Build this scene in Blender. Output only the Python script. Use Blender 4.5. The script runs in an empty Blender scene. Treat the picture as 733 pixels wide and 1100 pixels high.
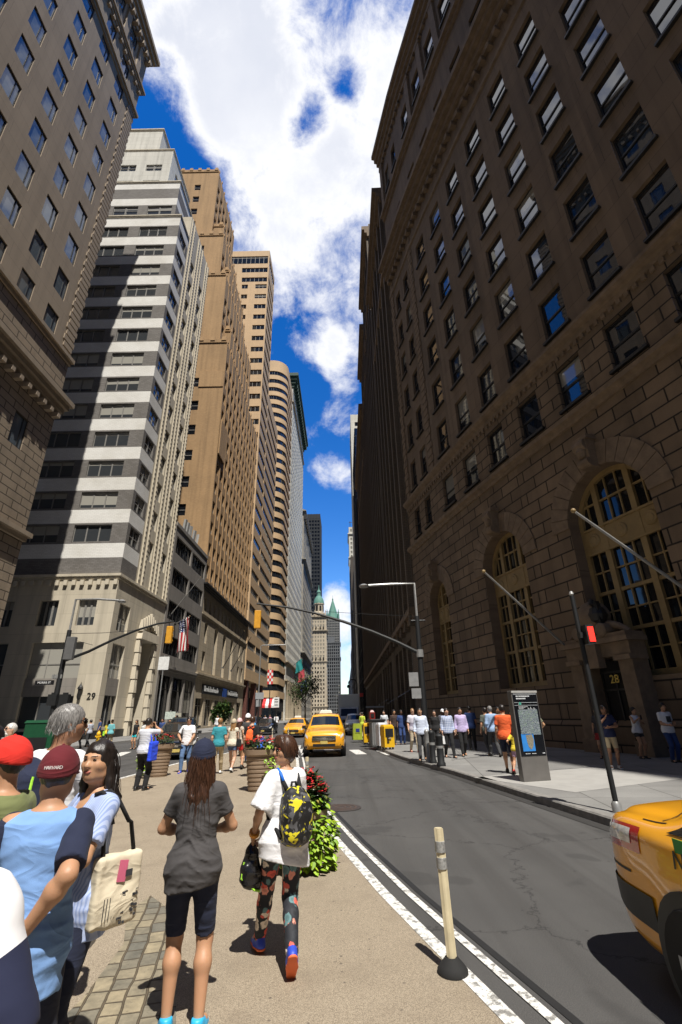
import bpy, bmesh, math, random
import numpy as np
from mathutils import Vector, Matrix
random.seed(7); RNG = np.random.default_rng(7)
SC = bpy.context.scene; COL = SC.collection
PI = math.pi
# ------------------------------------------------------------------ camera
F = 508.0; PITCH = math.radians(23.2); ROLL = math.radians(1.16); EYE = 1.65
CX, CY = 366.5, 550.0
_fw = np.array([0, math.cos(PITCH), math.sin(PITCH)]); _r0 = np.array([1., 0, 0]); _u0 = np.array([0, -math.sin(PITCH), math.cos(PITCH)])
_rt = _r0*math.cos(ROLL)-_u0*math.sin(ROLL); _up = _u0*math.cos(ROLL)+_r0*math.sin(ROLL)
_C = np.array([0, 0, EYE])
def ray(px, py): return _fw+_rt*(px-CX)/F-_up*(py-CY)/F
def gnd(px, py, z=0.0):
    d = ray(px, py); return _C+d*((z-EYE)/d[2])
def atY(px, py, Y):
    d = ray(px, py); return _C+d*(Y/d[1])
def proj(p):
    q = np.array(p, float)-_C; z = q@_fw
    return (CX+F*(q@_rt)/z, CY-F*(q@_up)/z, z)
cam = bpy.data.cameras.new('camera'); cam.sensor_fit = 'VERTICAL'; cam.sensor_height = 36.0
cam.lens = F/1100*36.0; cam.clip_start = 0.05; cam.clip_end = 6000
co = bpy.data.objects.new('camera', cam); COL.objects.link(co); SC.camera = co
M3 = Matrix(((_rt[0], _up[0], -_fw[0]), (_rt[1], _up[1], -_fw[1]), (_rt[2], _up[2], -_fw[2])))
co.matrix_world = Matrix.Translation((0, 0, EYE)) @ M3.to_4x4()

# ------------------------------------------------------------------ tags
def tag(o, label=None, cat=None, group=None, kind=None):
    if label: o['label'] = label
    if cat: o['category'] = cat
    if group: o['group'] = group
    if kind: o['kind'] = kind
    return o
def empty(name, loc, rz=0.0, **k):
    o = bpy.data.objects.new(name, None); COL.objects.link(o)
    o.location = loc; o.rotation_euler = (0, 0, rz); o.empty_display_size = .2
    return tag(o, **k)

# ------------------------------------------------------------------ materials
_mats = {}
def srgb(r, g, b):
    f = lambda c: (c/255/12.92) if c/255 <= .04045 else ((c/255+.055)/1.055)**2.4
    return (f(r), f(g), f(b))
class NT:
    def __init__(s, name):
        s.m = bpy.data.materials.new(name); s.m.use_nodes = True; s.t = s.m.node_tree
        s.p = s.t.nodes['Principled BSDF']; s.out = s.t.nodes['Material Output']
    def n(s, typ, **k):
        nd = s.t.nodes.new(typ)
        for a, v in k.items():
            if a.startswith('i_'):
                nd.inputs[int(a[2:]) if a[2:].isdigit() else a[2:].replace('_', ' ')].default_value = v
            else: setattr(nd, a, v)
        return nd
    def l(s, a, b): s.t.links.new(a, b)
    def noise(s, vec, scale, detail=4, rough=.55):
        nd = s.n('ShaderNodeTexNoise'); nd.inputs['Scale'].default_value = scale
        nd.inputs['Detail'].default_value = detail; nd.inputs['Roughness'].default_value = rough
        if vec is not None: s.l(vec, nd.inputs['Vector'])
        return nd
    def ramp(s, fac, stops, interp='LINEAR'):
        r = s.n('ShaderNodeValToRGB'); r.color_ramp.interpolation = interp; e = r.color_ramp.elements
        while len(e) < len(stops): e.new(.5)
        for i, (p, c) in enumerate(stops):
            e[i].position = p; e[i].color = (*c, 1) if len(c) == 3 else c
        s.l(fac, r.inputs['Fac']); return r
    def mix(s, fac, a, b, blend='MIX'):
        m = s.n('ShaderNodeMix', data_type='RGBA', blend_type=blend)
        for sock, v in ((m.inputs[0], fac), (m.inputs[6], a), (m.inputs[7], b)):
            if hasattr(v, 'is_linked') or hasattr(v, 'links'): s.l(v, sock)
            elif isinstance(v, tuple): sock.default_value = (*v, 1)
            else: sock.default_value = v
        return m.outputs[2]
    def math(s, op, a, b=None, clamp=False):
        m = s.n('ShaderNodeMath', operation=op, use_clamp=clamp)
        for sock, v in ((m.inputs[0], a), (m.inputs[1], b)):
            if v is None: continue
            if hasattr(v, 'links'): s.l(v, sock)
            else: sock.default_value = v
        return m.outputs[0]
    def bump(s, h, strength=.3, dist=.02):
        b = s.n('ShaderNodeBump'); b.inputs['Strength'].default_value = strength; b.inputs['Distance'].default_value = dist
        s.l(h, b.inputs['Height']); s.l(b.outputs[0], s.p.inputs['Normal']); return b
    def tc(s, which='Object'): return s.n('ShaderNodeTexCoord').outputs[which]
    def obj_rand(s): return s.n('ShaderNodeObjectInfo').outputs['Random']
def mat(name, col, rough=.6, var=.12, scale=6.0, bump=0.0, bscale=60, metal=0.0, spec=None, coat=0.0, dirt=0.0):
    if name in _mats: return _mats[name]
    k = NT(name); k.p.inputs['Roughness'].default_value = rough; k.p.inputs['Metallic'].default_value = metal
    if spec is not None: k.p.inputs['Specular IOR Level'].default_value = spec
    if coat: k.p.inputs['Coat Weight'].default_value = coat; k.p.inputs['Coat Roughness'].default_value = .04
    v = k.tc()
    nz = k.noise(v, scale, 5)
    lo = tuple(c*(1-var) for c in col); hi = tuple(min(1, c*(1+var)) for c in col)
    r = k.ramp(nz.outputs[0], [(.3, lo), (.7, hi)])
    c = r.outputs[0]
    if dirt:
        n2 = k.noise(v, scale*.35, 7, .7)
        d = k.ramp(n2.outputs[0], [(.45, (0, 0, 0)), (.75, (1, 1, 1))])
        c = k.mix(k.math('MULTIPLY', d.outputs[0], dirt), c, tuple(x*.45 for x in col))
    k.l(c, k.p.inputs['Base Color'])
    if bump:
        n3 = k.noise(v, bscale, 3); k.bump(n3.outputs[0], bump, .01)
    _mats[name] = k.m; return k.m
def mat_brick(name, c1, c2, mortar, bw=.22, bh=.07, ms=.012, bump=.3, rough=.85, dirt=.35, big=.15, streak=.25):
    """masonry laid out on the wall in metres (UV = along the wall, height)"""
    if name in _mats: return _mats[name]
    k = NT(name); k.p.inputs['Roughness'].default_value = rough
    uv = k.tc('UV')
    b = k.n('ShaderNodeTexBrick'); b.inputs['Scale'].default_value = 1.0
    b.inputs['Brick Width'].default_value = bw; b.inputs['Row Height'].default_value = bh
    b.inputs['Mortar Size'].default_value = ms; b.inputs['Mortar Smooth'].default_value = .3
    b.inputs['Color1'].default_value = (*c1, 1); b.inputs['Color2'].default_value = (*c2, 1); b.inputs['Mortar'].default_value = (*mortar, 1)
    k.l(uv, b.inputs['Vector'])
    n = k.noise(uv, big, 6, .65)
    f = k.ramp(n.outputs[0], [(.35, (1, 1, 1)), (.72, (1-dirt,)*3)])
    c = k.mix(1.0, b.outputs[0], f.outputs[0], 'MULTIPLY')
    mp = k.n('ShaderNodeMapping'); mp.inputs['Scale'].default_value = (1.3, .05, 1); k.l(uv, mp.inputs[0])
    n2 = k.noise(mp.outputs[0], 1.0, 5, .6)
    f2 = k.ramp(n2.outputs[0], [(.45, (1, 1, 1)), (.8, (1-streak,)*3)])
    c = k.mix(1.0, c, f2.outputs[0], 'MULTIPLY')
    k.l(c, k.p.inputs['Base Color'])
    n3 = k.noise(uv, 9, 5)
    h = k.math('ADD', k.math('MULTIPLY', b.outputs[1], -1.0), k.math('MULTIPLY', n3.outputs[0], .35))
    k.bump(h, bump, max(.01, ms))
    _mats[name] = k.m; return k.m
def mat_glass(name, tint=(.016, .02, .026), blind=0.25, rough=.03, ior=1.9, blindcol=(.34, .32, .27)):
    if name in _mats: return _mats[name]
    k = NT(name); k.p.inputs['Roughness'].default_value = rough; k.p.inputs['IOR'].default_value = ior
    rnd = k.obj_rand(); v = k.tc('Generated')
    sep = k.n('ShaderNodeSeparateXYZ'); k.l(v, sep.inputs[0])
    r2 = k.math('FRACT', k.math('MULTIPLY', rnd, 37.7))
    has = k.math('LESS_THAN', rnd, blind)
    hgt = k.math('GREATER_THAN', sep.outputs[2], k.math('ADD', k.math('MULTIPLY', r2, .6), .2))
    c = k.mix(k.math('MULTIPLY', has, hgt), tint, tuple(x*.75 for x in blindcol))
    k.l(c, k.p.inputs['Base Color'])
    n = k.noise(k.tc('Object'), .7, 2); k.bump(n.outputs[0], .05, .05)
    _mats[name] = k.m; return k.m

# ------------------------------------------------------------------ mesh builder
class MB:
    def __init__(s): s.v = []; s.f = []; s.m = []; s.uv = []
    def face(s, pts, mi=0, uv=None):
        i = len(s.v); s.v += [tuple(p) for p in pts]; s.f.append(tuple(range(i, i+len(pts)))); s.m.append(mi)
        s.uv += uv if uv else [(p[0]+p[1], p[2]) for p in pts]
    def box(s, c, d, mi=0, rz=0.0, taper=1.0, M=None):
        hx, hy, hz = d[0]/2, d[1]/2, d[2]/2
        P = []
        for z in (-1, 1):
            t = taper if z > 0 else 1
            for x, y in ((-1, -1), (1, -1), (1, 1), (-1, 1)):
                P.append(Vector((x*hx*t, y*hy*t, z*hz)))
        R = Matrix.Rotation(rz, 3, 'Z')
        P = [(M @ p if M is not None else R @ p)+Vector(c) for p in P]
        for q in ((0, 3, 2, 1), (4, 5, 6, 7), (0, 1, 5, 4), (1, 2, 6, 5), (2, 3, 7, 6), (3, 0, 4, 7)):
            pts = [P[i] for i in q]
            e1 = (pts[1]-pts[0]).length; e2 = (pts[3]-pts[0]).length
            s.face(pts, mi, [(0, 0), (e1, 0), (e1, e2), (0, e2)])
    def tube(s, pts, r, n=10, mi=0, caps=True):
        """tube through points; r a number or a list"""
        pts = [Vector(p) for p in pts]; rs = r if isinstance(r, (list, tuple)) else [r]*len(pts)
        rings = []; prev = None
        for i, p in enumerate(pts):
            d = (pts[min(i+1, len(pts)-1)]-pts[max(i-1, 0)]).normalized()
            ref = prev if prev is not None else (Vector((0, 0, 1)) if abs(d.z) < .9 else Vector((1, 0, 0)))
            a = d.cross(ref).normalized(); b = a.cross(d).normalized(); prev = b
            rings.append([p+(a*math.cos(t)+b*math.sin(t))*rs[i] for t in [2*PI*k/n for k in range(n)]])
        for i in range(len(rings)-1):
            for k in range(n):
                s.face([rings[i][k], rings[i+1][k], rings[i+1][(k+1) % n], rings[i][(k+1) % n]], mi)
        if caps:
            s.face(rings[0], mi); s.face(rings[-1][::-1], mi)
    def lathe(s, prof, c=(0, 0, 0), n=24, mi=0, M=None, wob=0):
        rings = []
        for r, z in prof:
            rings.append([(Vector((r*math.cos(t), r*math.sin(t), z)) if M is None else M @ Vector((r*math.cos(t), r*math.sin(t), z)))+Vector(c) for t in [2*PI*k/n for k in range(n)]])
        for i in range(len(rings)-1):
            for k in range(n):
                s.face([rings[i][k], rings[i][(k+1) % n], rings[i+1][(k+1) % n], rings[i+1][k]], mi)
        if prof[0][0] > 1e-4: s.face(rings[0][::-1], mi)
        if prof[-1][0] > 1e-4: s.face(rings[-1], mi)
    def prism(s, poly, z0, z1, mi=0):
        """vertical prism over a ccw polygon"""
        n = len(poly); acc = 0
        s.face([(x, y, z1) for x, y in poly], mi, [(x, y) for x, y in poly]); s.face([(x, y, z0) for x, y in poly[::-1]], mi)
        for i in range(n):
            a, b = poly[i], poly[(i+1) % n]; L = math.dist(a, b)
            s.face([(*a, z0), (*b, z0), (*b, z1), (*a, z1)], mi, [(acc, z0), (acc+L, z0), (acc+L, z1), (acc, z1)]); acc += L
    def extrude(s, poly, M, t, mi=0):
        """polygon in a local x,z plane, given thickness t along local y"""
        A = [M @ Vector((x, 0, z)) for x, z in poly]; B = [M @ Vector((x, t, z)) for x, z in poly]
        s.face(A, mi); s.face(B[::-1], mi)
        for i in range(len(A)):
            j = (i+1) % len(A); s.face([A[j], A[i], B[i], B[j]], mi)
    def add(s, o, M=None):
        i = len(s.v)
        s.v += [tuple(M @ Vector(p)) for p in o.v] if M is not None else o.v
        s.f += [tuple(a+i for a in f) for f in o.f]; s.m += o.m; s.uv += o.uv
    def mesh(s, name, mats, smooth=False, merge=True):
        me = bpy.data.meshes.new(name); me.from_pydata(s.v, [], s.f)
        if not isinstance(mats, (list, tuple)): mats = [mats]
        for m in mats: me.materials.append(m)
        if any(s.m): me.polygons.foreach_set('material_index', s.m)
        ul = me.uv_layers.new(name='UVMap'); ul.data.foreach_set('uv', np.array(s.uv, dtype=np.float32).ravel())
        if merge:
            b = bmesh.new(); b.from_mesh(me); bmesh.ops.remove_doubles(b, verts=b.verts, dist=1e-4)
            if merge == 'fix': bmesh.ops.recalc_face_normals(b, faces=b.faces)
            b.to_mesh(me); b.free()
        if smooth:
            me.polygons.foreach_set('use_smooth', [True]*len(me.polygons))
            if smooth != 'all': me.set_sharp_from_angle(angle=math.radians(smooth if smooth is not True else 40))
        me.update(); return me
    def build(s, name, mats, parent=None, smooth=False, merge=True, **k):
        o = bpy.data.objects.new(name, s.mesh(name, mats, smooth, merge)); COL.objects.link(o)
        if parent is not None: o.parent = parent
        return tag(o, **k)
def bevel(o, w=.01, seg=2):
    m = o.modifiers.new('edge', 'BEVEL'); m.width = w; m.segments = seg; m.limit_method = 'ANGLE'; m.angle_limit = .6
    return o
def text(name, s, size, M, m, parent=None, depth=.004, align='CENTER'):
    c = bpy.data.curves.new(name, 'FONT'); c.body = s; c.size = size; c.extrude = depth; c.align_x = align; c.align_y = 'CENTER'; c.resolution_u = 3
    t = bpy.data.objects.new(name, c); dg = bpy.context.evaluated_depsgraph_get(); COL.objects.link(t); dg.update()
    me = bpy.data.meshes.new_from_object(t.evaluated_get(dg)); bpy.data.objects.remove(t)
    me.materials.clear(); me.materials.append(m)
    o = bpy.data.objects.new(name, me); COL.objects.link(o)
    if parent is not None: o.parent = parent
    o.matrix_local = M; return o
def basis(o, x, y, z=None):
    """4x4 with local axes x, y, z at o"""
    x = Vector(x).normalized(); y = Vector(y).normalized(); z = Vector(z).normalized() if z is not None else x.cross(y).normalized()
    return Matrix(((x.x, y.x, z.x, o[0]), (x.y, y.y, z.y, o[1]), (x.z, y.z, z.z, o[2]), (0, 0, 0, 1)))
def copy_tree(o, parent=None):
    c = o.copy(); COL.objects.link(c)
    if parent is not None: c.parent = parent
    for ch in list(o.children): copy_tree(ch, c)
    return c
# ------------------------------------------------------------------ facades
class Facade:
    """flat wall seen from outside: origin (x,y), direction u (left to right seen from outside), length W"""
    def __init__(s, A, B):
        s.A = Vector((A[0], A[1], 0)); d = Vector((B[0]-A[0], B[1]-A[1], 0)); s.W = d.length; s.u = d.normalized()
        s.n = Vector((s.u.y, -s.u.x, 0))
    def P(s, a, z, out=0.0): return s.A+s.u*a+s.n*out+Vector((0, 0, z))
    def wall(s, mb, z0, z1, ops=(), depth=.22, mi=0, rmi=None, soff=0.0, s0=0.0, s1=None, out=0.0):
        s1 = s.W if s1 is None else s1; rmi = mi if rmi is None else rmi
        ops = [o for o in ops if o[1] > s0+.01 and o[0] < s1-.01 and o[3] > z0+.01 and o[2] < z1-.01]
        xs = sorted({s0, s1} | {round(min(max(v, s0), s1), 3) for o in ops for v in o[:2]})
        zs = sorted({z0, z1} | {round(min(max(v, z0), z1), 3) for o in ops for v in o[2:4]})
        hole = np.zeros((len(xs)-1, len(zs)-1), bool)
        xm = np.array([(a+b)/2 for a, b in zip(xs, xs[1:])]); zm = np.array([(a+b)/2 for a, b in zip(zs, zs[1:])])
        for o in ops: hole |= np.outer((xm > o[0]) & (xm < o[1]), (zm > o[2]) & (zm < o[3]))
        for i in range(len(xs)-1):
            j = 0
            while j < len(zs)-1:
                if hole[i, j]: j += 1; continue
                a, b, c, d = xs[i], xs[i+1], zs[j], zs[j+1]
                mb.face([s.P(a, c, out), s.P(b, c, out), s.P(b, d, out), s.P(a, d, out)], mi, [(a+soff, c), (b+soff, c), (b+soff, d), (a+soff, d)]); j += 1
        for a, b, c, d in [o[:4] for o in ops]:
            f = lambda q, w, e: [q, w, tuple(np.array(w)-np.array(s.n)*e), tuple(np.array(q)-np.array(s.n)*e)]
            for (p0, p1) in (((a, c), (b, c)), ((b, c), (b, d)), ((b, d), (a, d)), ((a, d), (a, c))):
                q, w = s.P(*p0, out), s.P(*p1, out)
                mb.face([q, q-s.n*depth, w-s.n*depth, w], rmi, [(p0[0]+soff, p0[1]), (p0[0]+soff+.1, p0[1]), (p1[0]+soff+.1, p1[1]), (p1[0]+soff, p1[1])])
    def mat4(s, a, z, out=0.0): return basis(s.P(a, z, out), s.u, -s.n, (0, 0, 1))   # local x along wall, y into the wall, z up
def sweep(mb, pts, prof, mi=0, ends=True, soff=0.0):
    """moulding: profile [(out, z)...] carried along a wall line (outside is to the right of travel)"""
    pts = [Vector((p[0], p[1], 0)) for p in pts]; N = len(pts); rows = []; acc = [0]
    for i in range(N):
        ds = []
        if i > 0: ds.append((pts[i]-pts[i-1]).normalized())
        if i < N-1: ds.append((pts[i+1]-pts[i]).normalized())
        d = sum(ds, Vector()).normalized(); n = Vector((d.y, -d.x, 0)); k = 1/max(.35, n.dot(Vector((ds[0].y, -ds[0].x, 0))))
        rows.append([pts[i]+n*o*k+Vector((0, 0, z)) for o, z in prof])
        if i: acc.append(acc[-1]+(pts[i]-pts[i-1]).length)
    hz = [0]
    for a, b in zip(prof, prof[1:]): hz.append(hz[-1]+math.dist(a, b))
    for i in range(N-1):
        for j in range(len(prof)-1):
            mb.face([rows[i][j], rows[i+1][j], rows[i+1][j+1], rows[i][j+1]], mi, [(acc[i]+soff, prof[0][1]+hz[j]), (acc[i+1]+soff, prof[0][1]+hz[j]), (acc[i+1]+soff, prof[0][1]+hz[j+1]), (acc[i]+soff, prof[0][1]+hz[j+1])])
    if ends: mb.face(rows[0][::-1], mi); mb.face(rows[-1], mi)
def ledge(z0, z1, out, steps=3, inn=-.02):
    """cornice profile growing outwards with height"""
    pr = [(inn, z0)]
    for k in range(steps):
        o = out*((k+1)/steps)**1.2
        pr += [(o, z0+(z1-z0)*k/steps+.01), (o, z0+(z1-z0)*(k+1)/steps)]
    pr += [(inn, z1+.06)]
    return pr
def window_parts(w, h, style):
    """frame MB and pane MB, centred on the opening; local y points into the wall"""
    fr, pa = MB(), MB(); t = .06; y = .05
    def bar(x0, x1, z0, z1, yy=y, d=.07): fr.box(((x0+x1)/2, yy, (z0+z1)/2), (x1-x0, d, z1-z0))
    def pane(x0, x1, z0, z1, yy=y+.02): pa.face([(x0, yy, z0), (x1, yy, z0), (x1, yy, z1), (x0, yy, z1)])
    W, Hh = w/2, h/2
    if style == 'plain':
        pane(-W, W, -Hh, Hh); bar(-W, W, -Hh, -Hh+t); bar(-W, W, Hh-t, Hh); bar(-W, -W+t, -Hh+t, Hh-t); bar(W-t, W, -Hh+t, Hh-t)
        return fr, pa
    bar(-W, W, -Hh, -Hh+.09); bar(-W, W, Hh-t, Hh); bar(-W, -W+t, -Hh+.09, Hh-t); bar(W-t, W, -Hh+.09, Hh-t)
    if style == 'sash':
        bar(-W+t, W-t, -.05, .05); pane(-W, W, -Hh, 0, y+.025); pane(-W, W, 0, Hh, y)
    elif style == 'band':        # row of casements
        n = max(2, round(w/1.35))
        for i in range(1, n):
            x = -W+w*i/n; bar(x-.06, x+.06, -Hh+.09, Hh-t)
        pane(-W, W, -Hh, Hh)
    elif style == 'double':
        bar(-.1, .1, -Hh+.09, Hh-t, y-.02); bar(-W+t, -.1, -.04, .04); bar(.1, W-t, -.04, .04); pane(-W, W, -Hh, Hh)
    elif style == 'triple':
        for x in (-w/6, w/6): bar(x-.09, x+.09, -Hh+.09, Hh-t, y-.02)
        pane(-W, W, -Hh, Hh)
    elif style == 'cross':
        bar(W*.42-.03, W*.42+.03, -Hh+.09, Hh-t, y+.005); pane(-W, W, -Hh, Hh)
    elif style == 'shop':
        n = max(2, round(w/1.6)); zt = Hh-h*.26
        bar(-W+t, W-t, zt-.05, zt+.05)
        for i in range(1, n): bar(-W+w*i/n-.04, -W+w*i/n+.04, -Hh+.09, Hh-t, y+.005)
        pane(-W, W, -Hh, Hh)
    return fr, pa
_wcache = {}
def place_windows(bld, wins, fm, gm, limit=100, pane_child=True, sill=None, jig=.006):
    """wins: list of (matrix, w, h, style). The largest in view become parts of their own, the rest one part."""
    def size(t):
        p = t[0].translation; x, y, z = proj(p)
        vis = z > .2 and -25 < x < 758 and -25 < y < 1125
        return (vis, t[1]*t[2]/max(z, .3)**2)
    wins = sorted(wins, key=size, reverse=True)
    near, rest = wins[:limit], wins[limit:]
    for (M, w, h, st) in near:
        key = (round(w, 2), round(h, 2), st, fm.name, gm.name, pane_child)
        if key not in _wcache:
            fr, pa = window_parts(w, h, st)
            if sill: fr.box((0, -sill*.5-.08, -h/2-.08), (w+.24, sill+.3, .14))
            if pane_child: _wcache[key] = (fr.mesh('window', fm), pa.mesh('pane', gm))
            else:
                for q in range(len(pa.m)): pa.m[q] = 1
                fr.add(pa); _wcache[key] = (fr.mesh('window', [fm, gm]), None)
        a, b = _wcache[key]
        o = bpy.data.objects.new('window', a); COL.objects.link(o); o.parent = bld
        o.matrix_local = M
        if b:
            p = bpy.data.objects.new('pane', b); COL.objects.link(p); p.parent = o
            p.rotation_euler = (random.gauss(0, jig), 0, random.gauss(0, jig))
    if rest:
        mb = MB()
        for (M, w, h, st) in rest:
            fr, pa = window_parts(w, h, st)
            for q in range(len(pa.m)): pa.m[q] = 1
            fr.add(pa); mb.add(fr, M)
        mb.build('window_rows', [fm, gm], bld, merge=False, kind='stuff')
def grid(s0, sp, n, w, z0, zsp, m, h):
    return [(s0+sp*i-w/2, s0+sp*i+w/2, z0+zsp*j-h/2, z0+zsp*j+h/2) for i in range(n) for j in range(m)]
def wins_of(fc, ops, style, rec=.14):
    return [(fc.mat4((a+b)/2, (c+d)/2, -rec), b-a, d-c, style) for a, b, c, d in ops]
def block(mb, x0, x1, y0, y1, z0, z1, faces, mi=0, depth=.2, roof=True, rmi=None):
    """box building: faces = {'S': ops, 'E': ops, ...}; unlisted sides plain. returns facades"""
    fs = {'S': Facade((x0, y0), (x1, y0)), 'E': Facade((x1, y0), (x1, y1)), 'N': Facade((x1, y1), (x0, y1)), 'W': Facade((x0, y1), (x0, y0))}
    for kx, fc in fs.items(): fc.wall(mb, z0, z1, faces.get(kx, ()), depth, mi, rmi)
    if roof: mb.face([(x0, y0, z1), (x1, y0, z1), (x1, y1, z1), (x0, y1, z1)], mi)
    return fs
# ------------------------------------------------------------------ materials for masonry
M_rust = mat_brick('rusticated_stone', (.26, .182, .115), (.185, .130, .082), (.03, .022, .015), 1.5, .64, .035, .9, .9, .35, .3, .3)
M_dstone = mat_brick('smooth_brown_stone', (.225, .158, .102), (.195, .137, .089), (.13, .092, .06), 3.05, 1.32, .02, .25, .85, .3, .12, .4)
M_trim = mat('carved_stone', (.21, .15, .098), .85, .22, 2.5, .5, 14, dirt=.5)
M_gold = mat('ochre_painted_metal', (.29, .20, .085), .5, .12, 3, dirt=.35)
M_dkglass = mat_glass('dark_glass', (.008, .009, .011), .12, .03, 1.6)
M_glass = mat_glass('sky_glass', (.012, .016, .022), .22, .02, 2.1)
M_glass_p = mat_glass('painted_sky_glass', (.10, .125, .15), .3, .03, 2.0, (.2, .22, .24))  # pale base tint stands in for sky reflected in the panes
M_glass_b = mat_glass('blind_glass', (.045, .05, .055), .65, .03, 1.9, (.5, .48, .42))
M_bframe = mat('dark_window_frame', (.018, .017, .016), .5)
M_gframe = mat('grey_window_frame', (.23, .22, .20), .5)
M_wframe = mat('pale_window_frame', (.5, .48, .42), .5)
M_tan = mat_brick('tan_limestone', (.36, .285, .205), (.335, .265, .19), (.25, .195, .14), 3.3, 1.4, .018, .15, .85, .22, .1, .25)
M_tanq = mat_brick('tan_coursed_limestone', (.35, .275, .195), (.325, .255, .18), (.10, .075, .05), 1.6, .62, .045, .8, .85, .25, .15, .3)
M_cream = mat_brick('cream_limestone', (.62, .55, .425), (.575, .51, .39), (.42, .37, .28), 3.2, 1.8, .015, .1, .8, .2, .15, .3)
M_grey = mat_brick('grey_stone_cladding', (.27, .245, .215), (.255, .232, .205), (.18, .165, .145), 1.5, .8, .012, .12, .7, .2, .2, .25)
M_brick = mat_brick('golden_brown_brick', (.46, .285, .135), (.40, .245, .115), (.36, .25, .14), .34, .13, .012, .25, .9, .28, .08, .35)
M_sandst = mat_brick('sandy_limestone', (.48, .40, .28), (.45, .37, .26), (.3, .24, .17), 2.0, .9, .02, .2, .85, .3, .2, .35)
M_tantile = mat_brick('tan_precast_panel', (.60, .415, .235), (.57, .395, .225), (.42, .3, .18), 1.9, 1.2, .02, .1, .75, .12, .08, .15)
M_white = mat_brick('white_terracotta', (.66, .64, .57), (.62, .60, .53), (.45, .43, .38), 2.0, 1.0, .02, .2, .8, .2, .1, .3)
M_green = mat('verdigris_copper', (.10, .24, .19), .7, .25, 1.5, dirt=.3)
M_dgreen = mat('dark_verdigris', (.035, .075, .06), .7, .25, 1.5)
M_black = mat('black_paint', (.012, .012, .013), .4)
M_steel = mat('brushed_steel', (.42, .42, .41), .38, .1, 8, metal=.8)
M_roof = mat('roofing', (.08, .075, .07), .9)
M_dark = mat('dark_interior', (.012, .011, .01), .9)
M_bglass = mat_glass('blue_glass', (.006, .012, .03), 0, .015, 2.3)

def mat_banded():
    k = NT('white_and_dark_brick_bands'); k.p.inputs['Roughness'].default_value = .8
    uv = k.tc('UV'); s = k.n('ShaderNodeSeparateXYZ'); k.l(uv, s.inputs[0])
    fr = k.math('FRACT', k.math('DIVIDE', k.math('SUBTRACT', s.outputs[1], 17.0-.74-3.68*4), 3.68))
    wh = k.math('LESS_THAN', fr, .402)
    b = k.n('ShaderNodeTexBrick'); b.inputs['Scale'].default_value = 1; b.inputs['Brick Width'].default_value = .42; b.inputs['Row Height'].default_value = .16
    b.inputs['Mortar Size'].default_value = .014; k.l(uv, b.inputs['Vector'])
    b.inputs['Color1'].default_value = (.2, .185, .17, 1); b.inputs['Color2'].default_value = (.15, .138, .125, 1); b.inputs['Mortar'].default_value = (.11, .1, .09, 1)
    b2 = k.n('ShaderNodeTexBrick'); b2.inputs['Scale'].default_value = 1; b2.inputs['Brick Width'].default_value = .42; b2.inputs['Row Height'].default_value = .16
    b2.inputs['Mortar Size'].default_value = .012; k.l(uv, b2.inputs['Vector'])
    b2.inputs['Color1'].default_value = (.80, .785, .74, 1); b2.inputs['Color2'].default_value = (.74, .725, .68, 1); b2.inputs['Mortar'].default_value = (.6, .58, .54, 1)
    n = k.noise(uv, .22, 6, .65); f = k.ramp(n.outputs[0], [(.4, (1, 1, 1)), (.75, (.78, .76, .72))])
    c = k.mix(1.0, k.mix(wh, b.outputs[0], b2.outputs[0]), f.outputs[0], 'MULTIPLY')
    k.l(c, k.p.inputs['Base Color']); k.bump(b.outputs[1], -.2, .01); return k.m
M_band = mat_banded()

# ------------------------------------------------------------------ curved stone building on the right
PL = [(13.9, 10.0), (11.4, 17.4), (9.35, 23.9), (7.4, 31.0), (5.9, 38.0)]
def pl_at(s):
    if s < 0: return (13.9-s*.225, 10.0+s*.974)  # unseen stretch towards and behind the camera, bent and lengthened to shade the sidewalk
    for i, (a, b) in enumerate(zip(PL, PL[1:])):
        L = math.dist(a, b)
        if s <= L or i == len(PL)-2:
            t = s/L; return (a[0]+(b[0]-a[0])*t, a[1]+(b[1]-a[1])*t)
        s -= L
SJ = [-50.0, -1.5, 4.4, 13.6, 19.9, 22.6, 29.3]
VJ = [pl_at(s) for s in SJ]
RB = empty('stone_office_building', (0, 0, 0), label='huge soot-brown stone office building with arched bank windows, in shade at the right', cat='building')
NSEG = len(SJ)-1
RSEG = [Facade(VJ[k+1], VJ[k]) for k in range(NSEG)]
def rseg(s):
    k = max(0, min(NSEG-1, sum(s > j for j in SJ[1:NSEG]))); fc = RSEG[k]
    return k, fc, (SJ[k+1]-s)*fc.W/(SJ[k+1]-SJ[k])
def sub(o): return o
ARCH = [(1.2, 2.05, 9.2), (8.8, 2.1, 9.3), (16.2, 1.95, 9.1), (24.6, 1.55, 8.9)]
ZB = 2.75
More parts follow.
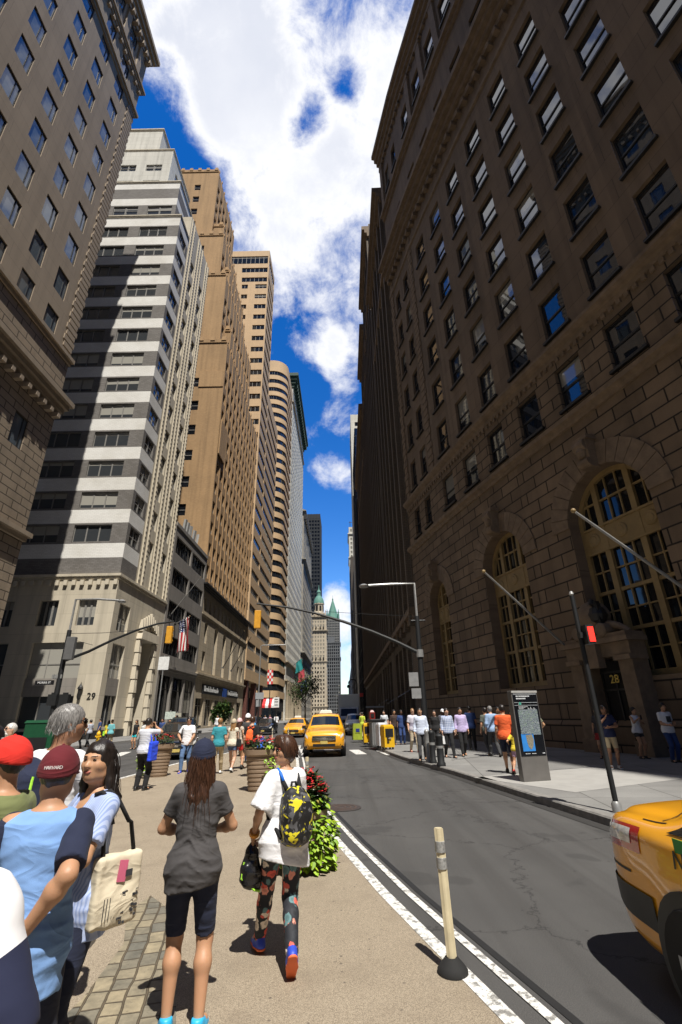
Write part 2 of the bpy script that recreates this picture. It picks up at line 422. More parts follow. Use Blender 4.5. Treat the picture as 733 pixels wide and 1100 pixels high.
def build_right():
    mb = MB(); tr = MB(); wins = []
    cols = [2.8+3.05*i for i in range(-5, 7)]; pair = [24.9, 27.2]
    soff = 0
    for k, fc in enumerate(RSEG):
        r = fc.W/(SJ[k+1]-SJ[k]); loc = lambda s: (SJ[k+1]-s)*r
        ops = []
        for c, w in [(c, 1.6) for c in cols]+[(c, 1.2) for c in pair]:
            if not (SJ[k] < c < SJ[k+1]): continue
            a = loc(c)
            ops.append((a-w/2, a+w/2, 14.95, 17.25))
            for j in range(6): ops.append((a-w/2, a+w/2, 20.5+3.95*j-1.3, 20.5+3.95*j+1.3))
            ops.append((a-w/2, a+w/2, 49.7, 51.9)); ops.append((a-w/2, a+w/2, 58.6, 62.2))
        fc.wall(mb, 14.0, 18.2, ops, .3, 0, 0, soff)
        fc.wall(mb, 18.2, 66.5, ops, .3, 1, 1, soff)
        wins += wins_of(fc, [o for o in ops], 'sash', .18)
        # base with arches
        ar = [(loc(c), hw, zs) for c, hw, zs in ARCH if SJ[k] < c < SJ[k+1]]
        if not ar: fc.wall(mb, 0, 14.0, (), .3, 0, 0, soff)
        for c, hw, zs in ar:
            def q(a0, a1, z0, z1): fc.wall(mb, z0, z1, (), .3, 0, 0, soff, a0, a1)
            q(0, fc.W, 0, ZB); q(0, c-hw, ZB, 14); q(c+hw, fc.W, ZB, 14)
            N = 24; A = [(c-hw*math.cos(PI*i/N), zs+hw*math.sin(PI*i/N)) for i in range(N+1)]
            for (a0, z0), (a1, z1) in zip(A, A[1:]):
                mb.face([fc.P(a0, z0), fc.P(a1, z1), fc.P(a1, 14), fc.P(a0, 14)], 0, [(a0+soff, z0), (a1+soff, z1), (a1+soff, 14), (a0+soff, 14)])
            loop = [(c-hw, ZB)]+A+[(c+hw, ZB)]; acc = 0
            for p0, p1 in zip(loop, loop[1:]):
                L = math.dist(p0, p1)
                mb.face([fc.P(*p0), fc.P(*p0, -.85), fc.P(*p1, -.85), fc.P(*p1)], 1, [(acc, 0), (acc, .85), (acc+L, .85), (acc+L, 0)]); acc += L
            mb.face([fc.P(c-hw, ZB), fc.P(c+hw, ZB), fc.P(c+hw, ZB, -.85), fc.P(c-hw, ZB, -.85)], 1)
        soff += fc.W
    # closing walls and roof
    pts = VJ; back = [(p[0]+26, p[1]+4) for p in VJ]
    for A, B in ((back[-1], VJ[-1]), (VJ[0], back[0])):
        f = Facade(A, B); f.wall(mb, 0, 66.5, (), .3, 1)
    mb.face([(*p, 66.5) for p in VJ]+[(*p, 66.5) for p in back[::-1]], 1)
    w = mb.build('wall', [M_rust, M_dstone], RB, merge='fix'); sub(w)
    far2near = VJ[::-1]
    for prof, nm in (([(-.02, 13.9), (.12, 13.92), (.16, 14.1), (.34, 14.2), (.36, 14.42), (.05, 14.5), (-.02, 14.5)], 'belt_course'),
                     ([(-.02, 17.85), (.1, 17.87), (.12, 18.1), (.3, 18.2), (.42, 18.35), (.42, 18.52), (-.02, 18.6)], 'belt_course'),
                     (ledge(45.0, 47.2, 1.25, 4), 'cornice'), (ledge(55.3, 56.2, .5, 2), 'cornice'), (ledge(64.8, 67.4, 1.1, 4), 'cornice'),
                     ([(-.02, .0), (.22, .0), (.22, 1.1), (.1, 1.25), (-.02, 1.25)], 'plinth'),
                     ([(-.02, 42.9), (.14, 42.95), (.14, 43.3), (-.02, 43.35)], 'belt_course')):
        m = MB(); sweep(m, far2near, prof); o = m.build(nm, M_trim if nm != 'plinth' else M_rust, RB, merge='fix'); sub(o)
    d = MB()
    for z, h, outp, sp, wd in ((17.62, .24, .1, .42, .2), (44.55, .5, .42, .85, .4), (64.4, .45, .3, .85, .4)):
        s = SJ[0]+.5
        while s < 29.2:
            k, fc, a = rseg(s); d.box(tuple(fc.P(a, z+h/2, outp/2)), (wd, outp, h), 0, math.atan2(fc.u.y, fc.u.x)); s += sp
    sub(d.build('dentil_row', M_trim, RB, merge=False))
    # pilasters of the attic and quoined end strip
    p = MB()
    for c in [2.8+3.05*i+1.52 for i in range(-5, 7)]+[28.6]:
        if c > 22.3 and c < 28: continue
        k, fc, a = rseg(c); rz = math.atan2(fc.u.y, fc.u.x)
        p.box(tuple(fc.P(a, 60.4, .1)), (.75, .34, 8.2), 0, rz); p.box(tuple(fc.P(a, 56.6, .12)), (.95, .4, .6), 0, rz); p.box(tuple(fc.P(a, 64.3, .12)), (.95, .4, .5), 0, rz)
    sub(p.build('pilaster_row', M_trim, RB, merge=False))
    q = MB(); z = 18.8; i = 0
    while z < 44.2:
        for c in (23.3, 28.75):
            k, fc, a = rseg(c); q.box(tuple(fc.P(a, z+.29, .035)), (.95 if i % 2 else .7, .1, .56), 0, math.atan2(fc.u.y, fc.u.x))
        z += .63; i += 1
    sub(q.build('quoin_strip', M_rust, RB, merge=False))
    # voussoirs, keystones, arched windows
    for c, hw, zs in ARCH:
        k, fc, a = rseg(c); v = MB(); n = 15
        for i in range(n):
            t0, t1 = PI*(i+.03)/n, PI*(i+.97)/n; r0, r1 = hw+.0, hw+1.05
            poly = [(a-r*math.cos(t), zs+r*math.sin(t)) for r, t in ((r0, t0), (r1, t0), (r1, t1), (r0, t1))]
            fr = [fc.P(x, z, .07) for x, z in poly]; bk = [fc.P(x, z, -.05) for x, z in poly]
            v.face(fr[::-1]); 
            for e in range(4): v.face([fr[e], fr[(e+1) % 4], bk[(e+1) % 4], bk[e]])
        o = v.build('voussoir_ring', M_trim, RB, merge='fix'); sub(o)
        ks = MB(); rz = math.atan2(fc.u.y, fc.u.x)
        ks.box(tuple(fc.P(a, zs+hw+.55, .2)), (.55, .5, 1.3), 0, rz, 1.35); ks.box(tuple(fc.P(a, zs+hw+1.28, .26)), (.9, .6, .2), 0, rz)
        R = Matrix(((fc.u.x, fc.n.x, 0), (fc.u.y, fc.n.y, 0), (0, 0, 1)))
        for zz, rr in ((zs+hw+.95, .27), (zs+hw+.12, .2)):
            ks.lathe([(0, -.3), (rr, -.3), (rr*1.1, 0), (rr, .3), (0, .3)], tuple(fc.P(a, zz, .45)), 12, 0, R @ Matrix.Rotation(PI/2, 3, 'Y'))
        head = MB(); head.lathe([(0, -.3), (.16, -.24), (.24, 0), (.2, .2), (.1, .3), (0, .32)], tuple(fc.P(a, zs+hw+.62, .52)), 12); ks.add(head)
        sub(ks.build('keystone', M_trim, RB, smooth=35, merge=False))
        big = hw > 1.8
        fr, pa = MB(), MB(); y = .05
        def bar(x0, x1, z0, z1, d=.12, yy=y): fr.box(((x0+x1)/2, yy, (z0+z1)/2), (x1-x0, d, z1-z0))
        top = lambda x: zs+math.sqrt(max(0, hw*hw-x*x))
        N = 20
        for i in range(N):
            t0, t1 = PI*i/N, PI*(i+1)/N
            poly = [(-r*math.cos(t), zs+r*math.sin(t)) for r, t in ((hw, t0), (hw, t1), (hw-.22, t1), (hw-.22, t0))]
            fr.extrude(poly, Matrix.Translation((0, -.06, 0)), .2)
        bar(-hw, -hw+.2, ZB, zs, .2); bar(hw-.2, hw, ZB, zs, .2)
        bar(-hw+.2, hw-.2, ZB, ZB+.25, .2)
        m1 = hw*.42
        for x in (-m1, m1): bar(x-.13, x+.13, ZB+.25, top(x)-.1, .24)
        bar(-hw+.2, -m1-.13, zs-1.3, zs-.2, .2); bar(m1+.13, hw-.2, zs-1.3, zs-.2, .2); bar(-m1+.13, m1-.13, zs-1.3, zs-.2, .2)
        for zz in (zs-1.34, zs-.24): fr.box((0, -.06, zz), (2*hw-.44, .12, .1))
        for zz in (4.6, 6.2): bar(-hw+.2, hw-.2, zz-.07, zz+.07, .15)
        for zz in (3.8, 5.4, 7.1): bar(-hw+.2, hw-.2, zz-.03, zz+.03, .08)
        for x in (-hw*.7, -hw*.14, hw*.14, hw*.7):
            bar(x-.03, x+.03, ZB+.2, zs-1.3, .08); bar(x-.03, x+.03, zs-.2, top(x)-.05, .08)
        bar(-hw+.2, hw-.2, zs+hw*.42-.04, zs+hw*.42+.04, .09)
        pa.face([(-hw, .1, ZB), (hw, .1, ZB), (hw, .1, zs)]+[(hw*math.cos(PI*i/N), .1, zs+hw*math.sin(PI*i/N)) for i in range(1, N)]+[(-hw, .1, zs)])
        Mx = fc.mat4(a, 0, -.62)
        o = fr.build('arched_window', M_gold, RB, merge=False); o.matrix_local = Mx
        p2 = pa.build('pane', M_dkglass, o, merge=False)
        # carved roundels on the spandrel panel
        for x in (-hw*.68, 0, hw*.68): rl = MB(); rl.lathe([(0, .08), (.16, .08), (.2, .05), (.28, .05), (.32, 0)], (x, -.06, zs-.76), 14, 0, Matrix.Rotation(PI/2, 3, 'X')); rl.build('carved_panel', M_gold, o, smooth=True, merge=False)
    place_windows(RB, wins, M_bframe, M_glass, 100, sill=.12)
build_right()
def build_portal():
    k, fc, a = rseg(10.2); rz = math.atan2(fc.u.y, fc.u.x)
    st = MB(); dk = MB(); hw = 1.25
    def bx(m, x, z, w, h, o0, o1, mi=0): m.box(tuple(fc.P(a+x, z, (o0+o1)/2)), (w, o1-o0, h), mi, rz)
    for sx in (-1, 1):
        bx(st, sx*(hw-.02), 1.75, .62, 3.5, .0, .75); bx(st, sx*(hw-.02), .3, .72, .6, 0, .85); bx(st, sx*(hw-.02), 3.42, .75, .18, 0, .9)
        bx(st, sx*(hw-.42), 1.7, .2, 3.4, .0, .55)
    bx(st, 0, 3.75, 3.2, .5, 0, .8); bx(st, 0, 4.08, 3.5, .18, 0, 1.0); bx(st, 0, 4.25, 3.3, .16, 0, .9)
    bx(st, 0, 3.62, .55, 1.0, .7, 1.05)
    R = Matrix(((fc.u.x, fc.n.x, 0), (fc.u.y, fc.n.y, 0), (0, 0, 1)))
    for sx in (-1, 1):   # scrolls of the broken pediment
        st.lathe([(0, -.45), (.2, -.45), (.26, -.4), (.26, .4), (.2, .45), (.12, .45), (0, .5)], tuple(fc.P(a+sx*.62, 4.5, .55)), 18, 0, R @ Matrix.Rotation(PI/2, 3, 'X'))
        st.tube([fc.P(a+sx*(.62+.9*t), 4.72-.36*t*t-.05*t, .5) for t in np.linspace(0, 1, 8)], [.16-.05*t for t in np.linspace(0, 1, 8)], 10)
    o = st.build('door_surround', M_trim, RB, smooth=35, merge=False); sub(o)
    gl = MB(); gl.lathe([(.62*math.sin(t), -.62*math.cos(t)) for t in np.linspace(0, PI, 15)], tuple(fc.P(a-.05, 5.15, .42)), 24)
    gl.lathe([(.45, 0), (.3, .12), (.34, .3)], tuple(fc.P(a-.05, 4.3, .42)), 20)
    o = gl.build('stone_globe', M_trim, RB, smooth=True, merge=False); sub(o)
    ea = MB()
    for i in range(11):    # feathered wing plate wrapped on the globe
        t = -1.1+2.2*i/10; ea.box(tuple(fc.P(a+.42+.2*math.cos(t)*.6, 5.15+.5*math.sin(t), .72)), (.16, .2, .12), 0, rz)
    ea.lathe([(0, -.4), (.3, -.25), (.38, 0), (.28, .25), (0, .42)], tuple(fc.P(a+.34, 5.15, .62)), 12)
    ea.lathe([(0, -.16), (.12, -.06), (.1, .1), (0, .18)], tuple(fc.P(a+.34, 5.62, .8)), 10)
    o = ea.build('eagle_carving', M_bframe, RB, smooth=40, merge=False); sub(o)
    bx(dk, 0, 1.7, 1.9, 3.4, .03, .06); o = dk.build('door', M_dark, RB, merge=False); sub(o)
    dl = MB()
    for x in (-.62, 0, .62): bx(dl, x, 1.5, .06, 3.0, .06, .12)
    for z in (.15, 2.35, 3.0): bx(dl, 0, z, 1.4, .07, .06, .12)
    d2 = dl.build('door_frame', M_bframe, RB, merge=False); sub(d2)
    t = text('house_number', '28', .44, fc.mat4(a, 2.72, .16) @ Matrix.Rotation(PI/2, 4, 'X'), mat('gilt', (.75, .55, .12), .35, metal=.3), RB, .02); sub(t)
build_portal()

def flagpole(name, base, tip, r, m, label, group=None, ball=True):
    e = empty(name, base, label=label, cat='flagpole', group=group); b = Vector(base)
    p = MB(); d = Vector(tip)-b; p.tube([(0, 0, 0), tuple(d*.5), tuple(d)], [r, r*.85, r*.6], 12); p.build('pole', m, e, smooth=True, merge=False)
    if ball:
        g = MB(); g.lathe([(.065*math.sin(t), -.065*math.cos(t)) for t in np.linspace(0, PI, 9)], tuple(d*1.01), 12); g.build('finial', M_gold, e, smooth=True, merge=False)
    k = MB(); k.lathe([(r*2.6, -.05), (r*2.6, .05), (r*1.5, .15), (r*1.3, .3)], (0, 0, 0), 12, 0, d.to_track_quat('Z', 'Y').to_matrix()); k.build('bracket', M_bframe, e, smooth=True, merge=False)
    return e
M_whitepole = mat('white_painted_steel', (.34, .335, .32), .4)
k, fc, a = rseg(12.2); b = fc.P(a, 4.0, .1)
tip = atY(521, 615, 15.6); flagpole('flagpole', tuple(b), tuple(tip), .05, M_whitepole, 'white flagpole without a flag leaning out from between the two nearest arched windows', 'bare flagpoles on the stone building')
k, fc, a = rseg(5.4); b = fc.P(a, 4.2, .1)
tip = atY(618, 550, 11.4); flagpole('flagpole', tuple(b), tuple(tip), .055, M_whitepole, 'thickest white flagpole, crossing the biggest arched window above the eagle doorway', 'bare flagpoles on the stone building')

# ------------------------------------------------------------------ left: tan limestone office building, nearest on the left
def root(name, label): return empty(name, (0, 0, 0), label=label, cat='building')
B1 = root('tan_office_building', 'tan limestone office building with square sky-blue windows, nearest at the left')
def build_b1():
    mb = MB(); tr = MB(); X = -23.3; Y0, Y1 = -16.0, 32.4
    E = Facade((X, Y0), (X, Y1)); N = Facade((X, Y1), (X-22, Y1)); ops = []
    for i in range(14):
        a = 29.05-3.3*i-Y0
        for j in range(-1, 9): ops.append((a-.8, a+.8, 35.7+4.17*j-1.2, 35.7+4.17*j+1.2))
        ops.append((a-.8, a+.8, 74.2, 76.6))
        ops.append((a-.75, a+.75, 19.8, 22.3)); 
        if i % 2 == 0: ops.append((a-1.2, a+1.2, 8.2, 12.4)); ops.append((a-1.2, a+1.2, 1.2, 6.0))
    E.wall(mb, 0, 26, ops, .3, 1); E.wall(mb, 26, 30.2, ops, .3, 1); E.wall(mb, 30.2, 79, ops, .2, 0)
    for f in (N, Facade((X-22, Y1), (X-22, Y0)), Facade((X-22, Y0), (X, Y0))): f.wall(mb, 0, 30.2, (), .3, 1); f.wall(mb, 30.2, 79, (), .3, 0)
    mb.face([(X-22, Y0, 79), (X, Y0, 79), (X, Y1, 79), (X-22, Y1, 79)])
    mb.build('wall', [M_tan, M_tanq], B1)
    path = [(X-22, Y0), (X, Y0), (X, Y1), (X-22, Y1)]
    for pr in (ledge(24.6, 26.3, .85, 4), ledge(29.8, 30.5, .3, 2), ledge(66.2, 67.0, .35, 2), ledge(70.8, 71.8, .45, 3), ledge(77.2, 79.8, 1.0, 4), ledge(13.7, 14.4, .4, 2), [(-.02, 0), (.15, 0), (.15, 1), (-.02, 1.05)]):
        m = MB(); sweep(m, path, pr); m.build('cornice', M_tan, B1, merge='fix')
    q = MB(); z = 30.9; i = 0
    while z < 66:
        q.box((X+.03, Y1-.75, z+.27), (.12, 1.5 if i % 2 else 1.2, .5)); q.box((X-.7, Y1+.03, z+.27), (1.3 if i % 2 else 1, .12, .5)); z += .62; i += 1
    y = Y0+.5
    while y < Y1: q.box((X+.14, y, 70.45), (.3, .35, .5)); q.box((X+.35, y, 76.8), (.7, .4, .6)); q.box((X+.3, y, 24.4), (.6, .35, .4)); y += .95
    for i in range(15):
        y = 30.7-3.3*i; q.box((X+.08, y, 74.3), (.3, .8, 5))
    q.build('quoin_strip', M_tan, B1, merge=False)
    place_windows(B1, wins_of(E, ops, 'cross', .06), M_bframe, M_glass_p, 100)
build_b1()

# ------------------------------------------------------------------ striped tower
B2 = root('striped_office_tower', 'stepped office tower banded in white and dark grey brick, numbered 29')
def build_b2():
    mb = MB(); X0, X1, Y0, Y1 = -47.0, -21.5, 44.2, 57.0
    S = Facade((X0, Y0), (X1, Y0)); E = Facade((X1, Y0), (X1, Y1)); wins = []
    gx = [(-26.9, -23.1), (-32.6, -28.4), (-38.4, -34.2), (-44, -40)]
    def zc(k): return 17.0+3.68*k+1.84
    opsS = [(a-X0, b-X0, zc(k)-.92, zc(k)+.92) for a, b in gx for k in range(13)]
    opsE = [(.65, 2.95, zc(k)-.92, zc(k)+.92) for k in range(13)]
    opsP = [(c-.65, c+.65, zc(k)-1.1, zc(k)+1.1) for c in (6.2, 10.4) for k in range(13)]
    S.wall(mb, 14.4, 66.0, opsS, .25, 0); E.wall(mb, 14.4, 66.0, opsE, .25, 0, None, 0, 0, 3.6); E.wall(mb, 14.4, 71, opsP, .3, 1, None, 0, 3.6, 12.8)
    bS = [(-24.9-X0, -23.2-X0, 9.7, 12.1), (-28.6-X0, -26.8-X0, 9.7, 12.1), (-33-X0, -31-X0, 9.7, 12.1), (-28.4-X0, -23.7-X0, 1.0, 8.2), (-35.5-X0, -30.6-X0, 1.0, 8.2), (-42-X0, -38-X0, 1, 8.2)]
    bE = [(1.1, 3.5, 9.4, 12.0), (1.0, 3.6, 1.0, 8.2), (6.6, 10.0, 0, 9.3)]
    S.wall(mb, 0, 14.4, bS, .4, 1); E.wall(mb, 0, 14.4, bE[:2], .4, 1, None, 0, 0, 6); E.wall(mb, 0, 14.4, bE[2:], 2.2, 1, None, 0, 6, 12.8)
    N = Facade((X1, Y1), (X0, Y1)); N.wall(mb, 0, 71, (), .2, 0); W = Facade((X0, Y1), (X0, Y0)); W.wall(mb, 0, 66, (), .2, 0)
    mb.face([(X0, Y0, 66), (X1, Y0, 66), (X1, Y1, 66), (X0, Y1, 66)], 2)
    mb.face([(X0, Y0+3.6, 71), (X1, Y0+3.6, 71), (X1, Y1, 71), (X0, Y1, 71)], 2); Facade((X0, Y0+3.6), (X1, Y0+3.6)).wall(mb, 66, 71, (), .2, 1)
    wins += wins_of(S, opsS, 'band', .14)+wins_of(E, opsE, 'double', .14)+wins_of(E, opsP, 'sash', .2)
    wins += wins_of(S, bS[:3], 'triple', .25)+wins_of(S, bS[3:], 'shop', .25)+wins_of(E, bE[:1], 'double', .25)+wins_of(E, bE[1:2], 'shop', .25)
    # set-back upper blocks
    for (x0, x1, y0, z0, z1, mi, oS, oE) in ((-46, -23.4, 46.2, 66, 76.6, 0, [(b, b+3.6, zc(k)-.9, zc(k)+.9) for b in (18.4, 13.4, 8.6) for k in (13, 14)], [(1.2, 2.8, zc(k)-1, zc(k)+1) for k in (13, 14)]),
                                             (-40, -26.6, 48.4, 76.6, 88.5, 3, [(b, b+2.6, z-.8, z+.8) for b in (5.2, 9.4) for z in (80.0, 84.0)], [(2, 3.3, 79, 81.2), (2, 3.3, 83.4, 85.8)]),
                                             (-44, -30.6, 51, 88.5, 99, 3, [], [(1.6, 3, 92.5, 95.5)])):
        fs = block(mb, x0, x1, y0, 57, z0, z1, {'S': oS, 'E': oE}, mi)
        wins += wins_of(fs['S'], oS, 'double', .12)+wins_of(fs['E'], oE, 'sash', .12)
    mb.build('wall', [M_band, M_cream, M_roof, M_white], B2)
    m = MB()
    for pts, z, h, o in (([(X0, Y0), (X1, Y0), (X1, Y1)], 14.1, .5, .22), ([(X0, Y0), (X1, Y0), (X1, Y0+3.6)], 65.9, .35, .12), ([(-46, 46.2), (-23.4, 46.2), (-23.4, 57)], 76.4, .4, .15), ([(-40, 48.4), (-26.6, 48.4), (-26.6, 57)], 88.3, .4, .15), ([(-44, 51), (-30.6, 51), (-30.6, 57)], 98.8, .5, .2)):
        m = MB(); sweep(m, pts, ledge(z, z+h, o, 2)); m.build('string_course', M_cream, B2, merge='fix')
    p = MB()
    for c in (4.1, 5.1, 7.3, 8.3, 9.3, 11.5, 12.4):      # slim ribs with beaded edges on the street front
        p.box((X1+.06, Y0+c, 42.7), (.14, .34, 56.4))
        for i in range(92): p.box((X1+.145, Y0+c, 15.2+.6*i), (.05, .2, .3))
    x = -46.5
    while x < X1: p.box((x, Y0-.13, 13.75), (.34, .2, .5)); x += .8
    for dy in (6.0, 6.35, 10.25, 10.6):                  # stepped jambs of the portal
        for i in range(7): p.box((X1+.22+.05*(i % 2), Y0+dy, .75+1.3*i), (.5, .3, 1.2), 0, 0, .8)
    p.box((X1+.28, Y0+8.3, 9.75), (.6, 4.9, .9), 0, 0, .9)
    for i in range(9): p.box((X1+.3, Y0+6.1+.55*i, 10.7+.25*(4-abs(i-4))), (.5, .4, 1.2), 0, 0, .5)
    p.build('carved_rib', M_cream, B2, merge=False)
    pl = MB(); pl.box(((X0+X1)/2, Y0-.03, .4), (X1-X0, .12, .8)); pl.box((X1+.05, Y0+3.2, .4), (.14, 6.4, .8)); pl.build('plinth', M_bframe, B2, merge=False)
    dm = MB(); dm.box((X1-1.9, Y0+8.3, 4.4), (.1, 3.3, 8.8)); dm.build('door', M_dark, B2)
    place_windows(B2, wins, M_gframe, M_glass_b, 100)
    n = atY(97, 748, 44.0)
    text('house_number', '29', .78, basis((n[0], Y0-.02, n[2]), (1, 0, 0), (0, 0, 1), (0, -1, 0)), M_bframe, B2, .03)
    l = atY(86, 742, 44.0); q = MB(); q.lathe([(.06, -.75), (.13, -.6), (.17, .1), (.24, .16), (.2, .3), (.05, .55), (0, .75)], (l[0], Y0-.2, l[2]), 10); q.box((l[0], Y0-.1, l[2]+.3), (.08, .22, .08)); q.build('wall_lantern', M_bframe, B2, smooth=40, merge=False)
    sp = MB(); 
    for bx0 in (-28.4, -35.5): sp.box((bx0+2.35, Y0+.12, 4.35), (4.6, .12, 1.5)); sp.build('metal_spandrel', M_grey, B2, merge=False); sp = MB()
    sp.box((X1-.14, Y0+2.3, 4.4), (.12, 2.5, 1.5)); sp.build('metal_spandrel', M_grey, B2, merge=False)
build_b2()

# ------------------------------------------------------------------ low grey block
B3 = root('low_grey_building', 'low grey five storey block with ribbon windows and big shop windows')
def build_b3():
    mb = MB(); X1, Y0, Y1, Z = -21.4, 57.06, 71.9, 25.0
    rb = [(a, b, z-1.15, z+1.15) for a, b in ((.7, 7.1), (7.7, 14.2)) for z in (22.4, 18.2, 14.0, 9.9)]
    sh = [(a, b, .5, 6.4) for a, b in ((.6, 4.9), (5.4, 9.7), (10.2, 14.3))]
    fs = block(mb, -45, X1, Y0, Y1, 0, Z, {'E': rb+sh}, 0, .35)
    mb.build('wall', [M_grey], B3)
    place_windows(B3, wins_of(fs['E'], rb, 'band', .2)+wins_of(fs['E'], sh, 'shop', .3), M_bframe, M_dkglass)
    m = MB(); sweep(m, [(X1, Y0), (X1, Y1)], ledge(6.9, 7.5, .25, 2)); m.build('cornice', M_grey, B3, merge='fix'); m = MB(); sweep(m, [(X1, Y0), (X1, Y1)], ledge(24.7, 25.2, .12, 1)); m.build('cornice', M_grey, B3, merge='fix')
    for i, y in enumerate((62, 63.2, 64.6, 66.4, 68)):
        t = MB(); t.box((0, 0, .9), (.3, .5, 2.0)); t.tube([(-.2, 0, -.4), (-.2, 0, 1.9)], .05, 6); t.box((-.1, 0, -.35), (.5, .4, .12))
        o = t.build('panel_antenna', M_whitepole, B3, merge=False); o.location = (X1-.8, y, Z+.6); o.rotation_euler = (0, .1, random.uniform(-.5, .5))
build_b3()

# ------------------------------------------------------------------ brown brick skyscraper with setbacks
B4 = root('brown_brick_skyscraper', 'stepped brown brick skyscraper with close vertical piers on a sandy stone base')
def build_b4():
    mb = MB(); X1, Y0, Y1 = -21.5, 71.95, 107.0; wins = []
    # base
    tall = [(c-1.1, c+1.1, 8.0, 15.6) for c in (9.5, 15.5, 21.5)]; small = [(c-.6, c+.6, 16.9, 19.0) for c in np.arange(1.8, 34, 2.75)]
    side = [(c-.8, c+.8, z0, z1) for c in (3.2, 28.5, 32.2) for z0, z1 in ((8.2, 11.0), (12.2, 15.4))]
    shop = [(c-2.1, c+2.1, .4, 4.3) for c in (3.2, 8.6, 14.0, 19.4, 24.8, 31.0)]
    fs = block(mb, -46, X1, Y0, Y1, 0, 20.7, {'E': tall+small+side+shop}, 1, .5)
    wins += wins_of(fs['E'], tall, 'triple', .4)+wins_of(fs['E'], small+side, 'plain', .3)+wins_of(fs['E'], shop, 'shop', .4)
    # arched heads of the tall windows, cut by real stone spandrels
    sp = MB()
    for c in (9.5, 15.5, 21.5):
        N = 10; f = fs['E']
        for i in range(N):
            t0, t1 = PI*i/N, PI*(i+1)/N; p0 = (c-1.1*math.cos(t0), 14.5+1.1*math.sin(t0)); p1 = (c-1.1*math.cos(t1), 14.5+1.1*math.sin(t1))
            fr = [f.P(p0[0], p0[1], .01), f.P(p1[0], p1[1], .01), f.P(p1[0], 15.62, .01), f.P(p0[0], 15.62, .01)]
            bk = [p-f.n*.35 for p in fr]; sp.face(fr); sp.face([fr[0], bk[0], bk[1], fr[1]])
    sp.build('arch_head', M_sandst, B4, merge='fix')
    # shaft and setbacks: (x0, x1, y0, y1, z0, z1)
    def ribs(m, x, y0, y1, z0, z1, sp=2.75, w=.42, o=.16):
        y = y0+.25
        while y <= y1-.2: m.box((x+o/2-.02, y, (z0+z1)/2), (o, w, z1-z0)); m.box((x+o/2+.05, y, z1+.3), (o+.1, w*.8, .8), 0, 0, .6); y += sp
    rb = MB(); X = X1-.25
    tiers = [(-46, X, 72.2, 107, 20.7, 69.5, True), (-46, X-2.2, 74.0, 103.5, 69.5, 90, True), (-46, X-4.6, 76.5, 100, 90, 106, True), (-42.5, X-8.4, 78.5, 97, 106, 133, True)]
    tiers += [(-30, X-.9, 77, 99, 69.5, 77, False), (-31, X-3.1, 79, 97, 90, 97, False), (-31, X-6, 80, 95, 106, 114, False)]
    for (x0, x1, y0, y1, z0, z1, main) in tiers:
        n = int((y1-y0-1)/2.75); oE = grid(.25+1.375, 2.75, n, 1.55, z0+2.6, 3.75, int((z1-z0-2)/3.75), 2.15)
        oS = []
        if main:
            oS = grid(x1-x0-5.0, -4.4, 4, 1.6, z0+2.4, 5.25 if z0 < 69 else 4.6, int((z1-z0-2)/(5.25 if z0 < 69 else 4.6)), 2.1)
        f = block(mb, x0, x1, y0, y1, z0, z1, {'E': oE, 'S': oS}, 0, .28)
        wins += wins_of(f['E'], oE, 'plain', .2)+wins_of(f['S'], oS, 'sash', .16)
        ribs(rb, x1, y0, y1, z0, z1)
        rb.box(((x0+x1)/2, y0-.03, z1+.25), (x1-x0, .3, .9)); 
        for i in range(5): rb.box((x1-.6-i*2.2, y0-.08, z1+.75), (.9, .45, 1.0), 0, 0, .8)
    rb.build('pier_row', M_brick, B4, merge=False)
    mb.build('wall', [M_brick, M_sandst], B4)
    m = MB(); sweep(m, [(-46, Y0), (X1, Y0), (X1, Y1)], ledge(19.9, 20.9, .7, 4)); m.build('cornice', M_bframe, B4, merge='fix')
    m = MB(); sweep(m, [(-46, Y0), (X1, Y0), (X1, Y1)], ledge(7.0, 7.7, .45, 3)); m.build('belt_course', M_sandst, B4, merge='fix'); m = MB(); sweep(m, [(X1, Y0), (X1, Y1)], ledge(16.0, 16.4, .2, 2)); m.build('belt_course', M_sandst, B4, merge='fix')
    p = MB(); p.box((X1+.07, 74.5, 48), (.2, 4.2, 7)); p.build('stone_panel', M_brick, B4, merge=False); p = MB(); p.box((X1-2.5, Y0+.2, 60.5), (4.6, .2, 3.6)); p.build('stone_panel', M_brick, B4, merge=False)
    place_windows(B4, wins, M_gframe, M_dkglass, 100, pane_child=False)
    sg = MB(); sg.box((X1+.12, 96, 5.6), (.16, 9.5, 1.3)); sg.build('shop_sign', M_black, B4, merge=False); sg = MB(); sg.box((X1+.12, 82, 5.6), (.16, 12.6, 1.3)); o = sg.build('shop_sign', M_black, B4, merge=False)
    bl = MB(); bl.box((X1+.16, 89.6, 5.6), (.2, 2.8, 1.35)); bl.build('blue_sign_panel', mat('blue_sign', (.02, .07, .3), .4), o, merge=False)
    M_ltr = mat('white_letters', (.42, .42, .41), .5); lt = MB()
    for y0, n in ((76.5, 17), (92.2, 15)):   # raised letters, too small to read in the photograph
        y = y0
        for q in range(n):
            w = random.choice((.2, .34, .4, .5)); h = .8 if q == 0 or random.random() < .22 else .5
            lt.box((X1+.23, y, 5.32+h/2), (.05, .1, h)); lt.box((X1+.23, y+w-.1, 5.32+.25), (.05, .1, .5)); lt.box((X1+.23, y+w/2-.05, 5.32+random.choice((.05, .25, .45))), (.05, w, .09)); y += w+.16
    lt.build('lettering', M_ltr, o, merge=False)
build_b4()
